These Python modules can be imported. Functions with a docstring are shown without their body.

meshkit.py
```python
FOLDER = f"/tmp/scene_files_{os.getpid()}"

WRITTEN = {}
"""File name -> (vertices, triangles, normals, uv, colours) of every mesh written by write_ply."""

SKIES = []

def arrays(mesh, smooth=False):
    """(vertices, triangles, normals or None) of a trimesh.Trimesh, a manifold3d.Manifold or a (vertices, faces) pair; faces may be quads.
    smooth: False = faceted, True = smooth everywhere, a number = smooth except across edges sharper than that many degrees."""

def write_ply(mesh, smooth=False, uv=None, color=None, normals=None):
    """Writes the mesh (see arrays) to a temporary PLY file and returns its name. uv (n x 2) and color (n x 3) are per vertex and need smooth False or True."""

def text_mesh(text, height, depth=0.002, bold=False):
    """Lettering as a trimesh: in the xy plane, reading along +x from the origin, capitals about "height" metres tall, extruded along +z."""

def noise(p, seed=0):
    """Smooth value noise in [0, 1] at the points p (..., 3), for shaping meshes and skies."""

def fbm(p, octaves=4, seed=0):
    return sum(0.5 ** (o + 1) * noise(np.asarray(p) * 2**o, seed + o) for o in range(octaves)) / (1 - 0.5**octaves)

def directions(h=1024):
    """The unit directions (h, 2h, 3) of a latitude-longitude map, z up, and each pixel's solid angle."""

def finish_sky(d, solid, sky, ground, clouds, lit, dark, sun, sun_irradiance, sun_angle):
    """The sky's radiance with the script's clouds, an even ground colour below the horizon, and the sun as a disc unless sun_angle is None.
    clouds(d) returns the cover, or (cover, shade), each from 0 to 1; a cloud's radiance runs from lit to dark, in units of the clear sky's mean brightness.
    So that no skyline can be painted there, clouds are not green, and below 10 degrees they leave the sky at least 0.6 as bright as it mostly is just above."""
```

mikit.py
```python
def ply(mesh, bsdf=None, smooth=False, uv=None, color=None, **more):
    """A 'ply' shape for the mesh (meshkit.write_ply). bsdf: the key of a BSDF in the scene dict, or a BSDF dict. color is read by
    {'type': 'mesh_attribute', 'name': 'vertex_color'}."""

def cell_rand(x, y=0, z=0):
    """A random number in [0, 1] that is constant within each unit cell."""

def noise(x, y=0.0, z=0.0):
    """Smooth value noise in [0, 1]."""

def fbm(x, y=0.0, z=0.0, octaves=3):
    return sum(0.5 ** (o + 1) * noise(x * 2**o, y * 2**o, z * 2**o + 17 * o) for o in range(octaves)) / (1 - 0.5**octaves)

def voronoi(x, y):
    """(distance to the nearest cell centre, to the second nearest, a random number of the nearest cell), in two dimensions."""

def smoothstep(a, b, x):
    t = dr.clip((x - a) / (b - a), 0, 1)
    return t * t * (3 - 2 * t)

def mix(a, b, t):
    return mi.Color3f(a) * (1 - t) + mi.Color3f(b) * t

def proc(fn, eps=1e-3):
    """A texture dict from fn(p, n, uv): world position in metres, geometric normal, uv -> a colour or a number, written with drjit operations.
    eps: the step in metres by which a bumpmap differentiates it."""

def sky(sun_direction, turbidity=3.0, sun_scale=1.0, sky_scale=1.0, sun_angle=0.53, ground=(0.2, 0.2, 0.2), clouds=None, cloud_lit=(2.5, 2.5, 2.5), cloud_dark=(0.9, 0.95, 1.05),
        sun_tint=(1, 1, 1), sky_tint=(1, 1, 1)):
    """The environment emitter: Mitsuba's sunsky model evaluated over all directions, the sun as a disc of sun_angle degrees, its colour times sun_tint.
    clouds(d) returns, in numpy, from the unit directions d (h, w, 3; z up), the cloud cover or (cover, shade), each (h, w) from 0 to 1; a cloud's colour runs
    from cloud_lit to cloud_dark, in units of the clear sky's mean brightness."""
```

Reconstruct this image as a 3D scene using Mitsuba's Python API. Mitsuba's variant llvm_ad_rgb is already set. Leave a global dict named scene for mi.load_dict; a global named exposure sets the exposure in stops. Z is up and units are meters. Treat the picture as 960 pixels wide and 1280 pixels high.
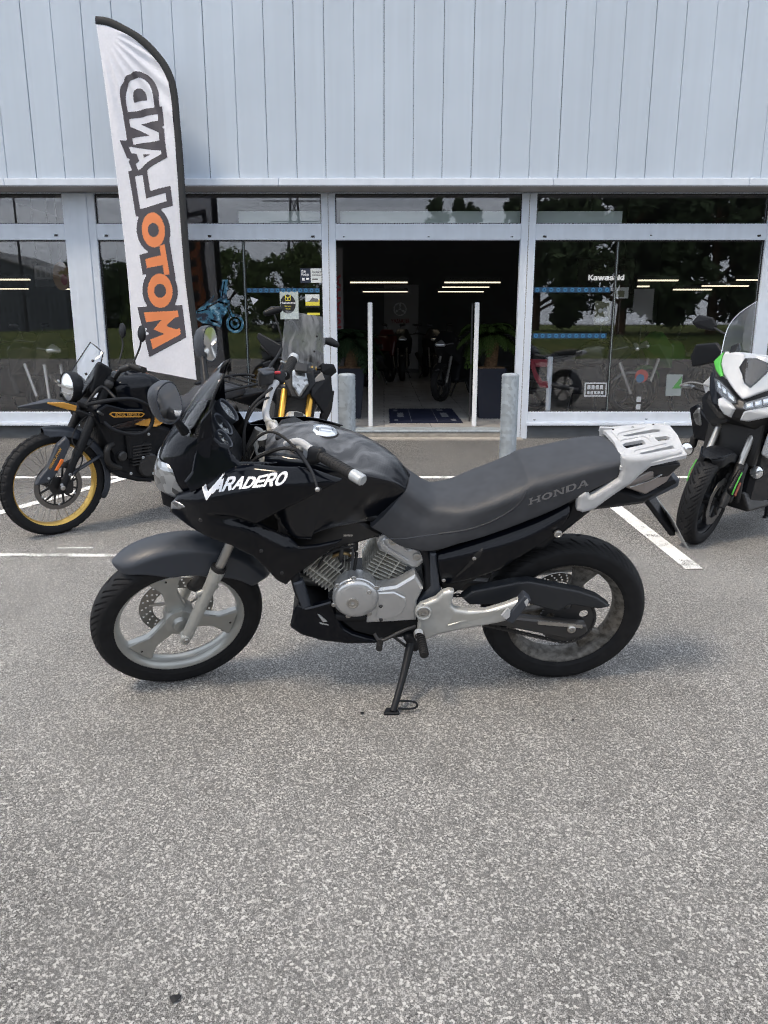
import math, random
import numpy as np, trimesh, drjit as dr, mitsuba as mi, mikit, meshkit
import shapely
from shapely.geometry import Polygon, LineString, Point, box as sbox, MultiPolygon
from shapely import affinity
from shapely.ops import unary_union
from scipy.spatial import Delaunay
from scipy.interpolate import PchipInterpolator, CubicSpline
from mikit import proc, noise, fbm, voronoi, cell_rand, smoothstep, mix
import manifold3d as m3

scene, labels = {}, {}
T = mi.ScalarTransform4f
PITCH = math.radians(13.7); EYE = [0, 0, 1.356]
# ------------------------------------------------------------------ camera, sky, exposure
scene['camera'] = {'type': 'perspective', 'fov': 2*math.degrees(math.atan(480/962.)), 'fov_axis': 'x', 'near_clip': 0.05, 'far_clip': 3000.0,
    'to_world': T().look_at(origin=EYE, target=[0, math.cos(PITCH), EYE[2]-math.sin(PITCH)], up=[0, 0, 1])}
def clouds(d):
    p = d/np.maximum(d[..., 2:3], 0.12)
    n = meshkit.fbm(p*np.array([1.3, 1.3, 0.6])+7, 5, 3)
    m = meshkit.fbm(p*np.array([0.5, 0.5, 0.4])+3, 3, 9)
    shade = np.clip((n*0.6+m*0.55-0.38)*2.0, 0, 1)
    return np.clip(0.97+0*n, 0, 1), shade
scene['sky'] = mikit.sky([-0.36, -0.40, 0.84], turbidity=3, sun_scale=0.30, sun_angle=12, clouds=clouds,
    cloud_lit=(3.0, 3.2, 3.55), cloud_dark=(1.6, 1.78, 2.08), ground=(0.1, 0.1, 0.1))
exposure = 2.5

# ------------------------------------------------------------------ helpers
def num(key):
    if key not in scene and key not in labels: return key
    i = 1
    while '%s_%03d' % (key, i) in scene or '%s_%03d' % (key, i) in labels: i += 1
    return '%s_%03d' % (key, i)
def norm(m):
    if hasattr(m, 'to_mesh'):
        q = m.to_mesh(); return np.array(q.vert_properties[:, :3], float), np.array(q.tri_verts, int)
    if isinstance(m, trimesh.Trimesh): return np.array(m.vertices, float), np.array(m.faces, int)
    v, f = np.asarray(m[0], float), np.asarray(m[1], int)
    if f.shape[1] == 4: f = np.vstack([f[:, [0, 1, 2]], f[:, [0, 2, 3]]])
    return v, f
def cat(*ms):
    V, Fc, n = [], [], 0
    for m in ms:
        if isinstance(m, list): m = cat(*m)
        v, f = norm(m); V.append(v); Fc.append(f+n); n += len(v)
    return np.vstack(V), np.vstack(Fc)
def xf(m, M):
    v, f = norm(m); v = v@M[:3, :3].T+M[:3, 3]
    if np.linalg.det(M[:3, :3]) < 0: f = f[:, ::-1]
    return v, f
def Tr(x, y, z): m = np.eye(4); m[:3, 3] = x, y, z; return m
def Sc(x, y, z): return np.diag([x, y, z, 1.0])
def Rot(ax, deg):
    a = np.asarray(ax, float); a = a/np.linalg.norm(a); t = math.radians(deg)
    K = np.array([[0, -a[2], a[1]], [a[2], 0, -a[0]], [-a[1], a[0], 0]])
    m = np.eye(4); m[:3, :3] = np.eye(3)+math.sin(t)*K+(1-math.cos(t))*K@K; return m
def add(key, mesh, bsdf, M=None, smooth=30, uv=None, **more):
    key = num(key)
    if M is not None: mesh = xf(mesh, M)
    scene[key] = mikit.ply(norm(mesh), bsdf, smooth=smooth, uv=uv, **more)
    return key
def tag(key, label=None, cat=None, group=None, kind=None):
    d = labels.setdefault(key, {})
    for k, v in (('label', label), ('category', cat), ('group', group), ('kind', kind)):
        if v: d[k] = v
    return key
def thing(name, label, cat, group=None): return tag(num(name), label, cat, group)
def bx(x0, x1, y0, y1, z0, z1, c=0.0):
    """box, chamfered by c"""
    if c <= 0:
        m = trimesh.creation.box((x1-x0, y1-y0, z1-z0)); return xf(m, Tr((x0+x1)/2, (y0+y1)/2, (z0+z1)/2))
    p = []
    for sx in (0, 1):
        for sy in (0, 1):
            for sz in (0, 1):
                P = [(x0, x1)[sx], (y0, y1)[sy], (z0, z1)[sz]]; s = [1-2*sx, 1-2*sy, 1-2*sz]
                for k in range(3):
                    q = [P[i]+s[i]*c for i in range(3)]; q[k] = P[k]; p.append(q)
    return norm(m3.Manifold.hull_points(np.array(p)))
def hull(*pr):
    """hull of spheres ((x,y,z), r)"""
    ms = [m3.Manifold.sphere(r, 16).translate(tuple(float(t) for t in p)) for p, r in pr]
    return norm(m3.Manifold.batch_hull(ms))
def hullpts(p): return norm(m3.Manifold.hull_points(np.asarray(p, float)))
def spline(pts, n=None, closed=False, step=0.012):
    p = np.asarray(pts, float)
    if closed: p = np.vstack([p, p[:1]])
    t = np.concatenate([[0], np.cumsum(np.sqrt(np.linalg.norm(np.diff(p, axis=0), axis=1))+1e-9)])
    L = np.linalg.norm(np.diff(p, axis=0), axis=1).sum()
    n = n or max(8, int(L/step))
    c = CubicSpline(t, p, bc_type='periodic' if closed else 'natural')
    return c(np.linspace(0, t[-1], n+1))[:(-1 if closed else None)]
def tube(pts, r, n=10, smooth=True, step=0.012, cap=True):
    p = spline(pts, step=step) if smooth and len(pts) > 2 else np.asarray(pts, float)
    r = np.interp(np.linspace(0, 1, len(p)), np.linspace(0, 1, len(r)), r) if np.ndim(r) else np.full(len(p), r)
    t = np.gradient(p, axis=0); t /= np.linalg.norm(t, axis=1, keepdims=True)+1e-12
    a = np.cross(t[0], [0, 0, 1.0] if abs(t[0][2]) < .9 else [1.0, 0, 0]); a /= np.linalg.norm(a)
    A = []
    for k in range(len(p)):
        a = a-t[k]*(a@t[k]); a /= np.linalg.norm(a); A.append(a)
    A = np.array(A); B = np.cross(t, A); g = np.arange(n)*2*np.pi/n
    v = (p[:, None]+r[:, None, None]*(np.cos(g)[None, :, None]*A[:, None]+np.sin(g)[None, :, None]*B[:, None])).reshape(-1, 3)
    i, j = np.meshgrid(np.arange(len(p)-1), np.arange(n), indexing='ij'); j2 = (j+1) % n
    q = np.stack([i*n+j, i*n+j2, (i+1)*n+j2, (i+1)*n+j], -1).reshape(-1, 4)
    f = np.vstack([q[:, [0, 1, 2]], q[:, [0, 2, 3]]])
    if cap:
        b = len(v); v = np.vstack([v, p[:1], p[-1:]]); k = np.arange(n); e = (len(p)-1)*n
        f = np.vstack([f, np.stack([k*0+b, (k+1) % n, k], 1), np.stack([k*0+b+1, e+k, e+(k+1) % n], 1)])
    return v, f
def rod(a, b, r, n=12, r2=None): return tube([a, b], [r, r if r2 is None else r2], n, smooth=False)
def grid(P, closed_u=False, closed_v=False):
    """P (a,b,3) -> mesh"""
    a, b = P.shape[:2]; i, j = np.meshgrid(np.arange(a if closed_u else a-1), np.arange(b if closed_v else b-1), indexing='ij')
    i2, j2 = (i+1) % a, (j+1) % b
    q = np.stack([i*b+j, i*b+j2, i2*b+j2, i2*b+j], -1).reshape(-1, 4)
    return P.reshape(-1, 3), np.vstack([q[:, [0, 1, 2]], q[:, [0, 2, 3]]])
def loft(secs, caps=True):
    """closed loops (k,n,3)"""
    P = np.asarray(secs, float); v, f = grid(P, closed_v=True)
    if caps:
        k, n = P.shape[:2]; b = len(v); j = np.arange(n)
        v = np.vstack([v, P[0].mean(0)[None], P[-1].mean(0)[None]])
        f = np.vstack([f, np.stack([j*0+b, (j+1) % n, j], 1), np.stack([j*0+b+1, (k-1)*n+j, (k-1)*n+(j+1) % n], 1)])
    return v, f
def lathe(prof, n=96, axis='v'):
    """prof [(lateral v, radius)] round the v axis, centred at origin of (u,w)"""
    p = np.asarray(prof, float); g = np.arange(n)*2*np.pi/n
    P = np.stack([p[:, None, 1]*np.cos(g), np.repeat(p[:, :1], n, 1), p[:, None, 1]*np.sin(g)], -1)
    return grid(P, closed_v=True)
def polys(g):
    if g.is_empty: return []
    return [x for x in (g.geoms if hasattr(g, 'geoms') else [g]) if isinstance(x, Polygon) and x.area > 1e-9]
def prism(poly, v0, v1, bev=0.0):
    """polygon in (u,w) extruded along v from v0 to v1 (v0 < v1), both faces bevelled"""
    if not hasattr(poly, 'area'): poly = Polygon(poly).buffer(0)
    out = []
    for g in polys(poly):
        lay = [(v0, g)]
        if bev > 0:
            s = polys(g.buffer(-bev, join_style=2))
            if len(s) == 1 and len(s[0].interiors) == len(g.interiors):
                a = trimesh.creation.extrude_polygon(g, v1-v0-2*bev, engine='earcut')
                M = np.array([[1, 0, 0, 0], [0, 0, -1, v1-bev], [0, 1, 0, 0], [0, 0, 0, 1.0]])
                out.append(xf(a, M))
                for vv, sg in ((v0+bev, -1), (v1-bev, 1)):
                    out.append(bevcap(g, s[0], vv, vv+sg*bev))
                continue
        a = trimesh.creation.extrude_polygon(g, v1-v0, engine='earcut')
        out.append(xf(a, np.array([[1, 0, 0, 0], [0, 0, -1, v1], [0, 1, 0, 0], [0, 0, 0, 1.0]])))
    return cat(*out)
def bevcap(g, s, va, vb):
    """roof from outline g at va to the shrunk outline s at vb"""
    ring = g.difference(s); tv, tf = trimesh.creation.triangulate_polygon(ring, engine='earcut') if isinstance(ring, Polygon) else (np.zeros((0, 2)), np.zeros((0, 3), int))
    sv, sf = trimesh.creation.triangulate_polygon(s, engine='earcut')
    inner = s.buffer(1e-7)
    y = np.array([vb if inner.contains(Point(p)) else va for p in tv]) if len(tv) else np.zeros(0)
    A = np.stack([tv[:, 0], y, tv[:, 1]], 1) if len(tv) else np.zeros((0, 3)); B = np.stack([sv[:, 0], np.full(len(sv), vb), sv[:, 1]], 1)
    return cat((A, tf), (B, sf)) if len(tv) else (B, sf)
def fill2d(poly, res, rings=()):
    """points and triangles filling a polygon (with dense interior points)"""
    P = []
    for off in (0,)+tuple(rings):
        for g in polys(poly if off == 0 else poly.buffer(-off)):
            for r in [g.exterior]+list(g.interiors):
                n = max(6, int(r.length/(res*.8)))
                P += [r.interpolate(k/n, normalized=True).coords[0] for k in range(n)]
                if off == 0: P += list(r.coords)[:-1]
    nb = len(P)
    x0, y0, x1, y1 = poly.bounds
    gx, gy = np.meshgrid(np.arange(x0, x1, res), np.arange(y0, y1, res*.87)); gx[1::2] += res/2
    G = np.stack([gx.ravel(), gy.ravel()], 1)
    ins = shapely.contains_xy(poly.buffer(-max([0]+list(rings))-res*.45), G[:, 0], G[:, 1])
    P = np.unique(np.round(np.vstack([np.array(P), G[ins]]), 6), axis=0)
    t = Delaunay(P).simplices; c = P[t].mean(1)
    t = t[shapely.contains_xy(poly, c[:, 0], c[:, 1])]
    a = P[t]; ar = np.cross(a[:, 1]-a[:, 0], a[:, 2]-a[:, 0])
    t = np.where(ar[:, None] < 0, t[:, ::-1], t); return P, t[np.abs(ar) > 1e-10]
def panel(poly, vf, thick=.006, r=.012, res=.012):
    """a moulded side panel on the near side (v < 0 outwards): outline (u,w), outer surface v = vf(u,w), edges rounded over r, inner face thick behind"""
    if not hasattr(poly, 'area'): poly = Polygon(poly).buffer(0)
    P, t = fill2d(poly, res, (r*.12, r*.35, r*.7, r))
    d = shapely.distance(poly.boundary, shapely.points(P)); q = np.clip(1-d/r, 0, 1)
    v = vf(P[:, 0], P[:, 1])+P[:, 0]*0; out = v+r*(1-np.sqrt(np.maximum(0, 1-q*q))); inn = v+r+thick
    A = np.stack([P[:, 0], out, P[:, 1]], 1); B = np.stack([P[:, 0], inn, P[:, 1]], 1); n = len(P)
    e = np.sort(np.vstack([t[:, [0, 1]], t[:, [1, 2]], t[:, [2, 0]]]), axis=1); E0 = np.vstack([t[:, [0, 1]], t[:, [1, 2]], t[:, [2, 0]]])
    u, i, c = np.unique(e, axis=0, return_index=True, return_counts=True); b = E0[i[c == 1]]
    side = np.vstack([np.stack([b[:, 1], b[:, 0], b[:, 0]+n], 1), np.stack([b[:, 1], b[:, 0]+n, b[:, 1]+n], 1)])
    return np.vstack([A, B]), np.vstack([t, t[:, ::-1]+n, side])
def decal(poly, fn, res=.01, off=.0012):
    """flat print laid on a surface: fn(P) -> (points, outward normals)"""
    out = []
    for g in polys(poly):
        P, t = fill2d(g, res); q, n = fn(P); out.append((q+n*off, t))
    return cat(*out)
def mirror(m): return xf(m, Sc(1, -1, 1))
def pch(xs, ys): return PchipInterpolator(xs, ys, extrapolate=True)
def sm(x, a, b):
    t = np.clip((np.asarray(x)-a)/(b-a), 0, 1); return t*t*(3-2*t)
def letters(text, h, bold=True):
    """text as shapely polygons, capitals about h tall, from meshkit.text_mesh's outline"""
    m = meshkit.text_mesh(text, h, depth=.01, bold=bold)
    top = m.faces[m.face_normals[:, 2] > .9]
    return unary_union([Polygon(m.vertices[f][:, :2]).buffer(h*.002) for f in top]).simplify(h*.004)
def flat(poly, M, depth=.002):
    """polygon(s) in (x,y) extruded by depth along z, placed by M"""
    return xf(cat(*[trimesh.creation.extrude_polygon(g, depth, engine='earcut') for g in polys(poly)]), M)
# wall-facing frame: x right, y up in the picture plane, z towards the viewer (-Y world)
def wallM(x, y, z, s=1): return Tr(x, y, z)@np.array([[s, 0, 0, 0], [0, 0, -s, 0], [0, s, 0, 0], [0, 0, 0, 1.0]])

# ------------------------------------------------------------------ materials
def rgb(c): return c if isinstance(c, dict) else {'type': 'rgb', 'value': [float(x) for x in (c if np.ndim(c) else (c, c, c))]}
def mat(name, base, rough=.5, metal=0.0, coat=0.0, spec=.5, bump=None, bscale=1.0, sheen=0.0, cg=.97):
    d = {'type': 'principled', 'base_color': rgb(base), 'roughness': rough if not isinstance(rough, dict) else rough, 'metallic': metal, 'specular': spec}
    if coat: d['clearcoat'] = coat; d['clearcoat_gloss'] = cg
    if bump is not None: d = {'type': 'bumpmap', 'arbitrary': bump, 'scale': bscale, 'bsdf': d}
    scene[name] = {'type': 'twosided', 'bsdf': d}
    return name
def asphalt_col(p):
    d1, d2, r = voronoi(p.x*225, p.y*225)
    e1, e2, q = voronoi(p.x*150+31, p.y*150)
    big = fbm(p.x*.9, p.y*.9, 0, 4); mid = fbm(p.x*6, p.y*6, 3, 3)
    stone = mix((.14, .138, .136), (.46, .452, .44), r*dr.sqrt(r))
    stone = stone*(.30+.70*smoothstep(.02, .26, d2-d1))
    light = smoothstep(.86, .93, q)*smoothstep(.05, .16, e2-e1)
    stone = mix(stone, mi.Color3f(.58, .572, .555), light*.8)
    wall_shade = smoothstep(3.8, 8.2, p.y+1.6*(fbm(p.x*.7, p.y*.7, 4, 3)-.5))  # less sky light towards the shop front, put into the asphalt colour
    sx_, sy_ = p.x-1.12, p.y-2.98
    shadow_patch = smoothstep(1.0, .45, dr.sqrt(dr.square(sx_/.30)+dr.square(sy_/.16))+.9*(fbm(p.x*9, p.y*9, 2, 3)-.5))  # soft shadow right of the rear wheel, painted into the asphalt colour
    return stone*(.72+.38*big)*(.84+.24*mid)*(1-.46*wall_shade)*(1-.14*shadow_patch)*mi.Color3f(1.01, 1.0, .985)
def asphalt(p, n, uv): return asphalt_col(p)
def asphalt_b(p, n, uv):
    d1, d2, r = voronoi(p.x*225, p.y*225)
    return smoothstep(0, .3, d2-d1)*(.5+.5*r)
def worn_paint(p, n, uv):
    d1, d2, r = voronoi(p.x*225, p.y*225)
    w = fbm(p.x*9, p.y*9, 1, 4)+.35*(r-.5)
    t = smoothstep(.16, .32, w)
    return mix(asphalt_col(p), mi.Color3f(.70, .70, .68)*(.8+.3*fbm(p.x*40, p.y*40)), t)
def very_worn_paint(p, n, uv):
    d1, d2, r = voronoi(p.x*225, p.y*225)
    w = fbm(p.x*14, p.y*14, 1, 4)+.5*(r-.5)
    return mix(asphalt_col(p), mi.Color3f(.66, .66, .64), smoothstep(.36, .52, w)*.95)
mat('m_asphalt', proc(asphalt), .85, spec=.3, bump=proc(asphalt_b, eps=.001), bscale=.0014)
mat('m_line', proc(worn_paint), .7, spec=.3)
mat('m_line_worn', proc(very_worn_paint), .7, spec=.3)
def clad(p, n, uv):
    k = cell_rand(dr.floor(p.x*2.94), 3)
    st = fbm(p.x*16, p.z*.7, 0, 3)*.07+fbm(p.x*1.1, p.z*1.3, 0, 3)*.10
    return mi.Color3f(.445, .512, .595)*(.90+.03*k+st)
mat('m_cladding', proc(clad), .38, spec=.45)
def alu(p, n, uv):
    d = fbm(p.x*7, p.z*7, p.y*7, 4)
    st = fbm(p.x*22, p.z*1.3, 5, 3)
    return mi.Color3f(.59, .645, .725)*(.86+.14*d+.10*st)
mat('m_frame', proc(alu), .35, spec=.5)
mat('m_gasket', (.015, .016, .018), .6)
mat('m_seam', (.10, .115, .14), .6)
mat('m_soffit', (.27, .26, .255), .55)
def plinth(p, n, uv): return mi.Color3f(.085, .092, .10)*(.7+.6*fbm(p.x*5, p.z*9, 0, 4))
mat('m_plinth', proc(plinth), .7)
def concrete(p, n, uv): return mi.Color3f(.30, .28, .25)*(.6+.8*fbm(p.x*22, p.y*22, p.z*22, 4))
mat('m_concrete', proc(concrete), .85, spec=.2)
scene['m_glass'] = {'type': 'thindielectric', 'int_ior': 1.52}
mat('m_wall_in', (.15, .155, .16), .8)
mat('m_wall_pale', (.30, .30, .31), .7)
mat('m_ceiling', (.10, .105, .115), .8)
def tiles(p, n, uv):
    jx, jy = dr.abs(p.x/.6-dr.floor(p.x/.6+.5))*.6, dr.abs(p.y/.6-dr.floor(p.y/.6+.5))*.6
    j = smoothstep(.002, .005, dr.minimum(jx, jy))
    k = cell_rand(dr.floor(p.x/.6+.5), dr.floor(p.y/.6+.5))
    return mix((.10, .10, .10), mi.Color3f(.40, .395, .385)*(.9+.15*k)*(.85+.3*fbm(p.x*8, p.y*8)), j)
mat('m_tiles', proc(tiles), .22, spec=.5)
def galv(p, n, uv):
    d1, d2, r = voronoi((p.x+p.y)*38, p.z*30)
    return mi.Color3f(.40, .45, .49)*(.62+.30*r+.30*fbm(p.x*14, p.y*14, p.z*5, 4))
mat('m_galv', proc(galv), .5, metal=.35, spec=.5)
mat('m_black', (.012, .012, .013), .45)
mat('m_white', (.75, .77, .80), .45)
mat('m_board', (.42, .50, .50), .5)

# ------------------------------------------------------------------ ground
def sheet(x0, x1, y0, y1, z, nx=1, ny=1):
    X, Y = np.meshgrid(np.linspace(x0, x1, nx+1), np.linspace(y0, y1, ny+1), indexing='ij')
    return grid(np.stack([X, Y, X*0+z], -1))
def grass(p, n, uv):
    return mix((.035, .06, .018), (.10, .11, .035), fbm(p.x*.8, p.y*.8, 0, 4))*(.6+.8*noise(p.x*30, p.y*30))
mat('m_grass', proc(grass), .9, spec=.1)
tag(add('ground', sheet(-900, 900, -900, 900, -.012), 'm_grass', smooth=False), 'grass land all round the car park', None, None, 'structure')

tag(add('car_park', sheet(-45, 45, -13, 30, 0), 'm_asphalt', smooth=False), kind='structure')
# painted bay lines
def stripe(a, b, w, z=.004):
    a, b = np.array(a), np.array(b); d = (b-a)/np.linalg.norm(b-a); n = np.array([-d[1], d[0]])*w/2
    c = [a-n, b-n, b+n, a+n]; return np.array([[*q, z] for q in c]), np.array([[0, 1, 2], [0, 2, 3]])
def line(a, b, w, m='m_line'): return tag(add('parking_line', stripe(a, b, w), m, smooth=False), kind='structure')

# bay lines: long line in front of the shop, one side line, an old worn line
LA, = [(-1.968,6.886)]
line((-12, LA[1]), (14, LA[1]), .10)
DA = [(1.835,5.665),(1.767,4.179)]
DX = DA[1][0]
line((DX, DA[1][1]), (DX, LA[1]-.053), .105)
LB = [(-2.314,4.443),(-1.591,4.443)]
line((LB[0][0]-1.5, LB[0][1]+.03), (LB[1][0]+.2, LB[1][1]-.0), .060, 'm_line_worn')
line((LB[0][0]+.28, LB[0][1]+.16), (LB[0][0]+.50, LB[0][1]+.165), .03, 'm_line_worn')
HA = [(-2.718,5.276),(-2.708,6.053)]
line((HA[0][0]-.45, HA[0][1]-.62), (HA[1][0]+.35, LA[1]-.053), .10)

# ------------------------------------------------------------------ showroom building
B = thing('showroom_building', 'long low showroom clad in pale blue grey metal panels above a glazed shop front', 'building')
YW = 9.40; YF = YW-.045; YC = 9.05
zt = [z for x, z in [(0.000,2.817),(0.000,2.479),(0.000,2.301),(0.000,0.324),(0.000,0.198),(0.000,-0.028)]]
z_top, z_u0, z_t0, z_g0, z_s0, z_gr = zt
xs = [(-3.672,2.301),(-3.304,2.301),(-0.719,2.301),(-0.558,2.301),(1.576,2.301),(1.746,2.301),(4.400,2.301)]
xa, xb, xc, xd, xe, xf_, xg = [q[0] for q in xs]
FLOOR = .10
# cladding panels, each its own sheet with an open joint
c0, c1 = [(-3.803,4.638),(3.486,4.638)]
PW = (c1[0]-c0[0])/23
zc0 = [(0.000,2.909)][0][1]
zc1 = 6.6
add(B+'__cladding', bx(-11, 12, YC+.03, YC+.22, zc0+.002, zc1-.02), 'm_seam', smooth=False)
rng = random.Random(4)
for k in range(-13, 38):
    x0 = c0[0]+k*PW; g = .0015 if k % 3 else .0035
    if k % 2 == 0: g += .0010
    t = rng.uniform(-.0015, .0015)
    add(B+'__cladding__panel', bx(x0+g, x0+PW-.0025, YC+t, YC+.028, zc0, zc1, .004), 'm_cladding', smooth=False)
xl, xr = c0[0]-13*PW, c0[0]+38*PW
add(B+'__parapet_cap', bx(xl-.05, xr+.05, YC-.05, YC+.35, zc1+.002, zc1+.06, .006), 'm_frame', smooth=False)
# drip flashing under the cladding, in lengths
zf0 = [(0.000,2.830)][0][1]
xcut = [xl, -7.2, -4.15, -1.15, 1.85, [(3.994,2.863)][0][0], 7.8, xr]
for a, b in zip(xcut[:-1], xcut[1:]):
    add(B+'__flashing', bx(a+.002, b-.002, YC-.035, YC+.20, zf0, zc0-.002, .004), 'm_frame', smooth=False)
add(B+'__soffit', bx(xl, xr, YC-.02, YW+.06, zf0-.012, zf0-.003), 'm_soffit', smooth=False)
# frame: head, transom, sill, posts
def fr(name, x0, x1, z0, z1, y0=YF, y1=YW+.05, c=.004, m='m_frame'): return add(B+'__'+name, bx(x0, x1, y0, y1, z0, z1, c), m, smooth=False)
zh = zf0-.016
fr('head_rail', xl, xr, z_top-.012, zh, YF+.006)
segs = [(xl, -6.9), (-6.75, xa), (xb, xc), (xd, xe), (xf_, xg), (xg+.16, 7.6), (7.72, xr)]
for i, (a, b) in enumerate(segs):
    fr('transom', a+.001, b-.001, z_t0, z_u0, YF+.003)
    if i != 3:
        fr('bottom_rail', a+.001, b-.001, z_s0, z_g0, YF+.003)
        fr('sill', a-.01, b+.01, z_s0-.035, z_s0-.002, YF-.05)
        add(B+'__plinth', bx(a, b, YF+.02, YW+.15, -.05, z_s0-.036), 'm_plinth', smooth=False)
xi = [w for w in [(-3.582,2.327),(-3.389,2.327)]]
for nm, a, b in (('post', xa, xb), ('post', xc, xd), ('post', xe, xf_), ('post', xg, xg+.16), ('post', -6.9, -6.75), ('post', 7.6, 7.72)):
    fr(nm, a, b, -.02, z_top-.013, YF)
add(B+'__post__cover_strip', bx(xi[0][0], xi[1][0], YF-.012, YF-.001, -.01, z_top-.014, .003), 'm_frame', smooth=False)
for a in ((xc+xd)/2, (xe+xf_)/2): add(B+'__post__joint', bx(a-.004, a+.004, YF-.0025, YF+.01, .0, z_top-.014), 'm_soffit', smooth=False)
# panes with black gaskets
def pane(x0, x1, z0, z1, y=YW, nm='window'):
    k = add(B+'__'+nm, cat(bx(x0, x1, y-.012, y+.022, z1-.012, z1), bx(x0, x1, y-.012, y+.012, z0, z0+.010), bx(x0, x0+.010, y-.012, y+.012, z0+.010, z1-.012), bx(x1-.010, x1, y-.012, y+.012, z0+.010, z1-.012)), 'm_gasket', smooth=False)
    v = np.array([[x0+.005, y, z0+.005], [x1-.005, y, z0+.005], [x1-.005, y, z1-.006], [x0+.005, y, z1-.006]])
    add(k+'__pane', (np.vstack([v, v+[0, .016, 0]]), np.array([[0, 1, 2], [0, 2, 3], [4, 5, 6], [4, 6, 7]])), 'm_glass', smooth=False)   # double glazing
def joint(x, z0, z1): add(B+'__glass_joint', bx(x-.008, x+.008, YW-.006, YW+.006, z0, z1), 'm_board', smooth=False)
j1 = [(-1.632,2.040)][0][0]; j2 = [(2.712,1.407)][0][0]
for i, (a, b) in enumerate(segs):
    cut = {2: j1, 4: j2}.get(i)
    pane(a, b, z_u0, z_top-.012)
    if i == 3: continue
    if cut:
        pane(a, cut-.004, z_g0, z_t0); pane(cut+.004, b, z_g0, z_t0); joint(cut, z_g0+.011, z_t0-.013)
    else: pane(a, b, z_g0, z_t0)
# drain caps on the rails
for X, Z in [(-3.773,2.353),(-3.194,2.349),(-2.007,2.344),(-0.819,2.340),(1.850,2.340),(4.316,2.349)]:
    add(B+'__drain_cap', bx(X-.02, X+.02, YF-.004, YF+.004, Z-.012, Z+.010, .002), 'm_black', smooth=False)
for X, Z in [(-0.460,2.335),(0.516,2.335),(1.473,2.335),(3.074,2.353),(1.828,0.227),(3.189,0.237)]:
    add(B+'__screw', bx(X-.014, X+.014, YF-.001, YF+.004, Z-.005, Z+.005), 'm_gasket', smooth=False)
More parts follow.
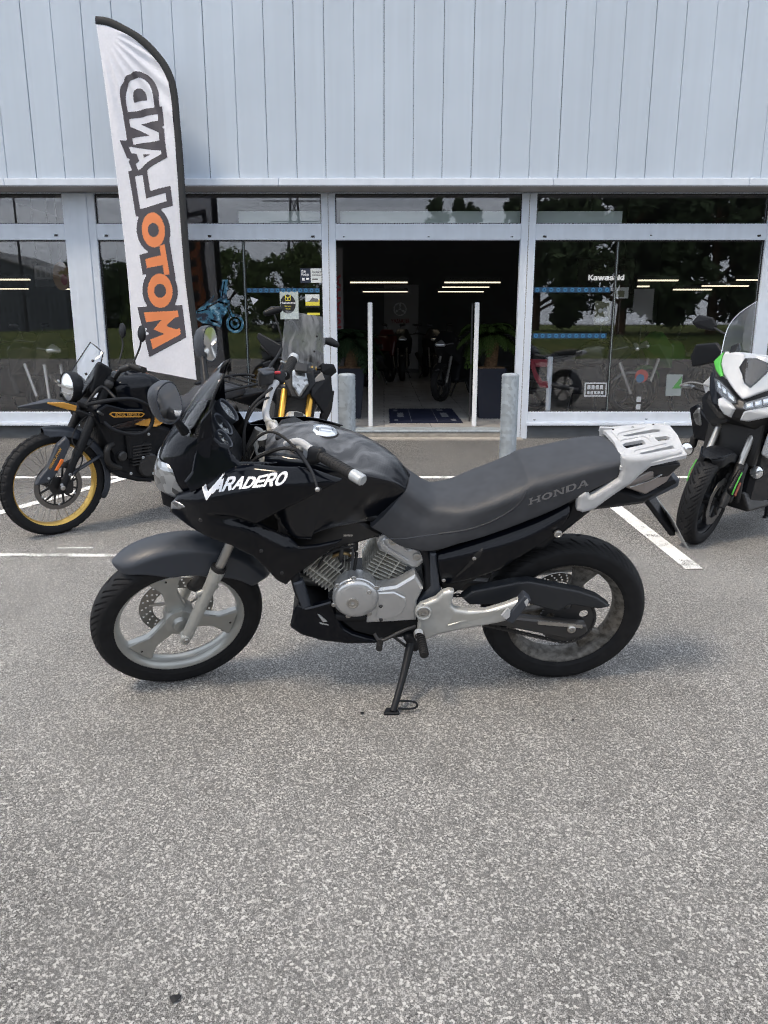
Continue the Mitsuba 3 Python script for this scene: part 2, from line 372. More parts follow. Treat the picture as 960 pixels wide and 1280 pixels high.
# door step
add(B+'__door_step', cat(bx(xd+.002, xe-.002, YF-.02, YW+.25, -.05, FLOOR-.022, .008)), 'm_concrete', smooth=False)
add(B+'__door_step__threshold', bx(xd+.002, xe-.002, YF-.03, YW+.25, FLOOR-.021, FLOOR+.004, .004), 'm_galv', smooth=False)
tag(add('kerb_strip', bx(xd-.1, xe+.1, YF-.17, YF-.031, -.05, .022, .01), 'm_concrete', smooth=False), kind='structure')
# shell of the room behind
D = 24.0
add(B+'__side_wall', bx(xl-.25, xl-.002, YC+.02, D, -.05, zc1-.03), 'm_wall_in', smooth=False)
add(B+'__side_wall', bx(xr+.002, xr+.25, YC+.02, D, -.05, zc1-.03), 'm_wall_in', smooth=False)
add(B+'__back_wall', bx(xl-.25, xr+.25, D+.002, D+.25, -.05, zc1-.03), 'm_wall_in', smooth=False)
add(B+'__roof', bx(xl-.25, xr+.25, YC+.36, D+.25, zc1-.028, zc1+.03), 'm_soffit', smooth=False)
add(B+'__ceiling', bx(xl, xr, YW+.35, D-.002, 3.9, 3.96), 'm_ceiling', smooth=False)
tag(add('showroom_floor', bx(xl, xr, YW+.255, D-.003, -.02, FLOOR), 'm_tiles', smooth=False), kind='structure')
tag(add('foundation', bx(xl, xr, YW+.152, D, -.04, -.022), 'm_concrete', smooth=False), kind='structure')
# pale board behind the lower edge of the upper windows
pb = [(-1.698,2.639),(-0.731,2.489),(-0.513,2.639),(1.592,2.489),(1.791,2.639),(2.782,2.489)]
for (x0, z1), (x1, z0) in zip(pb[::2], pb[1::2]):
    add(B+'__ceiling__edge_board', bx(x0, x1, 9.55, 9.57, z0-.12, z1), 'm_board', smooth=False)


# ================================================================== motorcycle parts shared by all machines
mat('m_gloss', (.0025, .0035, .0065), .10, spec=.27)
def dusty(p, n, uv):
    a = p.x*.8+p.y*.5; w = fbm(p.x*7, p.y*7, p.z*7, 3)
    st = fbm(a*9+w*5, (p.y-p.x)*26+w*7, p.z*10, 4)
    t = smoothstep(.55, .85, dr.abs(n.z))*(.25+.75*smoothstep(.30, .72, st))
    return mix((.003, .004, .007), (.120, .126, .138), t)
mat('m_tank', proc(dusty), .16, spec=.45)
mat('m_satin', (.034, .040, .052), .42, spec=.5)
mat('m_satin3', (.018, .0205, .025), .42, spec=.4)
mat('m_satin2', (.0075, .0085, .011), .46, spec=.28)
def vinyl(p, n, uv): return mi.Color3f(.029, .032, .039)*(.8+.4*fbm(p.x*30, p.y*30, p.z*30, 3))
def vinyl_b(p, n, uv): return noise(p.x*900, p.y*900, p.z*900)
mat('m_vinyl', proc(vinyl), .52, spec=.5, bump=proc(vinyl_b, eps=.0004), bscale=.0003)
mat('m_rubber', (.014, .014, .015), .62, spec=.35)
def tyre_col(p, n, uv): return mi.Color3f(.0105, .011, .0125)*(.6+.9*fbm(p.x*25, p.y*25, p.z*25, 4))
mat('m_tyre', proc(tyre_col), .62, spec=.22)
def wheel_col(p, n, uv): return mi.Color3f(.44, .445, .425)*(.76+.26*fbm(p.x*18, p.y*18, p.z*18, 4))
mat('m_wheel', proc(wheel_col), .32, metal=.6, spec=.5)
def dirty_rim(p, n, uv): return mix((.060, .055, .048), (.19, .18, .165), smoothstep(.2, .8, fbm(p.x*60, p.y*60, p.z*60, 5)))
mat('m_rim_dirty', proc(dirty_rim), .5, metal=.4)
def case_col(p, n, uv): return mi.Color3f(.55, .56, .57)*(.86+.18*fbm(p.x*20, p.y*20, p.z*20, 4))
mat('m_case', proc(case_col), .27, metal=.7, spec=.5)
def plate_col(p, n, uv): return mi.Color3f(.50, .51, .50)*(.72+.4*fbm(p.x*22, p.y*22, p.z*22, 4))
mat('m_plate', proc(plate_col), .36, metal=.5, spec=.5)
mat('m_fork', proc(wheel_col), .36, metal=.4)
def fin_col(p, n, uv): return mi.Color3f(.66, .65, .60)*(.6+.7*fbm(p.x*40, p.y*40, p.z*40, 3))
mat('m_fin', proc(fin_col), .45, metal=.6)
mat('m_chrome', (.82, .83, .85), .12, metal=1.0)
mat('m_steel', (.45, .44, .42), .32, metal=.9)
mat('m_disc', (.30, .29, .275), .32, metal=.85)
mat('m_darkmetal', (.05, .05, .052), .42, metal=.5)
def rack_col(p, n, uv): return mi.Color3f(.44, .45, .465)*(.72+.42*fbm(p.x*24, p.y*24, p.z*24, 4))
mat('m_rack', proc(rack_col), .42, spec=.5)
mat('m_silver', (.46, .48, .49), .3, metal=.5)
mat('m_print_white', (.72, .73, .76), .35)
mat('m_print_grey', (.14, .14, .145), .4)
scene['m_smoke'] = {'type': 'thindielectric', 'int_ior': 1.5, 'specular_transmittance': {'type': 'rgb', 'value': [.10, .105, .12]}}
scene['m_clear'] = {'type': 'thindielectric', 'int_ior': 1.5, 'specular_transmittance': {'type': 'rgb', 'value': [.90, .92, .94]}}
def lens_col(p, n, uv):
    d1, d2, r = voronoi((p.x+p.z*.4)*38, (p.z+p.y*.6)*38)
    return mi.Color3f(.42, .44, .46)*(.25+.9*r)
mat('m_lens', proc(lens_col), .14, metal=.75, coat=1.0)
mat('m_mirror', (.80, .82, .84), .03, metal=1.0)
mat('m_dial', (.02, .02, .02), .25)

def hit(mesh, P, sgn=-1):
    """where the side view's points (u,w) meet the mesh, looking along v from outside, and the surface normal there"""
    v, f = norm(mesh); m = trimesh.Trimesh(v, f, process=False)
    P = np.asarray(P, float); o = np.stack([P[:, 0], np.full(len(P), 2.0*sgn), P[:, 1]], 1); d = np.tile([0, -1.0*sgn, 0], (len(P), 1))
    loc, ri, ti = m.ray.intersects_location(o, d, multiple_hits=False)
    q = np.stack([P[:, 0], np.full(len(P), np.nan), P[:, 1]], 1); n = np.tile([0, 1.0*sgn, 0], (len(P), 1)); q[ri] = loc; n[ri] = m.face_normals[ti]
    n[n[:, 1]*sgn < 0] *= -1
    bad = np.isnan(q[:, 1])
    if bad.any() and (~bad).any(): q[bad, 1] = np.interp(P[bad, 0], *[a[np.argsort(P[~bad, 0])] for a in (P[~bad, 0], q[~bad, 1])])
    return q, n
def tyre(R, a, Rr, n=600, kind='road', m=54):
    """cross-section an ellipse of half width a between rim radius Rr and tread radius R; grooves are cut into it"""
    Rc = (R+Rr)/2+.004; b = R-Rc; ph = np.radians(np.linspace(-128, 128, m)); th = np.arange(n)*2*np.pi/n
    PH, TH = np.meshgrid(ph, th, indexing='ij'); v = a*np.sin(PH); s = TH*R
    per = 2*np.pi*R/max(1, round(2*np.pi*R/(.066 if kind == 'road' else .055)))
    av = np.abs(v)/a; sd = np.sign(v)
    if kind == 'road':
        g = np.zeros_like(s)
        for off, sl, lo, hi in ((0, .060, .12, .86), (.5, .060, .42, .96)):
            ph_ = ((s+sd*per*.25+sl*(av**1.4)*1.3)/per+off) % 1
            g = np.maximum(g, (np.abs(ph_-.5) < .06*(1.25-.6*av))*(av > lo)*(av < hi)*(np.cos(PH) > -.05))
        dep = .0055*g
    else:
        ph_ = ((s+sd*per*.5*0+.012*av)/per+(sd > 0)*.5) % 1
        blk = (ph_ < .30)*(np.cos(PH) > .05) + (np.abs(av-.33) < .07)*(np.cos(PH) > .2)
        dep = .007*np.clip(blk, 0, 1)
    b_ = b-dep
    r = np.where(np.cos(PH) > 0, Rc+b_*np.cos(PH), Rc+(Rc-Rr+.003)*np.cos(PH)/.6157)
    rib = .0012*((np.abs(r-(Rr+.012)) < .003))
    v = v*(1+rib/a)
    return grid(np.stack([r*np.cos(TH), v, r*np.sin(TH)], -1), closed_v=True)
def rim_mesh(Rr, hw, depth=.022):
    p = [(-hw, Rr+.007), (-hw-.003, Rr+.003), (-hw, Rr-.004), (-hw+.006, Rr-.010), (-hw*.62, Rr-depth*.8), (-.25*hw, Rr-depth), (.25*hw, Rr-depth), (hw*.62, Rr-depth*.8), (hw-.006, Rr-.010), (hw, Rr-.004), (hw+.003, Rr+.003), (hw, Rr+.007), (hw*.5, Rr-.004), (-hw*.5, Rr-.004), (-hw, Rr+.007)]
    return lathe(p[::-1], 160)
def disc_mesh(ro, ri, v, th=.004, holes=3, n=22, wave=0):
    g = np.linspace(0, 2*np.pi, 180)[:-1]
    P = Polygon(np.stack([(ro+wave*np.cos(9*g))*np.cos(g), (ro+wave*np.cos(9*g))*np.sin(g)], 1)).difference(Point(0, 0).buffer(ri, 32))
    hs = []
    for k in range(n):
        for j in range(holes):
            a = 2*np.pi*(k+j*.3)/n; r = ri+(ro-ri)*(j+.7)/(holes+.4); hs.append(Point(r*math.cos(a), r*math.sin(a)).buffer(.0042, 4))
    return prism(P.difference(unary_union(hs)), v-th/2, v+th/2)
def bolt(u, w, v, r=.008, h=.006, sgn=-1):
    g = np.arange(12)*np.pi/6
    prof = [(0, r), (h*.7, r), (h, r*.75), (h, r*.45), (h*.4, r*.4), (h*.4, 0)]
    m = lathe([(v+sgn*a, b) for a, b in (prof if sgn > 0 else prof)], 16)
    if sgn < 0: m = (m[0], m[1][:, ::-1])
    return xf(m, Tr(u, 0, w))
def spoke3(a0, Rr, hub, w_in, w_mid, w_out, n=3, th=.017, bev=.006, curve=0.0):
    out = []
    for k in range(n):
        rr = np.linspace(hub*.6, Rr-.008, 14); t = (rr-rr[0])/(rr[-1]-rr[0])
        hwid = np.where(t < .45, w_in+(w_mid-w_in)*sm(t, 0, .45), w_mid+(w_out-w_mid)*sm(t, .5, 1.0)**1.5)
        mid = curve*np.sin(t*np.pi)
        L = np.stack([rr, mid+hwid], 1); Rg = np.stack([rr, mid-hwid], 1)[::-1]
        a = a0+2*np.pi*k/n; c, s = math.cos(a), math.sin(a)
        P = np.vstack([L, Rg])@np.array([[c, s], [-s, c]])
        out.append(prism(P, -th, th, bev))
    return out
BIKE = np.array([[0.999067,-0.041755,0.011027,0.000000],[0.043187,0.965949,-0.255102,2.828100],[0.000000,0.255341,0.966851,0.000000],[0.000000,0.000000,0.000000,1.000000]])
STEER = np.array([[0.935560,-0.350661,0.042002,-0.055390],[0.337515,0.852735,-0.398656,3.084809],[0.103977,0.387143,0.916138,0.090687],[0.000000,0.000000,0.000000,1.000000]])
# ------------------------------------------------------------------ the black motorcycle in front
K = thing('motorcycle', 'glossy black touring motorcycle with white lettering and white luggage rack, leaning in front', 'motorcycle')
def ad(n, mesh, m, M=BIKE, smooth=30): return add(K+'__'+n, mesh, m, M, smooth)
UF, UR, RW = -.772, .678, .3125
# front wheel, turned with the fork
FW = STEER@Tr(UF, 0, RW)
ad('front_wheel', lathe([(-.055, .0), (-.055, .026), (-.04, .034), (-.036, .056), (.036, .056), (.04, .034), (.055, .026), (.055, 0)][::-1], 48), 'm_wheel', FW)
ad('front_wheel__tyre', tyre(RW, .054, .238, 840, 'road', 96), 'm_tyre', FW, 40)
ad('front_wheel__rim', rim_mesh(.234, .036), 'm_wheel', FW)
for sp in spoke3(math.radians(98), .222, .055, .037, .028, .062, th=.017): ad('front_wheel__spoke', sp, 'm_wheel', FW, 40)
ad('front_wheel__drain_hole', cat(*[xf(lathe([(-.0178, .0045), (-.0182, .0045), (-.0182, 0)], 10), Tr(.196*math.cos(a_), 0, .196*math.sin(a_))) for a_ in math.radians(98)+np.arange(3)*2*np.pi/3]), 'm_black', FW)
ad('front_wheel__valve', rod((.17, -.004, -.125), (.148, -.012, -.108), .004, 8), 'm_rubber', FW)
ad('front_wheel__brake_disc', disc_mesh(.138, .088, .062), 'm_disc', FW, False)
ad('front_wheel__disc_carrier', cat(*[rod((.04*math.cos(a), .058, .04*math.sin(a)), (.10*math.cos(a+.3), .06, .10*math.sin(a+.3)), .007, 8) for a in np.arange(5)*2*np.pi/5]), 'm_steel', FW)
ax_dir = np.array([math.sin(math.radians(26)), 0, math.cos(math.radians(26))])
def forkp(v, t): return np.array([UF+.0, v, RW-.02])+ax_dir*t+np.array([.012, 0, 0])
for sd in (-1, 1):
    v = .088*sd; p0, p1 = forkp(v, -.005), forkp(v, .325)
    ad('fork_leg', cat(tube([forkp(v, -.03), forkp(v, .0), forkp(v, .10), forkp(v, .26), forkp(v, .30)], [.017, .021, .0215, .023, .026], 20, False), tube([forkp(v, .30), forkp(v, .318)], [.027, .027], 20, False)), 'm_fork', STEER)
    k = ad('fork_leg__bracket', hull((forkp(v, .22)+[-.035, 0, -.002], .009), (forkp(v, .235)+[.02, 0, 0], .012)), 'm_fork', STEER)
    ad('fork_leg__dust_seal', rod(forkp(v, .318), forkp(v, .332), .0262, 20), 'm_rubber', STEER)
    ad('fork_tube', rod(forkp(v, .30), forkp(v, .80), .0165, 18), 'm_steel', STEER)
    ad('fork_leg__axle_clamp', xf(lathe([(-.02, 0), (-.02, .014), (-.016, .018), (.016, .018), (.02, .014), (.02, 0)][::-1], 20), Tr(*(forkp(v, 0)*[1, 0, 1]+[-.006, v*1.02, 0]))), 'm_fork', STEER)
ad('axle_bolt', bolt(UF+.006, RW-.02, -.108, .009, .008), 'm_steel', STEER)
ad('front_caliper', hull(((UF+.075, .07, RW+.085), .03), ((UF+.11, .085, RW+.12), .028), ((UF+.10, .07, RW+.05), .022)), 'm_darkmetal', STEER)
# front mudguard: a shell round the tyre with side skirts
def fender(R, a0, a1, hw, skirt, th=.004, n=60, m=34, flare=.0):
    """skirt(t): how far the sides reach down, t from 0 (front) to 1"""
    t = np.linspace(0, 1, n); A = np.radians(a0+(a1-a0)*t); q = np.linspace(-1, 1, m)
    out = []
    for off in (0, -th):
        TT, Q = np.meshgrid(t, q, indexing='ij'); AA = np.radians(a0+(a1-a0)*TT); aq = np.abs(Q)
        end = np.sqrt(np.clip(1-(np.abs(TT-.5)*2)**10, .12, 1)); w_ = (hw+off)*end
        lat = np.where(aq < .6, np.sin(aq/.6*np.pi/2), 1.0)*w_+np.where(aq > .6, (aq-.6)*.012, 0)
        cap_ = .030*(1-np.cos(np.clip(aq/.6, 0, 1)*np.pi/2)); sk = skirt(TT)*np.clip((aq-.6)/.4, 0, 1)
        r = R+off-cap_-sk
        out.append(np.stack([r*np.cos(AA), np.sign(Q)*lat, r*np.sin(AA)], -1))
    o, i = out; nn = n*m; v1, f1 = grid(o); v2, f2 = grid(i); f2 = f2[:, ::-1]+nn
    idx = np.arange(nn).reshape(n, m); loop = np.concatenate([idx[:, 0], idx[-1, 1:], idx[-2::-1, -1], idx[0, -2:0:-1]]); l2 = np.roll(loop, -1)
    s = np.vstack([np.stack([loop, l2, l2+nn], 1), np.stack([loop, l2+nn, loop+nn], 1)])
    return np.vstack([v1, v2]), np.vstack([f1, f2, s])
ad('front_mudguard', fender(.374, 120.5, 20, .064, lambda t: .012+.078*sm(t, .0, .32)*(1-.62*sm(t, .52, 1)), th=.005), 'm_satin', FW, 50)

# rear wheel
RWM = BIKE@Tr(UR, 0, RW)
ad('rear_wheel', lathe([(-.06, 0), (-.06, .035), (-.03, .05), (.03, .05), (.06, .035), (.06, 0)][::-1], 40), 'm_rim_dirty', RWM)
ad('rear_wheel__tyre', tyre(RW, .066, .226, 840, 'road', 96), 'm_tyre', RWM, 40)
ad('rear_wheel__rim', rim_mesh(.222, .045, .026), 'm_rim_dirty', RWM)
for sp in spoke3(math.radians(70), .21, .05, .030, .024, .055, th=.018): ad('rear_wheel__spoke', sp, 'm_rim_dirty', RWM, 40)
ad('rear_wheel__brake_disc', disc_mesh(.11, .07, .075), 'm_disc', RWM, False)
g = np.arange(46*4)*2*np.pi/(46*4); rr = np.where(np.arange(46*4) % 4 < 2, .106, .099)
sprk = Polygon(np.stack([rr*np.cos(g), rr*np.sin(g)], 1)).difference(unary_union([Point(.066*math.cos(a), .066*math.sin(a)).buffer(.017) for a in np.arange(5)*2*np.pi/5+.4]))
ad('rear_wheel__sprocket', prism(sprk, -.078, -.071), 'm_darkmetal', RWM, False)
ad('rear_caliper', cat(hull(((UR-.04, .085, RW+.165), .022), ((UR-.0, .085, RW+.17), .022), ((UR-.055, .08, RW+.14), .016)), *[rod((UR-.05+.022*i, .06, RW+.15), (UR-.05+.022*i, .06, RW+.185), .007, 8) for i in range(3)]), 'm_darkmetal')
ad('swingarm', cat(prism([(0.224,0.391),(0.430,0.372),(0.476,0.357),(0.739,0.319),(0.750,0.290),(0.731,0.268),(0.675,0.258),(0.441,0.318),(0.226,0.344)], -.125, -.085, .006), prism([(0.224,0.391),(0.430,0.372),(0.476,0.357),(0.739,0.319),(0.750,0.290),(0.731,0.268),(0.675,0.258),(0.441,0.318),(0.226,0.344)], .085, .125, .006), bx(.10, .16, -.1, .1, .40, .46, .01)), 'm_darkmetal')
ad('swingarm__axle_nut', bolt(UR+.005, RW-.005, -.125, .016, .012), 'm_steel')
ad('swingarm__adjuster', prism([(0.554,0.346),(0.722,0.324),(0.724,0.310),(0.555,0.331)], -.129, -.1255), 'm_steel')
ad('chain_guard', cat(panel([(0.272,0.443),(0.305,0.473),(0.460,0.507),(0.508,0.511),(0.696,0.466),(0.767,0.437),(0.818,0.397),(0.781,0.387),(0.666,0.407),(0.628,0.376),(0.592,0.387),(0.524,0.413),(0.454,0.411),(0.300,0.414)], lambda u, w: -.118+.0*u, .03, .008), ), 'm_satin3')
ch_path = [(UR+.106*math.cos(a), RW+.106*math.sin(a)) for a in np.radians(np.arange(-95, 96, 5))]
cp0 = (.135, .395)
ch = LineString([(cp0[0], cp0[1]-.034), ch_path[0]]+ch_path+[(cp0[0], cp0[1]+.036)])
lk = []
for k in range(int(ch.length/.0127)):
    p = np.array(ch.interpolate(k*.0127).coords[0]); q = np.array(ch.interpolate(k*.0127+.0127).coords[0]); d = (q-p)/np.linalg.norm(q-p); n_ = np.array([-d[1], d[0]])
    hw_ = .0052; a, b = p-d*.001, q+d*.001
    quad = [a-n_*hw_, a+n_*hw_, (a+b)/2+n_*hw_*.55, b+n_*hw_, b-n_*hw_, (a+b)/2-n_*hw_*.55]
    o_ = .0065 if k % 2 else .0045
    lk.append(prism(quad, -.0745-o_-.0015, -.0745-o_)); lk.append(prism(quad, -.0745+o_, -.0745+o_+.0015))
    if k % 2: lk.append(rod((p[0], -.0745-.009, p[1]), (p[0], -.0745+.009, p[1]), .0026, 6))
ad('chain', cat(*lk), 'm_darkmetal', smooth=False)

# engine
CR = [(-0.110,0.478)][0]
ad('engine', prism([(-0.210,0.441),(-0.135,0.474),(-0.050,0.473),(0.048,0.478),(0.133,0.504),(0.177,0.479),(0.183,0.338),(0.112,0.266),(-0.007,0.250),(-0.125,0.289),(-0.198,0.363)], -.115, .14, .02), 'm_satin2')
ad('engine__side_cover', cat(prism([(-0.051,0.510),(0.030,0.522),(0.096,0.568),(0.126,0.510),(0.105,0.456),(0.105,0.373),(0.007,0.367),(-0.073,0.365)], -.152, -.09, .008), prism([(-0.035,0.503),(0.024,0.506),(0.064,0.481),(0.070,0.447),(0.054,0.409),(0.018,0.389),(-0.039,0.386)], -.160, -.15, .006)), 'm_case')
rc = .0785
ad('engine__crank_cover', xf(lathe([(-.09, rc), (-.150, rc), (-.163, rc-.004), (-.170, rc-.012), (-.173, rc-.024), (-.176, .03), (-.176, 0)], 72), Tr(CR[0], 0, CR[1])), 'm_case', smooth=35)
ad('engine__crank_cover__cap', xf(lathe([(-.174, .0215), (-.179, .021), (-.180, .019), (-.180, .016), (-.178, .0155), (-.178, .007), (-.174, .006), (-.174, 0)], 32), Tr(CR[0]-.012, 0, CR[1]-.006)), 'm_steel')
ring = xf(lathe([(-.128, rc+.004), (-.152, rc+.004), (-.156, rc+.001), (-.150, rc-.004)], 72), Tr(CR[0], 0, CR[1]))
ad('engine__crank_cover__flange', ring, 'm_case', smooth=35)
for a, r_ in ((38, .058), (95, .083), (140, .083), (30, .083), (-55, .083), (200, .083), (-110, .083)):
    ad('engine__crank_cover__bolt', bolt(CR[0]+r_*math.cos(math.radians(a)), CR[1]+r_*math.sin(math.radians(a)), -.168 if r_ < .06 else -.15, .009, .006), 'm_steel')
for x, y in [(-0.023,0.446),(-0.022,0.387)]: ad('engine__side_cover__bolt', bolt(x, y, -.158, .007, .005), 'm_darkmetal')
def cylinder(name, base, top, half, n, m='m_fin', z0=-.088, z1=.088):
    a, b = np.array(base), np.array(top); d = b-a; Lc = np.linalg.norm(d); d /= Lc; s_ = np.array([-d[1], d[0]])
    k = ad(name, prism([a+s_*half*.7, b+s_*half*.7, b-s_*half*.7, a-s_*half*.7], z0*.72, z1*.72, .004), 'm_black')
    for i in range(n):
        c = a+d*Lc*(i+.5)/n; hh = half*(1.0-.12*abs(i/(n-1)-.45)); t_ = .0011
        fin = Polygon([c+s_*hh+d*t_, c-s_*hh+d*t_, c-s_*hh-d*t_, c+s_*hh-d*t_])
        ad(name+'__fin', cat(prism(fin, z0, z1)), m, smooth=False)
    for f_ in (-.36, .36): ad(name+'__rib', prism([a+s_*(half*f_*2*.62+.0013)+d*.002, a+s_*(half*f_*2*.62-.0013)+d*.002, b+s_*(half*f_*2*.62-.0013)-d*.002, b+s_*(half*f_*2*.62+.0013)-d*.002], z0+.003, z0+.02), m, smooth=False)
rb, rt_ = [(-0.035,0.497),(0.029,0.613)]
cylinder('rear_cylinder', rb, rt_, .064, 9)
fb, ft = [(-0.164,0.499),(-0.260,0.588)]
cylinder('front_cylinder', fb, ft, .062, 9)
ad('rear_cylinder__head_cover', cat(prism([(-0.036,0.662),(-0.028,0.691),(-0.006,0.700),(0.021,0.699),(0.088,0.662),(0.134,0.631),(0.143,0.614),(0.133,0.591),(0.108,0.565),(0.086,0.562),(0.046,0.589),(0.006,0.620),(-0.028,0.640)], -.105, .1, .012)), 'm_case')
ad('rear_cylinder__head_cover__rib', cat(prism([(-0.012,0.684),(0.005,0.655),(0.044,0.628),(0.075,0.605),(0.070,0.595),(0.033,0.616),(-0.003,0.645),(-0.020,0.671)], -.113, -.103, .003), prism([(0.055,0.658),(0.074,0.644),(0.085,0.651),(0.096,0.650),(0.077,0.631),(0.058,0.643)], -.112, -.103, .002)), 'm_case')
for x, y in [(0.018,0.681),(0.103,0.617)]: ad('rear_cylinder__head_cover__bolt', bolt(x, y, -.108, .014, .006), 'm_steel')
ad('carburettor', cat(bx(-.20, -.10, -.06, .06, .60, .69, .012), tube([(-.155, -.06, .66), (-.16, -.085, .62), (-.165, -.07, .585)], .008), tube([(-.125, -.06, .655), (-.12, -.09, .61), (-.14, -.07, .58)], .006)), 'm_darkmetal')
ad('carburettor__cap', cat(rod([(-0.133,-0.070,0.662)][0], [(-0.122,-0.070,0.639)][0], .012, 12), bx(-.155, -.115, -.085, -.05, .685, .70, .004)), 'm_steel')

ad('carburettor__pipe', tube([(-0.193,-0.060,0.588),(-0.167,-0.075,0.613),(-0.142,-0.075,0.613),(-0.123,-0.060,0.587)], .006, 8), mat('m_brass', (.35, .25, .12), .35, metal=.8))
ad('carburettor__hose', cat(tube([(-0.157,-0.070,0.584),(-0.160,-0.080,0.550),(-0.146,-0.080,0.516)], .007, 8), tube([(-0.106,-0.070,0.616),(-0.112,-0.090,0.575),(-0.121,-0.090,0.522)], .006, 8)), 'm_rubber')
ad('spark_plug_cable', tube([(-0.241,-0.090,0.571),(-0.211,-0.110,0.629),(-0.164,-0.100,0.648),(-0.108,-0.090,0.654)], .0045, 8), 'm_rubber')
# belly pan, downtubes
ad('belly_pan', panel([(-0.350,0.335),(-0.336,0.395),(-0.315,0.433),(-0.278,0.422),(-0.198,0.446),(-0.193,0.427),(-0.180,0.374),(-0.154,0.327),(-0.123,0.305),(-0.073,0.286),(-0.038,0.274),(-0.032,0.259),(-0.138,0.258),(-0.237,0.274),(-0.309,0.301)], lambda u, w: -.128+.02*sm(u, -.32, -.39)-.25*np.clip(w-.45, -.2, 0)*-.2, .006, .014), 'm_gloss', smooth=40)
ad('belly_pan', mirror(panel([(-0.350,0.335),(-0.336,0.395),(-0.315,0.433),(-0.278,0.422),(-0.198,0.446),(-0.193,0.427),(-0.180,0.374),(-0.154,0.327),(-0.123,0.305),(-0.073,0.286),(-0.038,0.274),(-0.032,0.259),(-0.138,0.258),(-0.237,0.274),(-0.309,0.301)], lambda u, w: -.128, .006, .014)), 'm_gloss', smooth=40)
ad('belly_pan__floor', prism([(-0.346,0.327),(-0.320,0.387),(-0.281,0.362),(-0.184,0.306),(-0.037,0.259),(-0.138,0.257),(-0.237,0.274),(-0.309,0.301)], -.118, .118), 'm_satin2')
ad('belly_pan__vent', cat(*[prism(q, -.1345, -.12) for q in ([(-0.248,0.397),(-0.239,0.393),(-0.214,0.364),(-0.229,0.361)], [(-0.243,0.361),(-0.209,0.350),(-0.209,0.346),(-0.240,0.354)])]), 'm_silver', smooth=False)
ad('belly_pan__edge', tube([(u, -.137, w) for u, w in [(-0.292,0.422),(-0.244,0.435),(-0.198,0.450)]], .004, 8), 'm_satin')
ad('belly_pan__bolt', bolt(*[(-0.295,0.351)][0], -.127, .008, .005), 'm_darkmetal')
ad('frame', cat(*[tube([(-.36, s_*.02, .86), (-.345, s_*.09, .70), (-.325, s_*.11, .56), (-.295, s_*.11, .44), (-.20, s_*.11, .375), (.0, s_*.11, .37)], .017, 12) for s_ in (-1, 1)], *[tube([(-.38, s_*.03, .93), (-.25, s_*.075, .84), (.0, s_*.08, .74), (.13, s_*.10, .64), (.15, s_*.115, .45)], .018, 12) for s_ in (-1, 1)], *[tube([(.05, s_*.10, .73), (.35, s_*.10, .73), (.65, s_*.10, .85), (.85, s_*.07, .92)], .014, 10) for s_ in (-1, 1)], rod((-.395, 0, .99), (-.47, 0, .83), .032, 20)), 'm_satin2')
ad('frame__downtube_cover', prism([(-0.330,0.528),(-0.296,0.538),(-0.272,0.428),(-0.301,0.415)], -.135, -.10, .006), 'm_satin')
ad('frame__pivot_plate', prism([(0.146,0.643),(0.168,0.643),(0.185,0.509),(0.195,0.482),(0.177,0.448),(0.117,0.417),(0.108,0.435),(0.154,0.510)], -.135, -.095, .006), 'm_satin')
ad('radiator', bx(-.37, -.33, -.13, .13, .56, .80, .008), 'm_black')
ad('air_box', prism([(-0.455,0.736),(-0.419,0.785),(-0.304,0.821),(-0.148,0.782),(-0.039,0.712),(0.173,0.611),(0.221,0.510),(0.209,0.454),(0.151,0.531),(0.103,0.619),(-0.039,0.680),(-0.150,0.642),(-0.234,0.617),(-0.312,0.625)], -.085, .085, .01), 'm_black')
ad('battery_box', prism([(0.173,0.608),(0.432,0.718),(0.593,0.779),(0.575,0.690),(0.444,0.587),(0.335,0.514),(0.238,0.436),(0.193,0.472)], -.09, .09, .01), 'm_black')
ad('exhaust', cat(tube([(-.33, .04, .58), (-.40, .08, .50), (-.33, .10, .40), (-.1, .13, .36), (.15, .15, .35), (.30, .17, .365)], .021, 12), tube([(.28, .175, .36), (.34, .18, .37), (.74, .19, .41), (.78, .19, .415)], [.03, .052, .052, .044], 20, False)), 'm_steel')

# footrest plate, pegs, levers, side stand
FP_ = [(0.102,0.432),(0.116,0.453),(0.171,0.479),(0.192,0.506),(0.217,0.516),(0.234,0.512),(0.230,0.482),(0.226,0.454),(0.241,0.437),(0.287,0.432),(0.350,0.438),(0.419,0.464),(0.482,0.494),(0.495,0.473),(0.446,0.419),(0.431,0.395),(0.414,0.388),(0.335,0.368),(0.249,0.342),(0.207,0.328),(0.178,0.318),(0.147,0.297),(0.126,0.305),(0.108,0.330),(0.112,0.373)]
ad('footrest_plate', panel(Polygon(FP_).buffer(0).buffer(.006).buffer(-.010).buffer(.004), lambda u, w: -.172-.02*sm(u, .15, .40), .012, .014, .007), 'm_plate', smooth=50)
ad('footrest_plate__recess', decal(Polygon([(0.212,0.364),(0.235,0.420),(0.272,0.417),(0.404,0.448),(0.377,0.424),(0.288,0.391)]), lambda P: (np.stack([P[:, 0], -.172-.02*sm(P[:, 0], .15, .40), P[:, 1]], 1), np.tile([0, -1.0, 0], (len(P), 1)))), 'm_fork', smooth=False)
ad('footrest_plate__rib', tube(np.array([(0.217,-0.178,0.370),(0.300,-0.182,0.403),(0.398,-0.190,0.445)]), .0035, 8), 'm_plate')
q = [(0.127,0.427)][0]
ad('footrest_plate__boss', xf(lathe([(-.165, .030), (-.180, .029), (-.183, .026), (-.180, .021), (-.172, .020)], 40), Tr(q[0], 0, q[1])), 'm_plate')
ad('footrest_plate__pivot_bolt', bolt(q[0], q[1], -.170, .020, .008), 'm_steel')
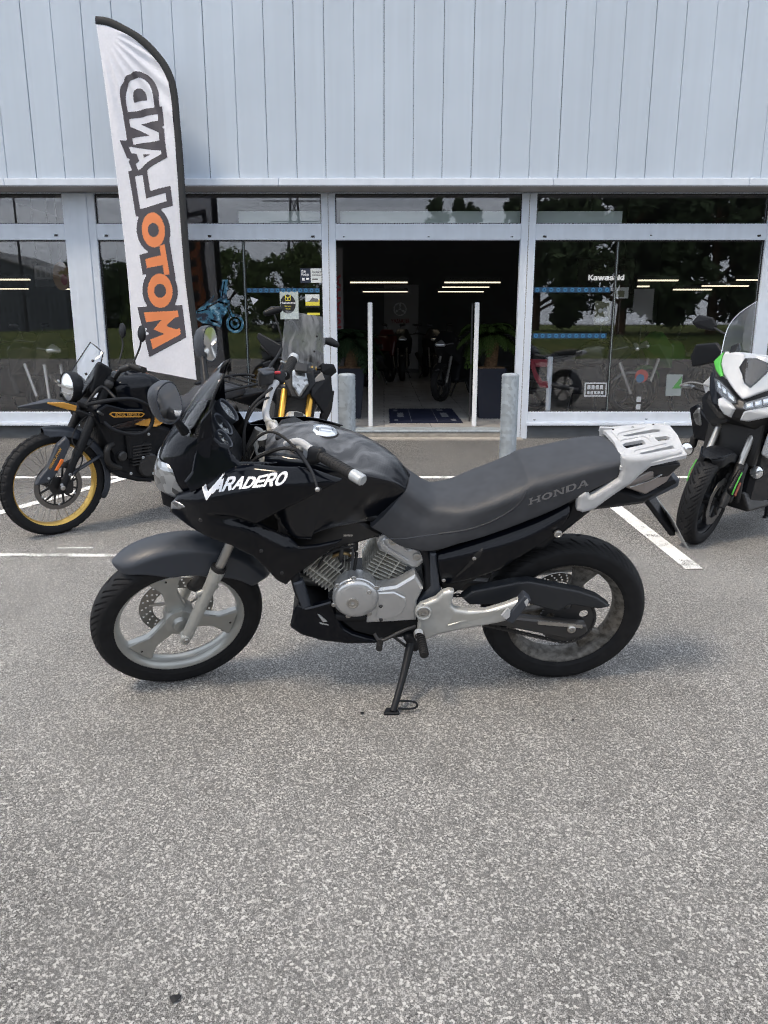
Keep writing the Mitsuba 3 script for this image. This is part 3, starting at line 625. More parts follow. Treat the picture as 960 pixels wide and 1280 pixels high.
ad('passenger_footrest', cat(hull(*[((u, v, w), .006) for u, w in [(0.420,0.409),(0.477,0.501),(0.493,0.487),(0.442,0.395)] for v in (-.195, -.165)])), 'm_satin')
ad('passenger_footrest__clamp', cat(prism([(0.398,0.431),(0.418,0.462),(0.430,0.451),(0.430,0.424),(0.417,0.410)], -.206, -.198, .002), prism([(0.475,0.485),(0.485,0.498),(0.491,0.488),(0.485,0.464)], -.202, -.17)), 'm_rack')
pg = [(0.119,0.336)][0]
ad('footrest', cat(rod((pg[0], -.17, pg[1]), (pg[0]+.006, -.285, pg[1]-.012), .014, 14), *[rod((pg[0]+.006*t, -.20-.075*t, pg[1]-.012*t), (pg[0]+.006*t, -.205-.075*t, pg[1]-.012*t), .0165, 14) for t in np.linspace(0, 1, 8)]), 'm_rubber')
ad('footrest__return_spring', cat(*[xf(lathe([(-.002, .016), (0, .018), (.002, .016), (0, .014), (-.002, .016)], 20), Tr(pg[0]-.006, -.178-.006*i, pg[1]+.004)) for i in range(4)]), 'm_steel')
ad('gear_lever', tube([(0.103,-0.150,0.348),(0.047,-0.165,0.335),(-0.005,-0.170,0.308),(-0.028,-0.170,0.305),(-0.045,-0.160,0.326)], .0065, 10), 'm_darkmetal')
ad('gear_lever__pedal', rod([(-0.025,-0.170,0.297),(-0.030,-0.220,0.305)][0], [(-0.025,-0.170,0.297),(-0.030,-0.220,0.305)][1], .0115, 14), 'm_rubber')
ad('gear_lever__linkage', rod([(0.025,-0.160,0.310),(0.087,-0.130,0.230)][0], [(0.025,-0.160,0.310),(0.087,-0.130,0.230)][1], .005, 8), 'm_darkmetal')
binv = np.linalg.inv(BIKE)
foot = (binv@np.array([.032, 2.505, .012, 1]))[:3]; sp0 = np.array([(0.092,-0.125,0.263)][0])
ad('side_stand', cat(tube([sp0, sp0+(foot-sp0)*.5+[.004, 0, 0], foot], [.017, .013, .012], 14), hull((sp0+[-.01, 0, .02], .02), (sp0+[.015, 0, -.03], .016))), 'm_satin2')
ftw = np.array([.028, 2.505, .0])
add(K+'__side_stand__foot', hull(((.004, 2.50, .006), .006), ((.05, 2.50, .006), .006), ((.012, 2.53, .006), .006), ((.044, 2.53, .006), .006)), 'm_satin2')
add(K+'__side_stand__wire', tube([(.04, 2.52, .045), (.10, 2.515, .045), (.118, 2.515, .036), (.115, 2.515, .022), (.05, 2.515, .018)], .004, 8), 'm_satin2')

# tank
def interp(tab, x):
    t = np.array(tab, float); return pch(t[:, 0], t[:, 1])(x)
def body(S, top, bot, prof, slope, n=44):
    """loft along u; prof(s) -> list of (half width, height fraction from bottom 0 to top 1); slope(s): rearward lean of the section"""
    secs = []
    for s_ in S:
        P = np.array(prof(s_)); t_, b_ = top(s_), bot(s_)
        v_ = P[:, 0]; w_ = b_+(t_-b_)*P[:, 1]
        L = np.concatenate([[0], np.cumsum(np.hypot(np.diff(v_), np.diff(w_)))]); q_ = np.linspace(0, L[-1], n)
        vv, ww = pch(L, v_)(q_), pch(L, w_)(q_)
        vv = np.concatenate([vv, -vv[::-1][1:-1]]); ww = np.concatenate([ww, ww[::-1][1:-1]])
        secs.append(np.stack([s_+slope(s_)*(ww-t_), vv, ww], 1))
    v, f = loft(secs); return v, f[:, ::-1]
tk_top = lambda s_: float(interp([(-.40, 1.035), (-.34, 1.060), (-.27, 1.062), (-.2, 1.045), (-.1, 1.014), (-.02, .978), (.03, .942), (.065, .903), (.088, .868)], s_))
tk_bot = lambda s_: float(interp([(-.40, .80), (-.3, .70), (-.15, .715), (-.02, .735), (.088, .742)], s_))
tk_hw = lambda s_: float(interp([(-.40, .12), (-.3, .165), (-.18, .178), (-.08, .172), (0, .145), (.05, .112), (.088, .085)], s_))
def tk_prof(s_):
    h = tk_hw(s_); k = float(sm(s_, -.30, -.12)*(1-sm(s_, .0, .08)))
    return [(0, 0), (h*.55, .0), (h*.88, .05), (h*.93, .25), (h*.96, .50), (h*.995, .74), (h*1.0, .83), (h*.992, .862), (h*.975, .872), (h*.80, .905), (h*.45, .965), (h*.15, .995), (0, 1)]
tank = body(np.linspace(-.40, .088, 60), tk_top, tk_bot, tk_prof, lambda s_: .90*float(sm(s_, -.3, .05)))
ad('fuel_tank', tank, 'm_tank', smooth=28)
cap = np.array([(-0.214,0.000,1.040)][0]); nn_ = np.array([.22, 0, .975])
capM = BIKE@Tr(*(cap+[0, 0, -.002]))@Rot([0, 1, 0], 9)@Rot([1, 0, 0], -90)
ad('fuel_tank__filler_cap', lathe([(.012, .052), (-.004, .052), (-.007, .049), (-.009, .046)], 48), 'm_rubber', capM)
ad('fuel_tank__filler_lid', lathe([(0, .047), (-.010, .047), (-.014, .043), (-.016, .03), (-.012, .022), (-.0135, .012), (-.0135, 0)], 48), 'm_chrome', capM, smooth=25)
ad('fuel_tank__lid_tab', bx(-.012, .03, -.019, -.012, -.012, .012, .003), 'm_chrome', capM)
cv = fill2d(Polygon([(-0.374,1.012),(-0.372,1.050),(-0.352,1.075),(-0.314,1.085),(-0.270,1.072),(-0.241,1.046),(-0.253,1.032),(-0.286,1.000),(-0.335,0.988)]).buffer(0), .012)
def topsurf(P, Y):
    v, f = tank; m = trimesh.Trimesh(v, f, process=False); return m
ad('tank_cover', hull(*[((u, v, w), .008) for u, v, w in [(-0.360,-0.060,1.046),(-0.373,0.060,1.030),(-0.354,0.100,1.040),(-0.316,0.110,1.045),(-0.249,0.060,1.030),(-0.252,0.000,1.034),(-0.297,-0.060,1.023)]]), 'm_satin2')
# seat
st_top = lambda s_: float(interp([(.075, .885), (.10, .865), (.137, .838), (.17, .822), (.225, .824), (.335, .862), (.41, .896), (.445, .914), (.468, .930), (.52, .943), (.613, .965), (.70, .982), (.76, .984), (.80, .972), (.828, .935)], s_))
st_bot = lambda s_: float(interp([(.075, .742), (.10, .725), (.17, .665), (.21, .655), (.27, .690), (.42, .752), (.58, .822), (.63, .852), (.73, .905), (.78, .925), (.828, .92)], s_))
st_hw = lambda s_: float(interp([(.075, .128), (.17, .138), (.28, .152), (.40, .150), (.60, .138), (.72, .128), (.79, .112), (.828, .085)], s_))
def st_prof(s_):
    h = st_hw(s_); k = float(1-sm(s_, .12, .34)); t_ = h*(1-.20*k)
    return [(0, 0), (h*.7, 0), (h*.985, .03), (h*1.0, .16), (h*(1-.06*k), .45), (t_*1.0+.0, .72-.02*k), (t_*.94, .84), (t_*.78, .93), (t_*.45, .985), (0, 1)]
seat = body(np.concatenate([np.linspace(.075, .43, 36), np.linspace(.436, .48, 10), np.linspace(.49, .828, 36)]), st_top, st_bot, st_prof, lambda s_: .94*float(1-sm(s_, .08, .34))-.25*float(sm(s_, .74, .828)))
ad('seat', seat, 'm_vinyl', smooth=45)
pl = hit(seat, spline([(0.170,0.726),(0.259,0.746),(0.326,0.770),(0.404,0.816),(0.441,0.858),(0.456,0.891)], step=.01))[0]
ad('seat__piping', tube(pl+[0, .0005, 0], .0030, 8, step=.008), 'm_vinyl')
pl = hit(seat, spline([(-0.013,0.706),(0.042,0.705),(0.110,0.715),(0.173,0.726)], step=.01))[0]
ad('seat__seam', tube(pl+[0, .0012, 0], .0022, 6), 'm_satin')
def slab(letter, w):
    s = []
    R_ = lambda a, b, c, d: s.append(sbox(a, b, c, d))
    if letter == 'H': R_(.14, 0, .38, 1); R_(w-.38, 0, w-.14, 1); R_(.2, .4, w-.2, .6); [R_(a, b, a+.52, b+.16) for a in (0, w-.52) for b in (0, .84)]
    if letter == 'O': return affinity.scale(Point(.5, .5).buffer(.5), w, 1, origin=(0, 0)).difference(affinity.scale(Point(.5, .5).buffer(.27), w*.95, 1.05, origin=(0.02, .5)))
    if letter == 'N': R_(.14, 0, .36, 1); R_(w-.36, 0, w-.14, 1); s.append(Polygon([(.12, 1), (.42, 1), (w-.12, 0), (w-.42, 0)])); R_(0, .84, .45, 1); R_(0, 0, .5, .16); R_(w-.5, .84, w, 1)
    if letter == 'D': return unary_union([sbox(0, 0, .45, 1), Polygon([(.2, 0), (w-.35, 0), (w-.08, .2), (w, .5), (w-.08, .8), (w-.35, 1), (.2, 1)])]).difference(Polygon([(.4, .18), (w-.45, .18), (w-.28, .5), (w-.45, .82), (.4, .82)]))
    if letter == 'A': s += [Polygon([(.08, 0), (.32, 0), (w/2+.12, 1), (w/2-.16, 1)]), Polygon([(w-.06, 0), (w-.36, 0), (w/2-.16, 1), (w/2+.16, 1)])]; R_(.3, .22, w-.3, .38); R_(0, 0, .46, .15); R_(w-.5, 0, w, .15)
    return unary_union(s)
x, word = 0, []
for ch_, w_ in zip('HONDA', (1.55, 1.4, 1.5, 1.35, 1.5)): word.append(affinity.translate(slab(ch_, w_), x)); x += w_+.12
h0, h1, h2 = [np.array(q_) for q_ in [(0.466,0.837),(0.666,0.904),(0.464,0.861)]]
ex, ey = (h1-h0)/x, (h2-h0)*1.05
word = affinity.affine_transform(unary_union(word), [ex[0], ey[0], ex[1], ey[1], h0[0], h0[1]])
ad('seat__lettering', decal(word, lambda P: hit(seat, P), .008), 'm_print_grey', smooth=False)

# side cowls with the lettering
COWL = [(-0.723,0.813),(-0.713,0.851),(-0.684,0.890),(-0.621,0.923),(-0.545,0.969),(-0.484,1.003),(-0.425,1.016),(-0.351,1.015),(-0.288,1.015),(-0.236,1.006),(-0.185,0.988),(-0.150,0.976),(-0.200,0.952),(-0.292,0.897),(-0.350,0.863),(-0.393,0.835),(-0.429,0.812),(-0.379,0.761),(-0.301,0.699),(-0.229,0.704),(-0.154,0.718),(-0.184,0.681),(-0.251,0.625),(-0.293,0.584),(-0.328,0.548),(-0.355,0.512),(-0.386,0.539),(-0.421,0.609),(-0.457,0.663),(-0.527,0.711),(-0.580,0.730),(-0.668,0.772)]
cw_c = pch(*np.array([(-0.707,0.870),(-0.658,0.885),(-0.581,0.909),(-0.492,0.938),(-0.417,0.958),(-0.318,0.976),(-0.231,0.975),(-0.145,0.970)]).T)
cw_b = pch([-.76, -.70, -.6, -.5, -.4, -.3, -.2, -.1], [.115, .155, .215, .245, .258, .258, .245, .225])
cw_2 = pch(*np.array([(-0.581,0.805),(-0.510,0.798),(-0.439,0.770),(-0.380,0.724),(-0.329,0.689),(-0.282,0.676)]).T)
def cowl_v(u, w):
    d = w-cw_c(u); k = .004
    up_ = np.where(d > 0, d*.95, 0); dn = np.where(d < 0, -d*.30, 0)
    s_ = np.sqrt(d*d+k*k)-k
    d2 = w-cw_2(u); gr2 = 1.15*np.clip(d2, 0, .030)*(1-sm(d2, .030, .05))*sm(u, -.60, -.50)*(1-sm(u, -.34, -.28))
    return -cw_b(u)+(s_+d)/2*.95+(s_-d)/2*.30+gr2
def resolve(poly, fn): return poly
cowl = panel(COWL, cowl_v, .005, .010, .010)
ad('side_cowl', cowl, 'm_gloss', smooth=40)
ad('side_cowl', mirror(cowl), 'm_gloss', smooth=40)
vl = [letters(c_, 1.0) for c_ in 'ARADERO']
xx, parts_ = .0, []
for c_, g_ in zip('ARADERO', vl):
    b_ = g_.bounds; sc_ = .78/(b_[2]-b_[0]); parts_.append(affinity.translate(affinity.scale(g_, sc_, 1/(b_[3]-b_[1]), origin=(b_[0], b_[1])), xx-b_[0], -b_[1])); xx += .86
wordv = unary_union(parts_).buffer(.03, join_style=2)
bl = pch(*np.array([(-0.563,0.927),(-0.507,0.946),(-0.444,0.960),(-0.381,0.970),(-0.311,0.977)]).T); u0_, u1_ = [(-0.558,0.928),(-0.329,0.976)][0][0], [(-0.558,0.928),(-0.329,0.976)][1][0]
from shapely import transform as shp_t
def warp(c): 
    x_ = c[:, 0]/xx; uu = u0_+(u1_-u0_)*x_; H_ = .030+.003*np.sin(x_*9)+.008*x_*0
    return np.stack([uu+.020*c[:, 1], bl(uu)+H_*c[:, 1]+.004*(1-x_)*c[:, 1]], 1)
wordv = shp_t(wordv.segmentize(.08), warp)
vee = Polygon([(-0.595,0.938),(-0.582,0.949),(-0.572,0.931),(-0.517,0.987),(-0.532,0.961),(-0.577,0.906)])
rsw = Polygon([(-0.356,0.982),(-0.339,0.966),(-0.329,0.969),(-0.346,0.984)])
ad('side_cowl__lettering', decal(unary_union([wordv, vee]).buffer(0), lambda P: hit(cowl, P), .006), 'm_print_white', smooth=False)
ad('side_cowl__lettering', xf(decal(affinity.scale(unary_union([wordv, vee]).buffer(0), 1, 1), lambda P: hit(cowl, P), .01), Sc(1, -1, 1)), 'm_print_white', smooth=False)
for x_, y_ in [(-0.221,0.954),(-0.364,0.582),(-0.175,0.721),(-0.424,0.694),(-0.610,0.817)]:
    bv_ = hit(cowl, [[x_, y_]])[0][0][1]
    if bv_ == bv_: ad('side_cowl__bolt', bolt(x_, y_, bv_, .0065, .004), 'm_darkmetal')
ind = panel([(-0.713,0.832),(-0.707,0.861),(-0.693,0.876),(-0.661,0.867),(-0.657,0.858),(-0.679,0.841)], lambda u, w: cowl_v(u, w)-.004, .004, .006, .006)
ad('indicator', ind, 'm_lens', smooth=40); ad('indicator', mirror(ind), 'm_lens', smooth=40)
icw = [(-0.584,1.143),(-0.548,1.182),(-0.551,1.127),(-0.548,1.084),(-0.530,1.065),(-0.508,1.060),(-0.496,1.030),(-0.473,1.007),(-0.414,1.007),(-0.356,1.006),(-0.469,0.987),(-0.548,0.953),(-0.630,0.918),(-0.649,0.953),(-0.625,0.981),(-0.611,1.044)]
inner = panel(icw, lambda u, w: -.150-.25*(u+.6)*0-.35*np.clip(1.06-w, 0, .2), .005, .008)
ad('inner_cowl', inner, 'm_gloss', smooth=40); ad('inner_cowl', mirror(inner), 'm_gloss', smooth=40)

# nose, headlight, windscreen, dash
def ushell(tab, n=41, th=.004, ex=2.3, ztilt=0.0):
    """stacked U-shaped sections: (w, u of the tip, u of the rear edge, half width)"""
    t = np.array(tab, float); W = np.linspace(t[0, 0], t[-1, 0], 36); out = []
    for off in (0, -th):
        secs = []
        for w in W:
            ut, ur, b = [float(pch(t[:, 0], t[:, k])(w)) for k in (1, 2, 3)]
            ut -= off; b += off; a = np.linspace(-np.pi/2, np.pi/2, n)
            x_ = np.sign(np.cos(a))*np.abs(np.cos(a))**(2/ex); y_ = np.sign(np.sin(a))*np.abs(np.sin(a))**(2/ex)
            secs.append(np.stack([ur+(ut-ur)*x_, b*y_, np.full(n, w)+ztilt*(1-x_)], 1))
        out.append(np.array(secs))
    o, i = out; a_, b_ = o.shape[:2]; nn2 = a_*b_
    v1, f1 = grid(o); v2, f2 = grid(i); idx = np.arange(nn2).reshape(a_, b_)
    loop = np.concatenate([idx[:, 0], idx[-1, 1:], idx[-2::-1, -1], idx[0, -2:0:-1]]); l2 = np.roll(loop, -1)
    return np.vstack([v1, v2]), np.vstack([f1[:, ::-1], f2+nn2, np.stack([loop, l2+nn2, l2], 1), np.stack([loop, loop+nn2, l2+nn2], 1)])
nose = ushell([(.845, -.735, -.60, .115), (.88, -.775, -.595, .145), (.94, -.772, -.58, .165), (1.00, -.750, -.57, .165), (1.05, -.718, -.56, .158), (1.095, -.672, -.55, .148)], ex=2.2)
ad('nose_cowl', nose, 'm_gloss', smooth=50)
lens = ushell([(.865, -.768, -.64, .136), (.89, -.784, -.66, .146), (.93, -.780, -.68, .148), (.965, -.768, -.69, .14), (.985, -.760, -.70, .12)], ex=2.2)
ad('headlight', lens, 'm_lens', smooth=50)
ad('nose_cowl__chin', hull(*[((u, v, w), .01) for u, w in [(-0.739,0.889),(-0.711,0.866),(-0.701,0.818),(-0.738,0.836)] for v in (-.10, .10)]), 'm_satin2')
scr = ushell([(1.088, -.682, -.585, .150), (1.13, -.655, -.572, .142), (1.18, -.616, -.556, .130), (1.23, -.572, -.535, .112), (1.255, -.549, -.522, .095), (1.268, -.535, -.515, .075)], ex=2.4, ztilt=.0, th=.003)
ad('windscreen', scr, 'm_smoke', smooth=60)
t_ = np.array([(1.088, -.585, .150), (1.13, -.572, .142), (1.18, -.556, .130), (1.23, -.535, .112), (1.255, -.522, .095), (1.268, -.515, .075)])
ad('windscreen__edge_trim', cat(*[tube(np.stack([t_[:, 1]+.002, s_*t_[:, 2], t_[:, 0]], 1), .004, 8) for s_ in (-1, 1)]), 'm_satin2')
ad('dash', hull(*[((u, s_*v, w), .012) for s_ in (-1, 1) for u, v, w in ((-.64, .10, 1.10), (-.585, .10, 1.11), (-.55, .10, 1.04), (-.50, .09, .96), (-.62, .10, .96))]), 'm_satin2')
for (u, v, w), r_ in zip([(-0.546,0.075,1.083),(-0.554,-0.010,1.066),(-0.540,-0.085,1.047)], (.044, .042, .034)):
    Mg = BIKE@Tr(u, v, w)@Rot([0, 1, 0], -38)@Rot([0, 0, 1], 90)
    kk = ad('gauge', lathe([(.06, r_*.80), (-.012, r_*1.08), (-.020, r_*1.04), (-.018, r_*.9), (-.006, r_*.86)], 40), 'm_satin', Mg)
    add(kk+'__dial', lathe([(-.004, r_*.86), (-.005, 0)], 32), 'm_dial', Mg)
    add(kk+'__needle', cat(bx(-.002, r_*.6, -.009, -.007, -.0015, .0015), lathe([(-.006, .007), (-.010, .006), (-.011, 0)], 16)), 'm_silver', Mg)
    add(kk+'__glass', lathe([(-.013, r_*.88), (-.0135, 0)], 32), 'm_clear', Mg)
# mirrors
def mirror_unit(c, nrm, base, rx, rz, roll):
    n_ = np.array(nrm, float); n_ /= np.linalg.norm(n_); up_ = np.array([0, 0, 1.0]); s_ = np.cross(up_, n_); s_ /= np.linalg.norm(s_); t__ = np.cross(n_, s_)
    a = math.radians(roll); s2, t2 = s_*math.cos(a)+t__*math.sin(a), -s_*math.sin(a)+t__*math.cos(a)
    M = np.eye(4); M[:3, 0], M[:3, 1], M[:3, 2], M[:3, 3] = s2, t2, n_, c
    g_ = np.linspace(0, 2*np.pi, 41)[:-1]; sq = lambda x_: np.sign(x_)*np.abs(x_)**.8
    ex_, ey_ = rx*sq(np.cos(g_)), rz*sq(np.sin(g_))
    rings = [(1.0, .010), (1.03, .0), (1.0, -.016), (.86, -.032), (.6, -.044), (.3, -.050)]
    sh = loft([np.stack([ex_*k, ey_*k, np.full(40, z)], 1) for k, z in rings])
    kk = ad('mirror', xf(sh, M), 'm_satin', smooth=50)
    v_ = np.vstack([np.stack([ex_*.93, ey_*.93, np.full(40, .0105)], 1), [[0, 0, .0115]]]); f_ = np.array([[i, (i+1) % 40, 40] for i in range(40)])
    add(kk+'__glass', xf((v_, f_), M), 'm_mirror', BIKE, smooth=False)
    b_ = np.array(base); m_ = np.array(c)-n_*.03
    add(kk+'__stalk', tube([b_, b_+(m_-b_)*.5+[0, 0, .004], m_], [.015, .011, .010], 12), 'm_satin2', BIKE)
mirror_unit([(-0.643,-0.290,1.256)][0], (.80, -.50, .0), [(-0.635,-0.155,1.110)][0], .045, .063, 14)
mirror_unit([(-0.621,0.300,1.254)][0], (.86, -.42, .09), [(-0.615,0.160,1.121)][0], .041, .062, -14)
ad('mirror_001__arm', tube([(-0.618,0.170,1.129),(-0.631,0.220,1.164),(-0.639,0.270,1.191),(-0.632,0.290,1.211)], [.014, .012, .011, .010], 12), 'm_satin2')

# handlebar, controls, yokes, cables
hb_l = [(-0.372,0.000,1.023),(-0.349,-0.050,1.030),(-0.328,-0.090,1.036),(-0.304,-0.130,1.062),(-0.279,-0.155,1.072),(-0.253,-0.180,1.064),(-0.217,-0.220,1.060)]
hb_r = [(-0.374,0.030,1.031),(-0.387,0.070,1.041),(-0.406,0.100,1.044),(-0.415,0.125,1.060),(-0.412,0.160,1.082),(-0.402,0.200,1.112),(-0.391,0.235,1.126),(-0.373,0.270,1.138),(-0.357,0.290,1.152)]
ad('handlebar', cat(tube(hb_l, .0125, 14, step=.006), tube(hb_r, .0125, 14, step=.006)), 'm_rack')
def grip(name, a, b, e):
    a, b, e = np.array(a), np.array(b), np.array(e)
    kk = ad(name, tube([a, a+(b-a)*.02, a+(b-a)*.03, b], [.020, .020, .0165, .0165], 18, False), 'm_rubber')
    for i in range(10):
        t_ = .12+.80*i/9; c_ = a+(b-a)*t_; d_ = (b-a)/np.linalg.norm(b-a)
        add(kk+'__ridge', rod(c_-d_*.003, c_+d_*.003, .0178, 16), 'm_rubber', BIKE)
    add(kk+'__bar_end', tube([b, b+(e-b)*.1, b+(e-b)*.9, e], [.017, .0185, .0185, .015], 18, False), 'm_silver', BIKE)
gl = [(-0.215,-0.225,1.057),(-0.120,-0.325,1.042),(-0.087,-0.355,1.035)]
grip('grip', *gl)
gr_ = [(-0.357,0.285,1.144),(-0.333,0.380,1.171),(-0.328,0.400,1.177)]
grip('grip', *gr_)
ad('switch_housing', hull(*[(p_, .016) for p_ in [(-0.240,-0.200,1.062),(-0.223,-0.215,1.047),(-0.244,-0.200,1.032),(-0.215,-0.220,1.068)]]), 'm_satin2')
ad('switch_housing', hull(*[(p_, .016) for p_ in [(-0.386,0.260,1.138),(-0.367,0.275,1.151),(-0.391,0.260,1.150),(-0.372,0.260,1.132)]]), 'm_satin2')
ad('switch_housing_001__kill_switch', hull(*[(p_, .006) for p_ in [(-0.387,0.250,1.165),(-0.374,0.260,1.162)]]), mat('m_red', (.45, .03, .04), .4))
ad('brake_reservoir', hull(*[(p_, .010) for p_ in [(-0.431,0.200,1.181),(-0.395,0.230,1.180),(-0.434,0.200,1.141),(-0.402,0.220,1.143)]]), 'm_darkmetal')
ad('brake_reservoir__lid', hull(*[(p_, .006) for p_ in [(-0.436,0.200,1.190),(-0.409,0.230,1.186),(-0.392,0.220,1.175),(-0.420,0.190,1.179)]]), 'm_satin')
ad('clutch_lever', tube([(-0.289,-0.165,1.049),(-0.275,-0.200,1.046),(-0.256,-0.250,1.042),(-0.237,-0.300,1.033),(-0.227,-0.335,1.021),(-0.222,-0.355,1.010)], [.008, .007, .006, .005, .0045, .004], 10), 'm_satin2')
ad('clutch_lever__ball', hull(([(-0.222,-0.360,1.010)][0], .008)), 'm_steel')
ad('clutch_lever__perch', hull(*[(p_, .010) for p_ in [(-0.310,-0.120,1.038),(-0.282,-0.160,1.047),(-0.274,-0.160,1.066)]]), 'm_fork')
ad('brake_lever', tube([(-0.403,0.220,1.134),(-0.411,0.270,1.170),(-0.389,0.330,1.192),(-0.371,0.370,1.216)], [.008, .006, .005, .005], 10), 'm_satin2')
yk = [hull(*[(p_, .008) for p_ in L_]) for L_ in ([(-0.453,0.070,0.988),(-0.418,0.090,1.003),(-0.378,0.060,1.004),(-0.355,-0.050,1.008),(-0.365,-0.080,0.987),(-0.408,-0.080,0.955),(-0.436,0.000,0.969)], [(-0.408,0.090,1.045),(-0.379,0.070,1.050),(-0.366,0.060,1.019),(-0.401,0.080,1.008)], [(-0.370,-0.020,1.029),(-0.347,-0.040,1.037),(-0.336,-0.060,1.009),(-0.362,-0.040,0.997)], [(-0.430,-0.070,0.951),(-0.370,-0.080,0.975),(-0.377,-0.090,0.940),(-0.420,-0.080,0.929)])]
ad('top_yoke', yk[0], 'm_fork'); ad('handlebar_clamp', yk[1], 'm_fork'); ad('handlebar_clamp', yk[2], 'm_fork'); ad('top_yoke__fork_clamp', yk[3], 'm_fork')
ad('top_yoke__recess', hull(*[(p_, .005) for p_ in [(-0.432,0.055,0.989),(-0.405,0.060,0.998),(-0.397,0.020,0.989),(-0.422,0.020,0.977)]]), 'm_darkmetal')
for c_ in [(-0.400,0.090,1.036),(-0.383,0.085,1.035),(-0.364,-0.030,1.025),(-0.346,-0.050,1.030)]: ad('handlebar_clamp__bolt', hull((np.array(c_)+[0, 0, .012], .006)), 'm_steel')
ad('lower_yoke', cat(hull(*[((u, v, w), .016) for u, w in ((-.46, .80), (-.51, .78)) for v in (-.09, .09)])), 'm_fork')
ad('ignition_lock', rod(*[np.array(p_) for p_ in [(-0.413,0.000,0.998),(-0.417,0.000,1.021)]], .018, 18), 'm_steel')
for i, c_ in enumerate(([(-0.405,0.160,1.106),(-0.437,0.100,1.105),(-0.469,0.050,1.067),(-0.483,0.020,1.013),(-0.481,0.000,0.942)], [(-0.396,0.200,1.126),(-0.430,0.120,1.120),(-0.463,0.080,1.092),(-0.480,0.050,1.038),(-0.481,0.030,0.958)], [(-0.292,-0.160,1.050),(-0.341,-0.120,1.080),(-0.385,-0.100,1.085),(-0.432,-0.090,1.051),(-0.455,-0.080,0.999),(-0.453,-0.060,0.941)], [(-0.274,-0.170,1.043),(-0.325,-0.150,1.051),(-0.387,-0.120,1.022),(-0.434,-0.110,0.992),(-0.454,-0.100,0.945)])):
    ad('cable', tube(c_, (.0045, .0045, .0045, .006)[i], 8), 'm_rubber')

# tail: side panels, under tail, rack, lamp, number plate
TP = [(0.170,0.642),(0.235,0.665),(0.294,0.692),(0.382,0.732),(0.474,0.771),(0.552,0.810),(0.606,0.837),(0.612,0.819),(0.607,0.785),(0.601,0.763),(0.582,0.720),(0.538,0.688),(0.461,0.628),(0.439,0.615),(0.395,0.573),(0.327,0.541),(0.258,0.517),(0.224,0.509),(0.190,0.513),(0.178,0.577)]
tp_c = pch(*np.array([(0.169,0.622),(0.316,0.665),(0.476,0.723),(0.609,0.805)]).T)
def tp_v(u, w):
    d = w-tp_c(u); k = .003; s_ = np.sqrt(d*d+k*k)-k
    return -.145-.012*np.sin(np.clip((u-.16)/.45, 0, 1)*np.pi)+(s_+d)/2*1.1+(s_-d)/2*.22
tailp = panel(TP, tp_v, .005, .006, .010)
ad('tail_panel', tailp, 'm_gloss', smooth=40); ad('tail_panel', mirror(tailp), 'm_gloss', smooth=40)
ad('tail_panel__slot', decal(Polygon([(0.324,0.675),(0.318,0.646),(0.293,0.608),(0.246,0.549),(0.240,0.552),(0.276,0.608),(0.295,0.653)]), lambda P: hit(tailp, P)), 'm_black', smooth=False)
for x_, y_ in [(0.297,0.635),(0.199,0.531)]: ad('tail_panel__bolt', bolt(x_, y_, hit(tailp, [[x_, y_]])[0][0][1], .007, .004), 'm_steel')
q = [(0.578,0.726)][0]; ad('strap_hook', xf(lathe([(-.14, .007), (-.145, .014), (-.152, .014), (-.155, .009), (-.15, .006), (-.15, 0)], 20), Tr(q[0], 0, q[1])), 'm_steel')
ut = [(0.439,0.626),(0.605,0.769),(0.617,0.830),(0.699,0.887),(0.782,0.880),(0.856,0.852),(0.975,0.893),(0.985,0.881),(0.958,0.863),(0.881,0.803),(0.797,0.791),(0.707,0.780),(0.623,0.695),(0.552,0.625)]
ad('under_tail', prism(ut, -.098, .098, .02), 'm_satin2')
ad('under_tail__lip', hull(*[((u, s_*v, w), .008) for s_ in (-1, 1) for u, v, w in [(0.860,-0.085,0.854),(0.997,-0.050,0.878),(0.997,-0.050,0.859),(0.900,-0.080,0.826)]]), 'm_satin')
ad('tail_light', hull(*[((u, s_*v, w), .010) for s_ in (-1, 1) for u, v, w in [(0.806,-0.100,0.886),(0.845,-0.100,0.916),(0.952,-0.070,0.954),(0.972,-0.060,0.940),(0.943,-0.070,0.888),(0.873,-0.095,0.859)]]), mat('m_tail_lens', (.30, .27, .26), .12, metal=.6, coat=1.0), smooth=60)
ad('tail_light__band', tube([(0.810,-0.115,0.885),(0.856,-0.114,0.902),(0.913,-0.098,0.920),(0.960,-0.076,0.942)], .003, 8), 'm_chrome')
ad('under_tray', hull(*[((u, s_*.09, w), .008) for s_ in (-1, 1) for u, w in ((.78, .93), (.97, .955), (.80, .90), (.94, .92))]), 'm_black')
for s_ in (-1, 1): ad('rear_indicator', hull(*[(p_, .014) for p_ in ((.93, s_*.16, .93), (.965, s_*.165, .93), (.945, s_*.20, .93))]) if s_ > 0 else hull(((.93, .17, .90), .006), ((.94, .17, .90), .006)), 'm_lens')
hg = [(0.904,-0.060,0.781),(0.997,0.060,0.726),(1.094,0.060,0.582),(0.994,-0.060,0.667)]
ad('plate_hanger', hull(*[(np.array(p_)+[dx, 0, 0], .005) for p_ in [(0.895,-0.035,0.803),(0.949,0.035,0.779),(1.023,-0.035,0.652),(1.055,0.035,0.625)] for dx in (0, .012)]), 'm_satin2')
pA, pB = np.array([(0.992,0.000,0.745)][0]), np.array([(1.080,0.000,0.611)][0]); dn_ = (pB-pA)/np.linalg.norm(pB-pA); nn3 = np.array([-dn_[2], 0, dn_[0]])
pc = (pA+pB)/2; Lp = np.linalg.norm(pB-pA)/2
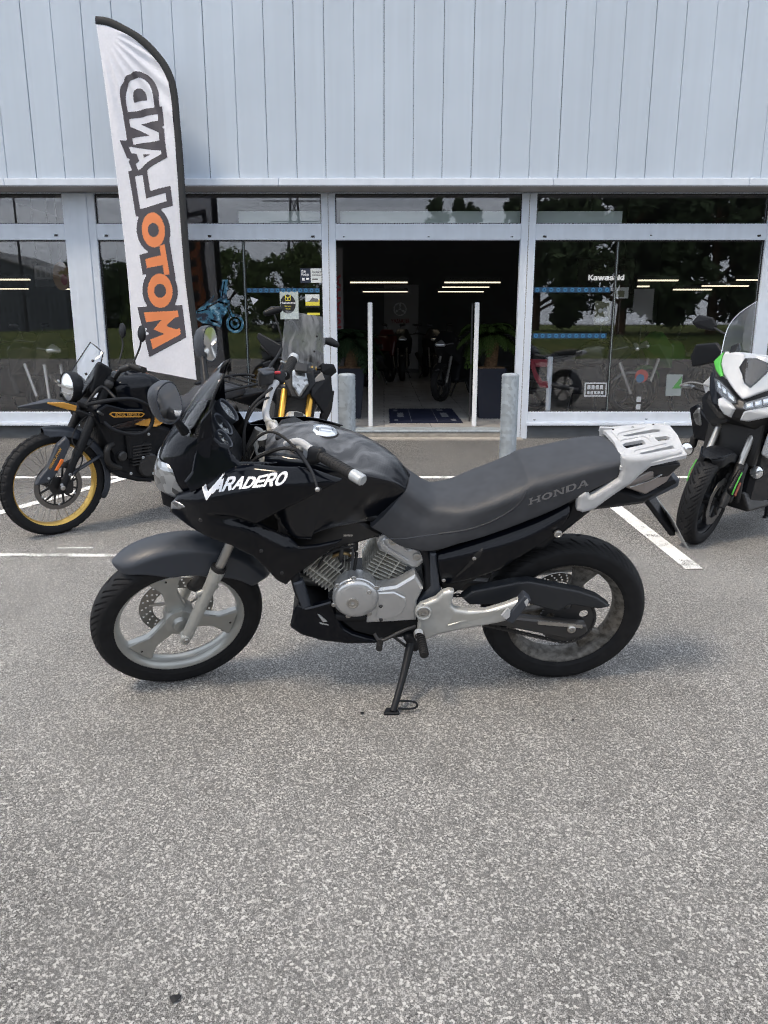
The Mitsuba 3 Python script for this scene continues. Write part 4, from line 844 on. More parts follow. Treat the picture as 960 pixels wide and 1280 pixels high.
ad('number_plate', hullpts([pc+dn_*a*Lp+np.array([0, b*.085, 0])+nn3*c for a in (-1, 1) for b in (-1, 1) for c in (0, .003)]), 'm_plate', smooth=False)
# luggage rack: pierced plate on two rails
o1, o2, o3, o4 = [np.array(p_) for p_ in [(0.751,-0.125,0.993),(0.973,-0.100,0.982),(1.008,0.110,1.017),(0.771,0.125,0.981)]]
RP = [(0.759,-0.130,1.003),(0.782,-0.135,0.945),(0.826,-0.135,0.953),(0.866,-0.130,0.968),(0.983,-0.110,0.981),(0.986,-0.105,1.005),(0.985,-0.090,1.024),(0.999,0.020,1.018),(0.996,0.090,1.022),(0.968,0.110,1.027),(0.877,0.125,1.005),(0.762,0.135,0.982),(0.776,0.100,0.992),(0.785,0.030,1.000),(0.779,-0.050,0.999)]
Ra = np.array(RP); A_ = np.stack([Ra[:, 0], Ra[:, 1], np.ones(len(Ra))], 1); pw = np.linalg.lstsq(A_, Ra[:, 2], rcond=None)[0]
slots = [[(0.828,0.060,1.007),(0.931,0.075,1.022),(0.952,0.070,1.021),(0.949,0.060,1.019),(0.839,0.055,1.006)], [(0.808,0.000,0.995),(0.821,0.010,0.996),(0.877,0.015,1.001),(0.880,-0.005,0.997),(0.875,-0.010,0.996),(0.814,-0.020,0.987)], [(0.923,0.020,1.005),(0.961,0.020,1.013),(0.966,0.010,1.010),(0.960,0.000,1.007),(0.928,0.000,1.001)], [(0.846,-0.065,0.978),(0.957,-0.045,1.005),(0.958,-0.060,0.999),(0.947,-0.070,0.997),(0.852,-0.070,0.979)]]
plate = Polygon(Ra[:, :2]).buffer(.008).buffer(-.008).difference(unary_union([Polygon(np.array(s_)[:, :2]).buffer(.003) for s_ in slots]))
pl3 = trimesh.creation.extrude_polygon(plate, .012, engine='earcut'); pv = np.array(pl3.vertices); pv[:, 2] += pw[0]*pv[:, 0]+pw[1]*pv[:, 1]+pw[2]-.012
ad('luggage_rack', (pv, pl3.faces), 'm_rack', smooth=False)
def rk(u, v): return pw[0]*u+pw[1]*v+pw[2]
raised = Polygon([(.765, -.085), (.90, -.10), (.935, -.05), (.935, .06), (.90, .09), (.765, .085)]).buffer(.01).intersection(plate.buffer(-.018)).difference(unary_union([Polygon(np.array(s_)[:, :2]).buffer(.010) for s_ in slots]))
rp3 = cat(*[trimesh.creation.extrude_polygon(g_, .004, engine='earcut') for g_ in polys(raised)]); rv = rp3[0]; rv[:, 2] += pw[0]*rv[:, 0]+pw[1]*rv[:, 1]+pw[2]-.001
ad('luggage_rack__raised_pad', (rv, rp3[1]), 'm_rack', smooth=False)
for u, v, w in [(0.805,0.110,0.992),(0.874,0.110,1.007),(0.946,0.110,1.021),(0.801,-0.115,0.983),(0.876,-0.110,0.995),(0.953,-0.100,1.004)]: ad('luggage_rack__hole', xf(lathe([(-.001, .004), (.0012, .004), (.0012, 0)][::-1], 12), Tr(u, v, rk(u, v))@Rot([1, 0, 0], 90)), 'm_black')
for sd in (-1, 1):
    rl_ = Polygon([(0.631,0.864),(0.658,0.884),(0.672,0.860),(0.716,0.890),(0.762,0.925),(0.767,0.957),(0.759,1.006),(0.818,1.002),(0.968,1.010),(0.974,1.004),(0.966,0.992),(0.915,0.979),(0.865,0.962),(0.832,0.936),(0.803,0.904),(0.748,0.859),(0.693,0.808),(0.656,0.798),(0.635,0.809)]).buffer(.006).buffer(-.012).buffer(.006)
    rail = panel(rl_, lambda u, w: -.140+.035*sm(u, .80, .97), .012, .014, .007)
    ad('luggage_rack__side_rail', rail if sd < 0 else mirror(rail), 'm_rack', smooth=50)
    ftp = hull(*[(np.array(p_)*[1, -sd, 1], .007) for p_ in [(0.633,-0.125,0.867),(0.661,-0.125,0.876),(0.668,-0.128,0.860),(0.656,-0.128,0.808),(0.643,-0.125,0.810)]])
    ad('luggage_rack__foot', ftp, 'm_rack', smooth=50)


# ================================================================== in front of the shop: flag, bollards
def cloth(p, n, uv): return mi.Color3f(.82, .825, .88)*(.96+.06*noise(p.x*60, p.z*60))
scene['m_cloth'] = {'type': 'principledthin', 'base_color': proc(cloth), 'roughness': .55, 'diff_trans': .35, 'spec_trans': 0.0, 'eta': 1.33}
mat('m_sleeve', (.016, .018, .020), .7)
mat('m_flag_grey', (.060, .055, .066), .55)
mat('m_flag_orange', (.72, .23, .085), .55)
mat('m_flag_white', (.80, .80, .84), .55)
FY = 8.6
FL = thing('feather_flag', 'tall white feather flag with orange and white block lettering and a black edge', 'flag')
Lf = np.array([(-2.862,4.256),(-2.838,3.933),(-2.814,3.596),(-2.795,3.245),(-2.778,2.886),(-2.758,2.376),(-2.740,1.859),(-2.734,1.377),(-2.730,1.097),(-2.711,0.881)])
Rt = np.array([(-2.862,4.256),(-2.655,4.207),(-2.439,4.085),(-2.302,3.948),(-2.203,3.802),(-2.164,3.593),(-2.150,3.169),(-2.144,2.684),(-2.141,2.256),(-2.127,1.798),(-2.095,1.326),(-2.067,0.760)])
def flag_y(X, Z):
    a = X-.30*Z; e = sm(Z, .9, 1.6)
    tipd = np.hypot(X-Lf[0, 0], Z-Lf[0, 1]); ang = np.arctan2(Lf[0, 1]-Z, X-Lf[0, 0])
    f = .026*np.sin(ang*34)*np.exp(-tipd*.9)*sm(tipd, .1, .5)
    q_ = X*1.0+Z*.55
    f += .019*np.sin(q_*17+1.5*np.sin(Z*2.1))*sm(X+.26*Z, -.95, -.65)+.010*np.sin(X*9-Z*2.2)+.010*np.sin(q_*31+Z)*sm(X+.26*Z, -1.1, -.6)
    return FY+f
def onflag(P):
    y = flag_y(P[:, 0], P[:, 1]); e = .004
    n = np.stack([(flag_y(P[:, 0]+e, P[:, 1])-y)/e, -np.ones(len(P)), (flag_y(P[:, 0], P[:, 1]+e)-y)/e], 1)
    return np.stack([P[:, 0], y, P[:, 1]], 1), n/np.linalg.norm(n, axis=1, keepdims=True)
outl = Polygon(np.vstack([spline(Lf, 40), spline(Rt, 60)[::-1]])).buffer(0)
add(FL+'__cloth', decal(outl, onflag, .022, 0), 'm_cloth', smooth=True)
add(FL+'__hem', tube([onflag(np.array([p_]))[0][0] for p_ in spline(Lf, 60)], .006, 6, False), 'm_flag_white')
SL = np.array([(-2.871,4.299),(-2.756,4.285),(-2.632,4.235),(-2.433,4.124),(-2.298,3.998),(-2.195,3.857),(-2.138,3.670),(-2.126,3.425),(-2.117,3.169),(-2.111,2.684),(-2.107,2.256),(-2.093,1.798),(-2.060,1.326),(-2.031,0.760)])
sp_ = spline(SL, 90); tt_ = np.gradient(sp_, axis=0); tt_ /= np.linalg.norm(tt_, axis=1, keepdims=True)
aa = np.linspace(0, 2*np.pi, 15)[:-1]
add(FL+'__sleeve', loft([np.stack([p_[0]-t_[1]*.037*np.cos(aa), FY+.004+.016*np.sin(aa), p_[1]+t_[0]*.037*np.cos(aa)], 1) for p_, t_ in zip(sp_, tt_)]), 'm_sleeve')
pe = SL[-1]
add(FL+'__pole', tube([(pe[0]-.01, FY, pe[1]+.03), (pe[0]+.025, FY, .45), (pe[0]+.04, FY, .06)], .012, 12), 'm_darkmetal')
add(FL+'__base', cat(bx(pe[0]-.31, pe[0]+.39, FY-.03, FY+.03, .004, .03, .006), bx(pe[0]+.01, pe[0]+.07, FY-.35, FY+.35, .031, .056, .006), rod((pe[0]+.04, FY, .05), (pe[0]+.04, FY, .16), .022, 16)), 'm_darkmetal')
def stroke(pts_, w=.27): return LineString(pts_).buffer(w/2, cap_style=2, join_style=2, mitre_limit=3)
BL = {'M': unary_union([stroke([(.14, 0), (.14, 1)]), stroke([(.86, 0), (.86, 1)]), stroke([(.08, .93), (.5, .38), (.92, .93)], .25)]).intersection(sbox(0, 0, 1, 1)),
      'O': affinity.scale(Point(.5, .5).buffer(.5), 1, 1).difference(affinity.scale(Point(.5, .5).buffer(.22), .9, 1.05)),
      'T': unary_union([sbox(0, .74, 1, 1), sbox(.34, 0, .68, .8)]), 'L': unary_union([sbox(0, 0, .28, 1), sbox(0, 0, 1, .28)]),
      'A': unary_union([stroke([(.10, -.05), (.52, 1.02), (.90, -.05)], .30), sbox(.25, .16, .78, .38)]).intersection(sbox(0, 0, 1, 1)),
      'N': unary_union([sbox(0, 0, .27, 1), sbox(.73, 0, 1, 1), Polygon([(0, 1), (.3, 1), (1, 0), (.7, 0)])]),
      'D': unary_union([sbox(0, 0, .26, 1), affinity.scale(Point(.3, .5).buffer(.5), 1.4, 1.0, origin=(.3, .5)).intersection(sbox(.2, 0, 1, 1))]).difference(affinity.scale(Point(.36, .5).buffer(.22), 1.4, 1.05, origin=(.36, .5)).intersection(sbox(.28, 0, 1, 1)))}
quads = [(-2.529,1.088),(-2.213,1.250),(-2.596,1.486),(-2.231,1.503),(-2.542,1.520),(-2.273,1.537),(-2.533,1.876),(-2.275,1.892),(-2.518,1.843),(-2.293,1.876),(-2.549,2.120),(-2.324,2.184),(-2.556,2.144),(-2.309,2.152),(-2.555,2.495),(-2.311,2.503),(-2.561,2.527),(-2.270,2.605),(-2.595,2.855),(-2.292,2.909),(-2.557,2.909),(-2.292,3.024),(-2.639,3.139),(-2.301,3.139),(-2.588,3.154),(-2.305,3.192),(-2.610,3.395),(-2.312,3.448),(-2.614,3.455),(-2.341,3.507),(-2.646,3.766),(-2.345,3.795)]
fills = []
for i, c_ in enumerate('MOTOLAND'):
    q_ = np.array(quads[4*i:4*i+4])
    def bw(c, q_=q_): x_, y_ = c[:, :1], c[:, 1:]; return q_[0]*(1-x_)*(1-y_)+q_[1]*(1-x_)*y_+q_[2]*x_*(1-y_)+q_[3]*x_*y_
    fills.append(shp_t(BL[c_].segmentize(.1), bw).buffer(0))
allf = unary_union(fills)
outline = unary_union([f_.buffer(.055, join_style=2, mitre_limit=2) for f_ in fills]).buffer(.012).buffer(-.012)
add(FL+'__print_outline', decal(outline.difference(unary_union([f_.buffer(-.002) for f_ in fills])), onflag, .022, .003), 'm_flag_grey', smooth=True)
add(FL+'__print_letter_fill', decal(unary_union(fills[:4]), onflag, .022, .003), 'm_flag_orange', smooth=True)
add(FL+'__print_outline', decal(outline.difference(unary_union([f_.buffer(-.002) for f_ in fills])), onflag, .022, -.003), 'm_flag_grey', smooth=True)
add(FL+'__print_letter_fill', decal(unary_union(fills[:4]), onflag, .022, -.003), 'm_flag_orange', smooth=True)

for i, (x_, y_) in enumerate([(1.246,7.681),(-0.368,7.681)]):
    k = thing('bollard', ('galvanised steel bollard right of the entrance, behind the motorcycle seat', 'galvanised steel bollard left of the entrance, behind the fuel tank')[i], 'bollard', 'bollards by the entrance')
    add(k+'__post', xf(lathe([(-.2, .084), (.84, .084), (.86, .0835)], 40), Tr(x_, y_, 0)@Rot([1, 0, 0], 90)@Sc(1, 1, -1)), 'm_galv')
    add(k+'__cap', xf(lathe([(.858, .086), (.872, .085), (.884, .07), (.89, .04), (.892, 0)], 40), Tr(x_, y_, 0)@Rot([1, 0, 0], 90)@Sc(1, 1, -1)), 'm_galv', smooth=40)

# ================================================================== inside the showroom
mat('m_carpet', (.014, .017, .034), .9, spec=.1)
mat('m_mat_print', (.12, .125, .14), .8)
MT = np.array([(0.073,10.061),(1.036,10.061),(1.050,11.780),(0.110,11.780)])
x0_, x1_, ym0, ym1 = MT[0, 0], MT[1, 0], MT[0, 1], MT[2, 1]
k = thing('doormat', 'dark blue doormat with pale squares just inside the entrance', 'doormat')
add(k+'__carpet', bx(x0_, x1_, ym0, ym1, FLOOR, FLOOR+.010, .003), 'm_carpet', smooth=False)
def mr(a, b, c, d): return bx(x0_+(x1_-x0_)*a, x0_+(x1_-x0_)*b, ym0+(ym1-ym0)*c, ym0+(ym1-ym0)*d, FLOOR+.0095, FLOOR+.0118)
add(k+'__print', cat(mr(.30, .308, .05, .95), mr(.66, .668, .05, .95), mr(.12, .21, .35, .65), mr(.07, .12, .1, .2), mr(.07, .13, .78, .9), mr(.76, .86, .35, .65), mr(.86, .93, .1, .22), mr(.74, .83, .8, .92)), 'm_mat_print', smooth=False)
for (x_, z1), (_, z0) in zip([(-0.171,1.617),(1.140,1.617)], [(-0.177,0.169),(1.181,0.169)]):
    k = thing('security_gate', 'slim white glass security gate standing just inside the entrance, ' + ('left of the doormat' if x_ < 0.5 else 'right of the doormat'), 'gate', 'security gates inside the entrance')
    add(k+'__post', bx(x_-.028, x_+.028, 9.72, 9.76, FLOOR, z1, .008), 'm_white')
    v_ = np.array([[x_, 9.765, FLOOR+.02], [x_, 10.25, FLOOR+.02], [x_, 10.25, z1-.02], [x_, 9.765, z1-.02]])
    add(k+'__pane', (v_, np.array([[0, 1, 2], [0, 2, 3]])), 'm_clear', smooth=False)
    add(k+'__post', bx(x_-.012, x_+.012, 10.255, 10.275, FLOOR, z1, .004), 'm_darkmetal')
# strip lights under the ceiling
def lamp(xa_, xb_, y_, z_, txt, w=.06):
    k = thing('strip_light', txt, 'strip light', 'strip lights in the showroom')
    add(k+'__housing', bx(xa_, xb_, y_-w/2, y_+w/2, z_+.012, z_+.07), 'm_darkmetal', smooth=False)
    add(k+'__tube', bx(xa_+.01, xb_-.01, y_-w/2+.004, y_+w/2-.004, z_-.012, z_+.011), 'm_white', smooth=False, emitter={'type': 'area', 'radiance': {'type': 'rgb', 'value': [.22, .19, .14]}})
LT = [(15.5, [(-0.665,2.144),(0.464,2.144)], 'strip light on the left seen through the entrance, nearer one'), (18.0, [(-0.486,2.073),(0.540,2.073)], 'strip light on the left seen through the entrance, farther one'),
      (15.5, [(1.159,2.144),(2.257,2.144)], 'strip light on the right seen through the entrance, nearer one'), (18.0, [(1.206,2.073),(2.250,2.073)], 'strip light on the right seen through the entrance, farther one'), (17, [(1.223,2.123),(2.241,2.123)], 'thin strip light between two others right of the entrance axis'),
      (13.5, [(4.266,2.075),(4.952,2.075)], 'upper left strip light behind the right window'), (14.2, [(5.124,1.956),(5.819,1.956)], 'short strip light lower in the middle behind the right window'), (13.2, [(5.232,1.971),(6.010,1.971)], 'strip light behind the right part of the right window'), (12.8, [(5.613,2.044),(5.996,2.044)], 'strip light cut off by the right edge of the right window'), (14, [(4.418,2.001),(4.641,2.001)], 'shortest strip light behind the right window'),
      (13.5, [(-6.861,2.088),(-5.947,2.088)], 'strip light behind the left window, higher one'), (16, [(-8.154,2.047),(-7.099,2.047)], 'strip light behind the left window, lower one'), (14, [(-5.653,1.954),(-5.387,1.954)], 'strip light cut off by the wide white pillar')]
for y_, ((a_, z_), (b_, _)), t_ in LT: lamp(a_, b_, y_, z_, t_)
# wall board with emblem and lettering at the back
bw_ = [(0.000,2.364),(0.909,-0.421)]
k = thing('wall_sign', 'pale wall board with round emblem above dark red lettering deep inside the entrance', 'sign')
add(k+'__board', bx(bw_[0][0], bw_[1][0], 21, 21.05, FLOOR, bw_[0][1], .004), 'm_wall_pale', smooth=False)
add(k+'__plinth', bx(bw_[0][0]-.03, bw_[1][0]+.03, 20.93, 20.998, FLOOR, FLOOR+.10, .004), 'm_darkmetal', smooth=False)
(ex_, ez_), (tx0, tz0), (tx1, tz1) = [(0.422,1.745),(0.180,1.387),(0.677,1.490)]
er = .17
emb = unary_union([Point(0, 0).buffer(1.0, 24).difference(Point(0, 0).buffer(.86, 24))]+[affinity.rotate(unary_union([sbox(-.05, 0, .05, .86), sbox(-.16, .5, -.09, .8), sbox(.09, .5, .16, .8), sbox(-.16, .48, .16, .56)]), a_, origin=(0, 0)) for a_ in (0, 120, 240)])
add(k+'__emblem', flat(affinity.scale(emb, er, er, origin=(0, 0)), wallM(ex_, 20.998, ez_), .02), 'm_print_white', smooth=False)
lt = letters('YAMAHA', 1.0); b_ = lt.bounds
mat('m_sign_red', (.22, .012, .02), .5)
add(k+'__lettering', flat(affinity.scale(affinity.translate(lt, -b_[0], -b_[1]), (tx1-tx0)/(b_[2]-b_[0]), (tz1-tz0), origin=(0, 0)), wallM(tx0, 20.998, tz0), .02), 'm_sign_red', smooth=False)
# white lettering glowing behind the right window
(tx0, tz0), (tx1, tz1) = [(3.813,2.155),(4.480,2.234)]
lt = letters('Kawasaki', 1.0); b_ = lt.bounds
k = thing('wall_lettering', 'white lettering on the dark wall behind the right window', 'sign')
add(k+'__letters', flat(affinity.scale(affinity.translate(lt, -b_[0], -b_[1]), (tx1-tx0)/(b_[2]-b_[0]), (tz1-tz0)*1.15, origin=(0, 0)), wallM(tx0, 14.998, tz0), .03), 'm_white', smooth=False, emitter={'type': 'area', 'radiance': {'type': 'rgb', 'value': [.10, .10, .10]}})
add(k+'__back_board', bx(tx0-.2, tx1+.2, 15.0, 15.04, tz0-.25, tz1+.3), 'm_black', smooth=False)
add(k+'__hanger', cat(rod((tx0, 15.02, tz1+.3), (tx0, 15.02, 3.9), .01, 6), rod((tx1, 15.02, tz1+.3), (tx1, 15.02, 3.9), .01, 6)), 'm_darkmetal')
# banner with red upright lettering inside the door on the left
(x0_, z1_), (x1_, z0_) = [(-0.675,2.382),(-0.574,0.636)]
k = thing('banner', 'upright pale banner with red lettering just inside the left of the entrance', 'banner')
add(k+'__cloth', bx(x0_-.1, x1_, 11.2, 11.215, z0_, z1_), mat('m_banner', (.13, .12, .125), .7), smooth=False)
lt = letters('YAMAHA', 1.0); b_ = lt.bounds
lt = affinity.scale(affinity.translate(lt, -b_[0], -b_[1]), 1/(b_[2]-b_[0]), 1/(b_[3]-b_[1]), origin=(0, 0))
lt = affinity.affine_transform(lt, [0, -.10, .62*(z1_-z0_), 0, x1_-.03, z0_+.18*(z1_-z0_)])
add(k+'__lettering', flat(lt, wallM(0, 11.199, 0), .003), 'm_sign_red', smooth=False)
add(k+'__stand', cat(bx(x0_-.15, x1_+.05, 11.0, 11.4, FLOOR, FLOOR+.03, .004), rod((x0_-.08, 11.22, FLOOR), (x0_-.08, 11.22, z1_+.03), .01, 8)), 'm_darkmetal')

# stickers and prints on the panes
def sticker(name, lab, cat_, px, body_m, extra=()):
    (x0, z1), (x1, z0) = px
    k = thing(name, lab, cat_)
    add(k+'__sheet', bx(x0, x1, YW-.0035, YW-.0015, z0, z1), body_m, smooth=False)
    for nm, poly, m, d in extra:
        add(k+'__'+nm, flat(affinity.affine_transform(poly, [x1-x0, 0, 0, z1-z0, x0, z0]), wallM(0, YW-.0036-d, 0), .0008), m, smooth=False)
    return k
mat('m_yellow', (.66, .58, .06), .5); mat('m_navy', (.016, .022, .045), .5); mat('m_pale', (.62, .66, .66), .5); mat('m_poster', (.42, .48, .47), .55); mat('m_blue', (.025, .135, .28), .5); mat('m_green', (.08, .42, .06), .4)
def fitl(t, x0, y0, x1, y1): g_ = letters(t, 1.0); b_ = g_.bounds; return affinity.affine_transform(g_, [(x1-x0)/(b_[2]-b_[0]), 0, 0, (y1-y0)/(b_[3]-b_[1]), x0-b_[0]*(x1-x0)/(b_[2]-b_[0]), y0-b_[1]*(y1-y0)/(b_[3]-b_[1])])
circ_ = affinity.scale(Point(.0, .0).buffer(1, 24), 1, 1)
sticker('window_sticker', 'small navy and white notice high on the window left of the entrance', 'sticker', [(-0.980,1.991),(-0.722,1.829)], 'm_pale', [('panel', sbox(0, 0, .48, 1), 'm_navy', 0), ('lettering', fitl('the', .05, .70, .25, .9), 'm_print_white', .001), ('lettering', fitl('Pledge', .05, .46, .40, .66), 'm_print_white', .001), ('emblem', unary_union([sbox(.08, .16, .20, .34), sbox(.26, .22, .40, .34)]), 'm_print_white', .001), ('print_line', unary_union([sbox(.54, y_, .95, y_+.045) for y_ in (.78, .68, .58, .48)]+[sbox(.54, .2, .8, .3)]), 'm_print_grey', 0)])
sticker('window_sticker', 'pale poster with a black disc and yellow emblem beside the entrance', 'poster', [(-1.226,1.730),(-1.009,1.416)], 'm_poster', [('disc', affinity.affine_transform(circ_, [.42, 0, 0, .345, .43, .55]), 'm_black', 0), ('emblem', unary_union([affinity.affine_transform(circ_.difference(circ_.buffer(-.35)), [.10, 0, 0, .075, .37, .74]), affinity.affine_transform(circ_.difference(circ_.buffer(-.35)), [.10, 0, 0, .075, .50, .74]), sbox(.28, .80, .33, .89), sbox(.54, .80, .59, .89)]), 'm_yellow', .001), ('lettering', fitl('Helstons', .03, .555, .84, .635), 'm_print_white', .001), ('lettering', fitl('OFFICIAL', .24, .45, .62, .49), 'm_yellow', .001), ('lettering', fitl('DEALER', .30, .36, .56, .40), 'm_yellow', .001)])
sticker('window_sticker', 'small yellow and white sticker at the right edge of the window left of the entrance', 'sticker', [(-0.926,1.699),(-0.760,1.553)], 'm_pale', [('band', Polygon([(0, 0), (1, 0), (1, .62), (.75, .5), (.55, .66), (.3, .42), (0, .42)]), 'm_yellow', 0), ('bar', sbox(0, 0, 1, .12), 'm_black', .001), ('silhouette', Polygon([(.1, .42), (.3, .5), (.5, .78), (.65, .7), (.9, .66), (.95, .42)]), 'm_print_grey', .001)])
sticker('window_sticker', 'thin yellow strip on the window behind the clear windscreen', 'sticker', [(-0.908,1.489),(-0.757,1.462)], 'm_yellow')
(ax_, az_), = [(-1.526,1.626)]; r_ = .045
k = thing('window_sticker', 'small white arrowhead on the glass left of the entrance', 'sticker'); add(k+'__arrow', flat(Polygon([(-r_, r_), (r_, .3*r_), (-r_*.4, -r_)]), wallM(ax_, YW-.0015, az_), .001), 'm_print_white', smooth=False)
def dots(name, lab, px, n):
    (x0, z1), (x1, z0) = px; k = thing(name, lab, 'sticker', 'blue marking strips on the panes')
    add(k+'__strip', bx(x0, x1, YW-.003, YW-.0015, z0, z1), mat('m_strip', (.008, .045, .10), .5), smooth=False)
    for i in range(n):
        c_ = x0+(x1-x0)*(i+.5)/n; h_ = (z1-z0)/2
        add(k+'__ring', flat(Point(0, 0).buffer(h_*.82, 10).difference(Point(0, 0).buffer(h_*.35, 8)), wallM(c_, YW-.0031, (z0+z1)/2), .0006), 'm_blue', smooth=False)
dots('marking_strip', 'upper blue strip of rings on the window right of the entrance', [(1.759,1.780),(2.660,1.721)], 11)
dots('marking_strip', 'lower blue strip of rings on the window right of the entrance', [(1.769,1.254),(2.649,1.194)], 11)
dots('marking_strip', 'upper blue strip of rings on the window left of the entrance', [(-1.614,1.771),(-0.752,1.717)], 13)
(bx0, bz1), (bx1, bz0) = [(-2.274,1.879),(-1.657,1.222)]
# print of a blue motorcycle on the pane
def pic_col(p, n, uv):
    a_ = fbm(p.x*24, p.z*24, 3, 4)
    return mix(mix((.008, .03, .06), (.05, .19, .30), smoothstep(.36, .54, a_)), (.30, .50, .60), smoothstep(.62, .74, a_))
k = thing('window_print', 'blue toned picture of a motorcycle stuck on the window beside the flag', 'poster')
fig = unary_union([Point(.82, .22).buffer(.17), stroke([(.82, .22), (.68, .52), (.62, .8)], .07), Polygon([(.02, .42), (.3, .52), (.55, .66), (.75, .62), (.72, .45), (.5, .25), (.2, .22), (.08, .3)]), stroke([(.55, .78), (.72, .83)], .05), Polygon([(.55, .6), (.62, .98), (.72, .98), (.68, .66)]), Polygon([(.25, .22), (.55, .15), (.58, .3), (.3, .36)]), Polygon([(0, .38), (.2, .52), (.45, .72), (.36, .5), (.2, .3)])])
det = unary_union([Point(.82, .22).buffer(.12).difference(Point(.82, .22).buffer(.085)), Point(.82, .22).buffer(.04), stroke([(.8, .25), (.68, .5)], .02), stroke([(.3, .5), (.52, .6), (.7, .55)], .03), stroke([(.35, .28), (.5, .24)], .04), stroke([(.6, .7), (.66, .95)], .02), stroke([(.1, .42), (.3, .47)], .02)])
tofr = lambda g_: affinity.affine_transform(g_, [bx1-bx0, 0, 0, bz1-bz0, bx0, bz0])
add(k+'__picture', flat(tofr(fig), wallM(0, YW+.0035, 0), .001), mat('m_pic', proc(pic_col), .5), smooth=False)
add(k+'__picture_highlight', flat(tofr(det), wallM(0, YW+.0015, 0), .001), mat('m_pic2', (.30, .52, .62), .5), smooth=False)


# ================================================================== the other motorcycles
HIM, HIMS, ADV, ADVS, KAW, KAWS = [np.array(m_) for m_ in ([[0.601815,-0.788803,0.124934,-1.745630],[0.798636,0.594406,-0.094145,5.572970],[0.000000,0.156434,0.987688,0.000000],[0.000000,0.000000,0.000000,1.000000]], [[0.673237,-0.734011,0.089324,-1.683930],[0.739321,0.670250,-0.064572,5.521730],[-0.012473,0.109511,0.993907,-0.010775],[0.000000,0.000000,0.000000,1.000000]], [[-0.104528,-0.982278,0.155578,-0.881010],[0.994522,-0.103242,0.016352,6.720754],[0.000000,0.156434,0.987688,0.000000],[0.000000,0.000000,0.000000,1.000000]], [[-0.195214,-0.959778,0.201784,-0.961957],[0.980617,-0.194525,0.023437,6.708343],[0.016758,0.202448,0.979150,0.014959],[0.000000,0.000000,0.000000,1.000000]], [[0.719340,-0.687898,0.096678,2.495731],[0.694658,0.712339,-0.100113,5.233207],[0.000000,0.139173,0.990268,0.000000],[0.000000,0.000000,0.000000,1.000000]], [[0.674501,-0.728849,0.117586,2.460172],[0.738210,0.663736,-0.120421,5.267746],[0.009723,0.168028,0.985734,0.007710],[0.000000,0.000000,0.000000,1.000000]])]
def gold(p, n, uv): return mi.Color3f(.62, .40, .10)*(.85+.25*fbm(p.x*20, p.y*20, p.z*20, 3))
mat('m_gold', proc(gold), .28, metal=.7)
mat('m_gold_fork', (.72, .40, .07), .25, metal=.75)
mat('m_orange', (.62, .30, .045), .35, coat=.6)
mat('m_reflector', (.75, .16, .01), .2, coat=1.0)
mat('m_disc2', (.17, .16, .155), .4, metal=.8)
mat('m_glossw', (.50, .515, .53), .16, coat=1.0)
mat('m_kgreen', (.07, .42, .05), .22, coat=1.0)
mat('m_led', (.80, .82, .84), .08, metal=.8, coat=1.0)
def part(K_, M_):
    def f(n, mesh, m, smooth=30, M=None): return add(K_+'__'+n, mesh, m, M_ if M is None else M, smooth)
    return f
def cyl_v(u, w, v0, v1, r, n=32, c=.004): return xf(lathe([(v0, 0), (v0, r-c), (v0+c, r), (v1-c, r), (v1, r-c), (v1, 0)][::-1], n), Tr(u, 0, w))
def fork_pair(p, MS, uf, w0, v, r_lo, r_up, rake, l0, l1, m_lo, m_up, off=.012):
    ax_ = np.array([math.sin(math.radians(rake)), 0, math.cos(math.radians(rake))])
    f_ = lambda s_, t_: np.array([uf+off, s_*v, w0])+ax_*t_
    for s_ in (-1, 1):
        p('fork_leg', tube([f_(s_, -.03), f_(s_, .02), f_(s_, l0-.02), f_(s_, l0)], [r_lo*.8, r_lo, r_lo, r_lo*1.12], 18, False), m_lo, 30, MS)
        p('fork_tube', rod(f_(s_, l0), f_(s_, l1), r_up, 18), m_up, 30, MS)
    for t_ in (l1-.05, l1-.22): p('yoke', hull(*[((f_(s_, t_)+[-.01*0, 0, 0]), r_up*1.3) for s_ in (-1, 1)], (f_(1, t_)*[1, 0, 1]+[.05, 0, 0], r_up*1.2)), 'm_darkmetal', 30, MS)
    return f_
def spoked(p, n, M_, R, Rr, a, m_rim='m_gold', nsp=36, kind='knob'):
    p(n, lathe([(-.05, 0), (-.05, .03), (-.035, .034), (-.03, .05), (-.022, .05), (-.02, .03), (.02, .03), (.022, .05), (.03, .05), (.035, .034), (.05, .03), (.05, 0)][::-1], 32), 'm_satin2', 30, M_)
    p(n+'__tyre', tyre(R, a, Rr+.004, 500, kind), 'm_tyre', 40, M_)
    p(n+'__rim', rim_mesh(Rr, a*.62, .014), m_rim, 30, M_)
    sp_ = []
    for k_ in range(nsp):
        a0 = 2*np.pi*k_/nsp; a1 = a0+(.42 if (k_//2) % 2 else -.42); s_ = -1 if k_ % 2 else 1
        p(n+'__spoke', rod((.048*math.cos(a1), s_*.027, .048*math.sin(a1)), ((Rr-.013)*math.cos(a0), s_*.006, (Rr-.013)*math.sin(a0)), .0017, 5), 'm_steel', 30, M_)
def cast(p, n, M_, R, Rr, a, m='m_satin2', ns=5):
    p(n, cyl_v(0, 0, -.05, .05, .045), 'm_satin2', 30, M_)
    p(n+'__tyre', tyre(R, a, Rr+.004, 500), 'm_tyre', 40, M_)
    p(n+'__rim', rim_mesh(Rr, a*.66), m, 30, M_)
    for sp in spoke3(.3, Rr-.01, .04, .016, .012, .03, ns, .014, .004): p(n+'__spoke', sp, m, 40, M_)
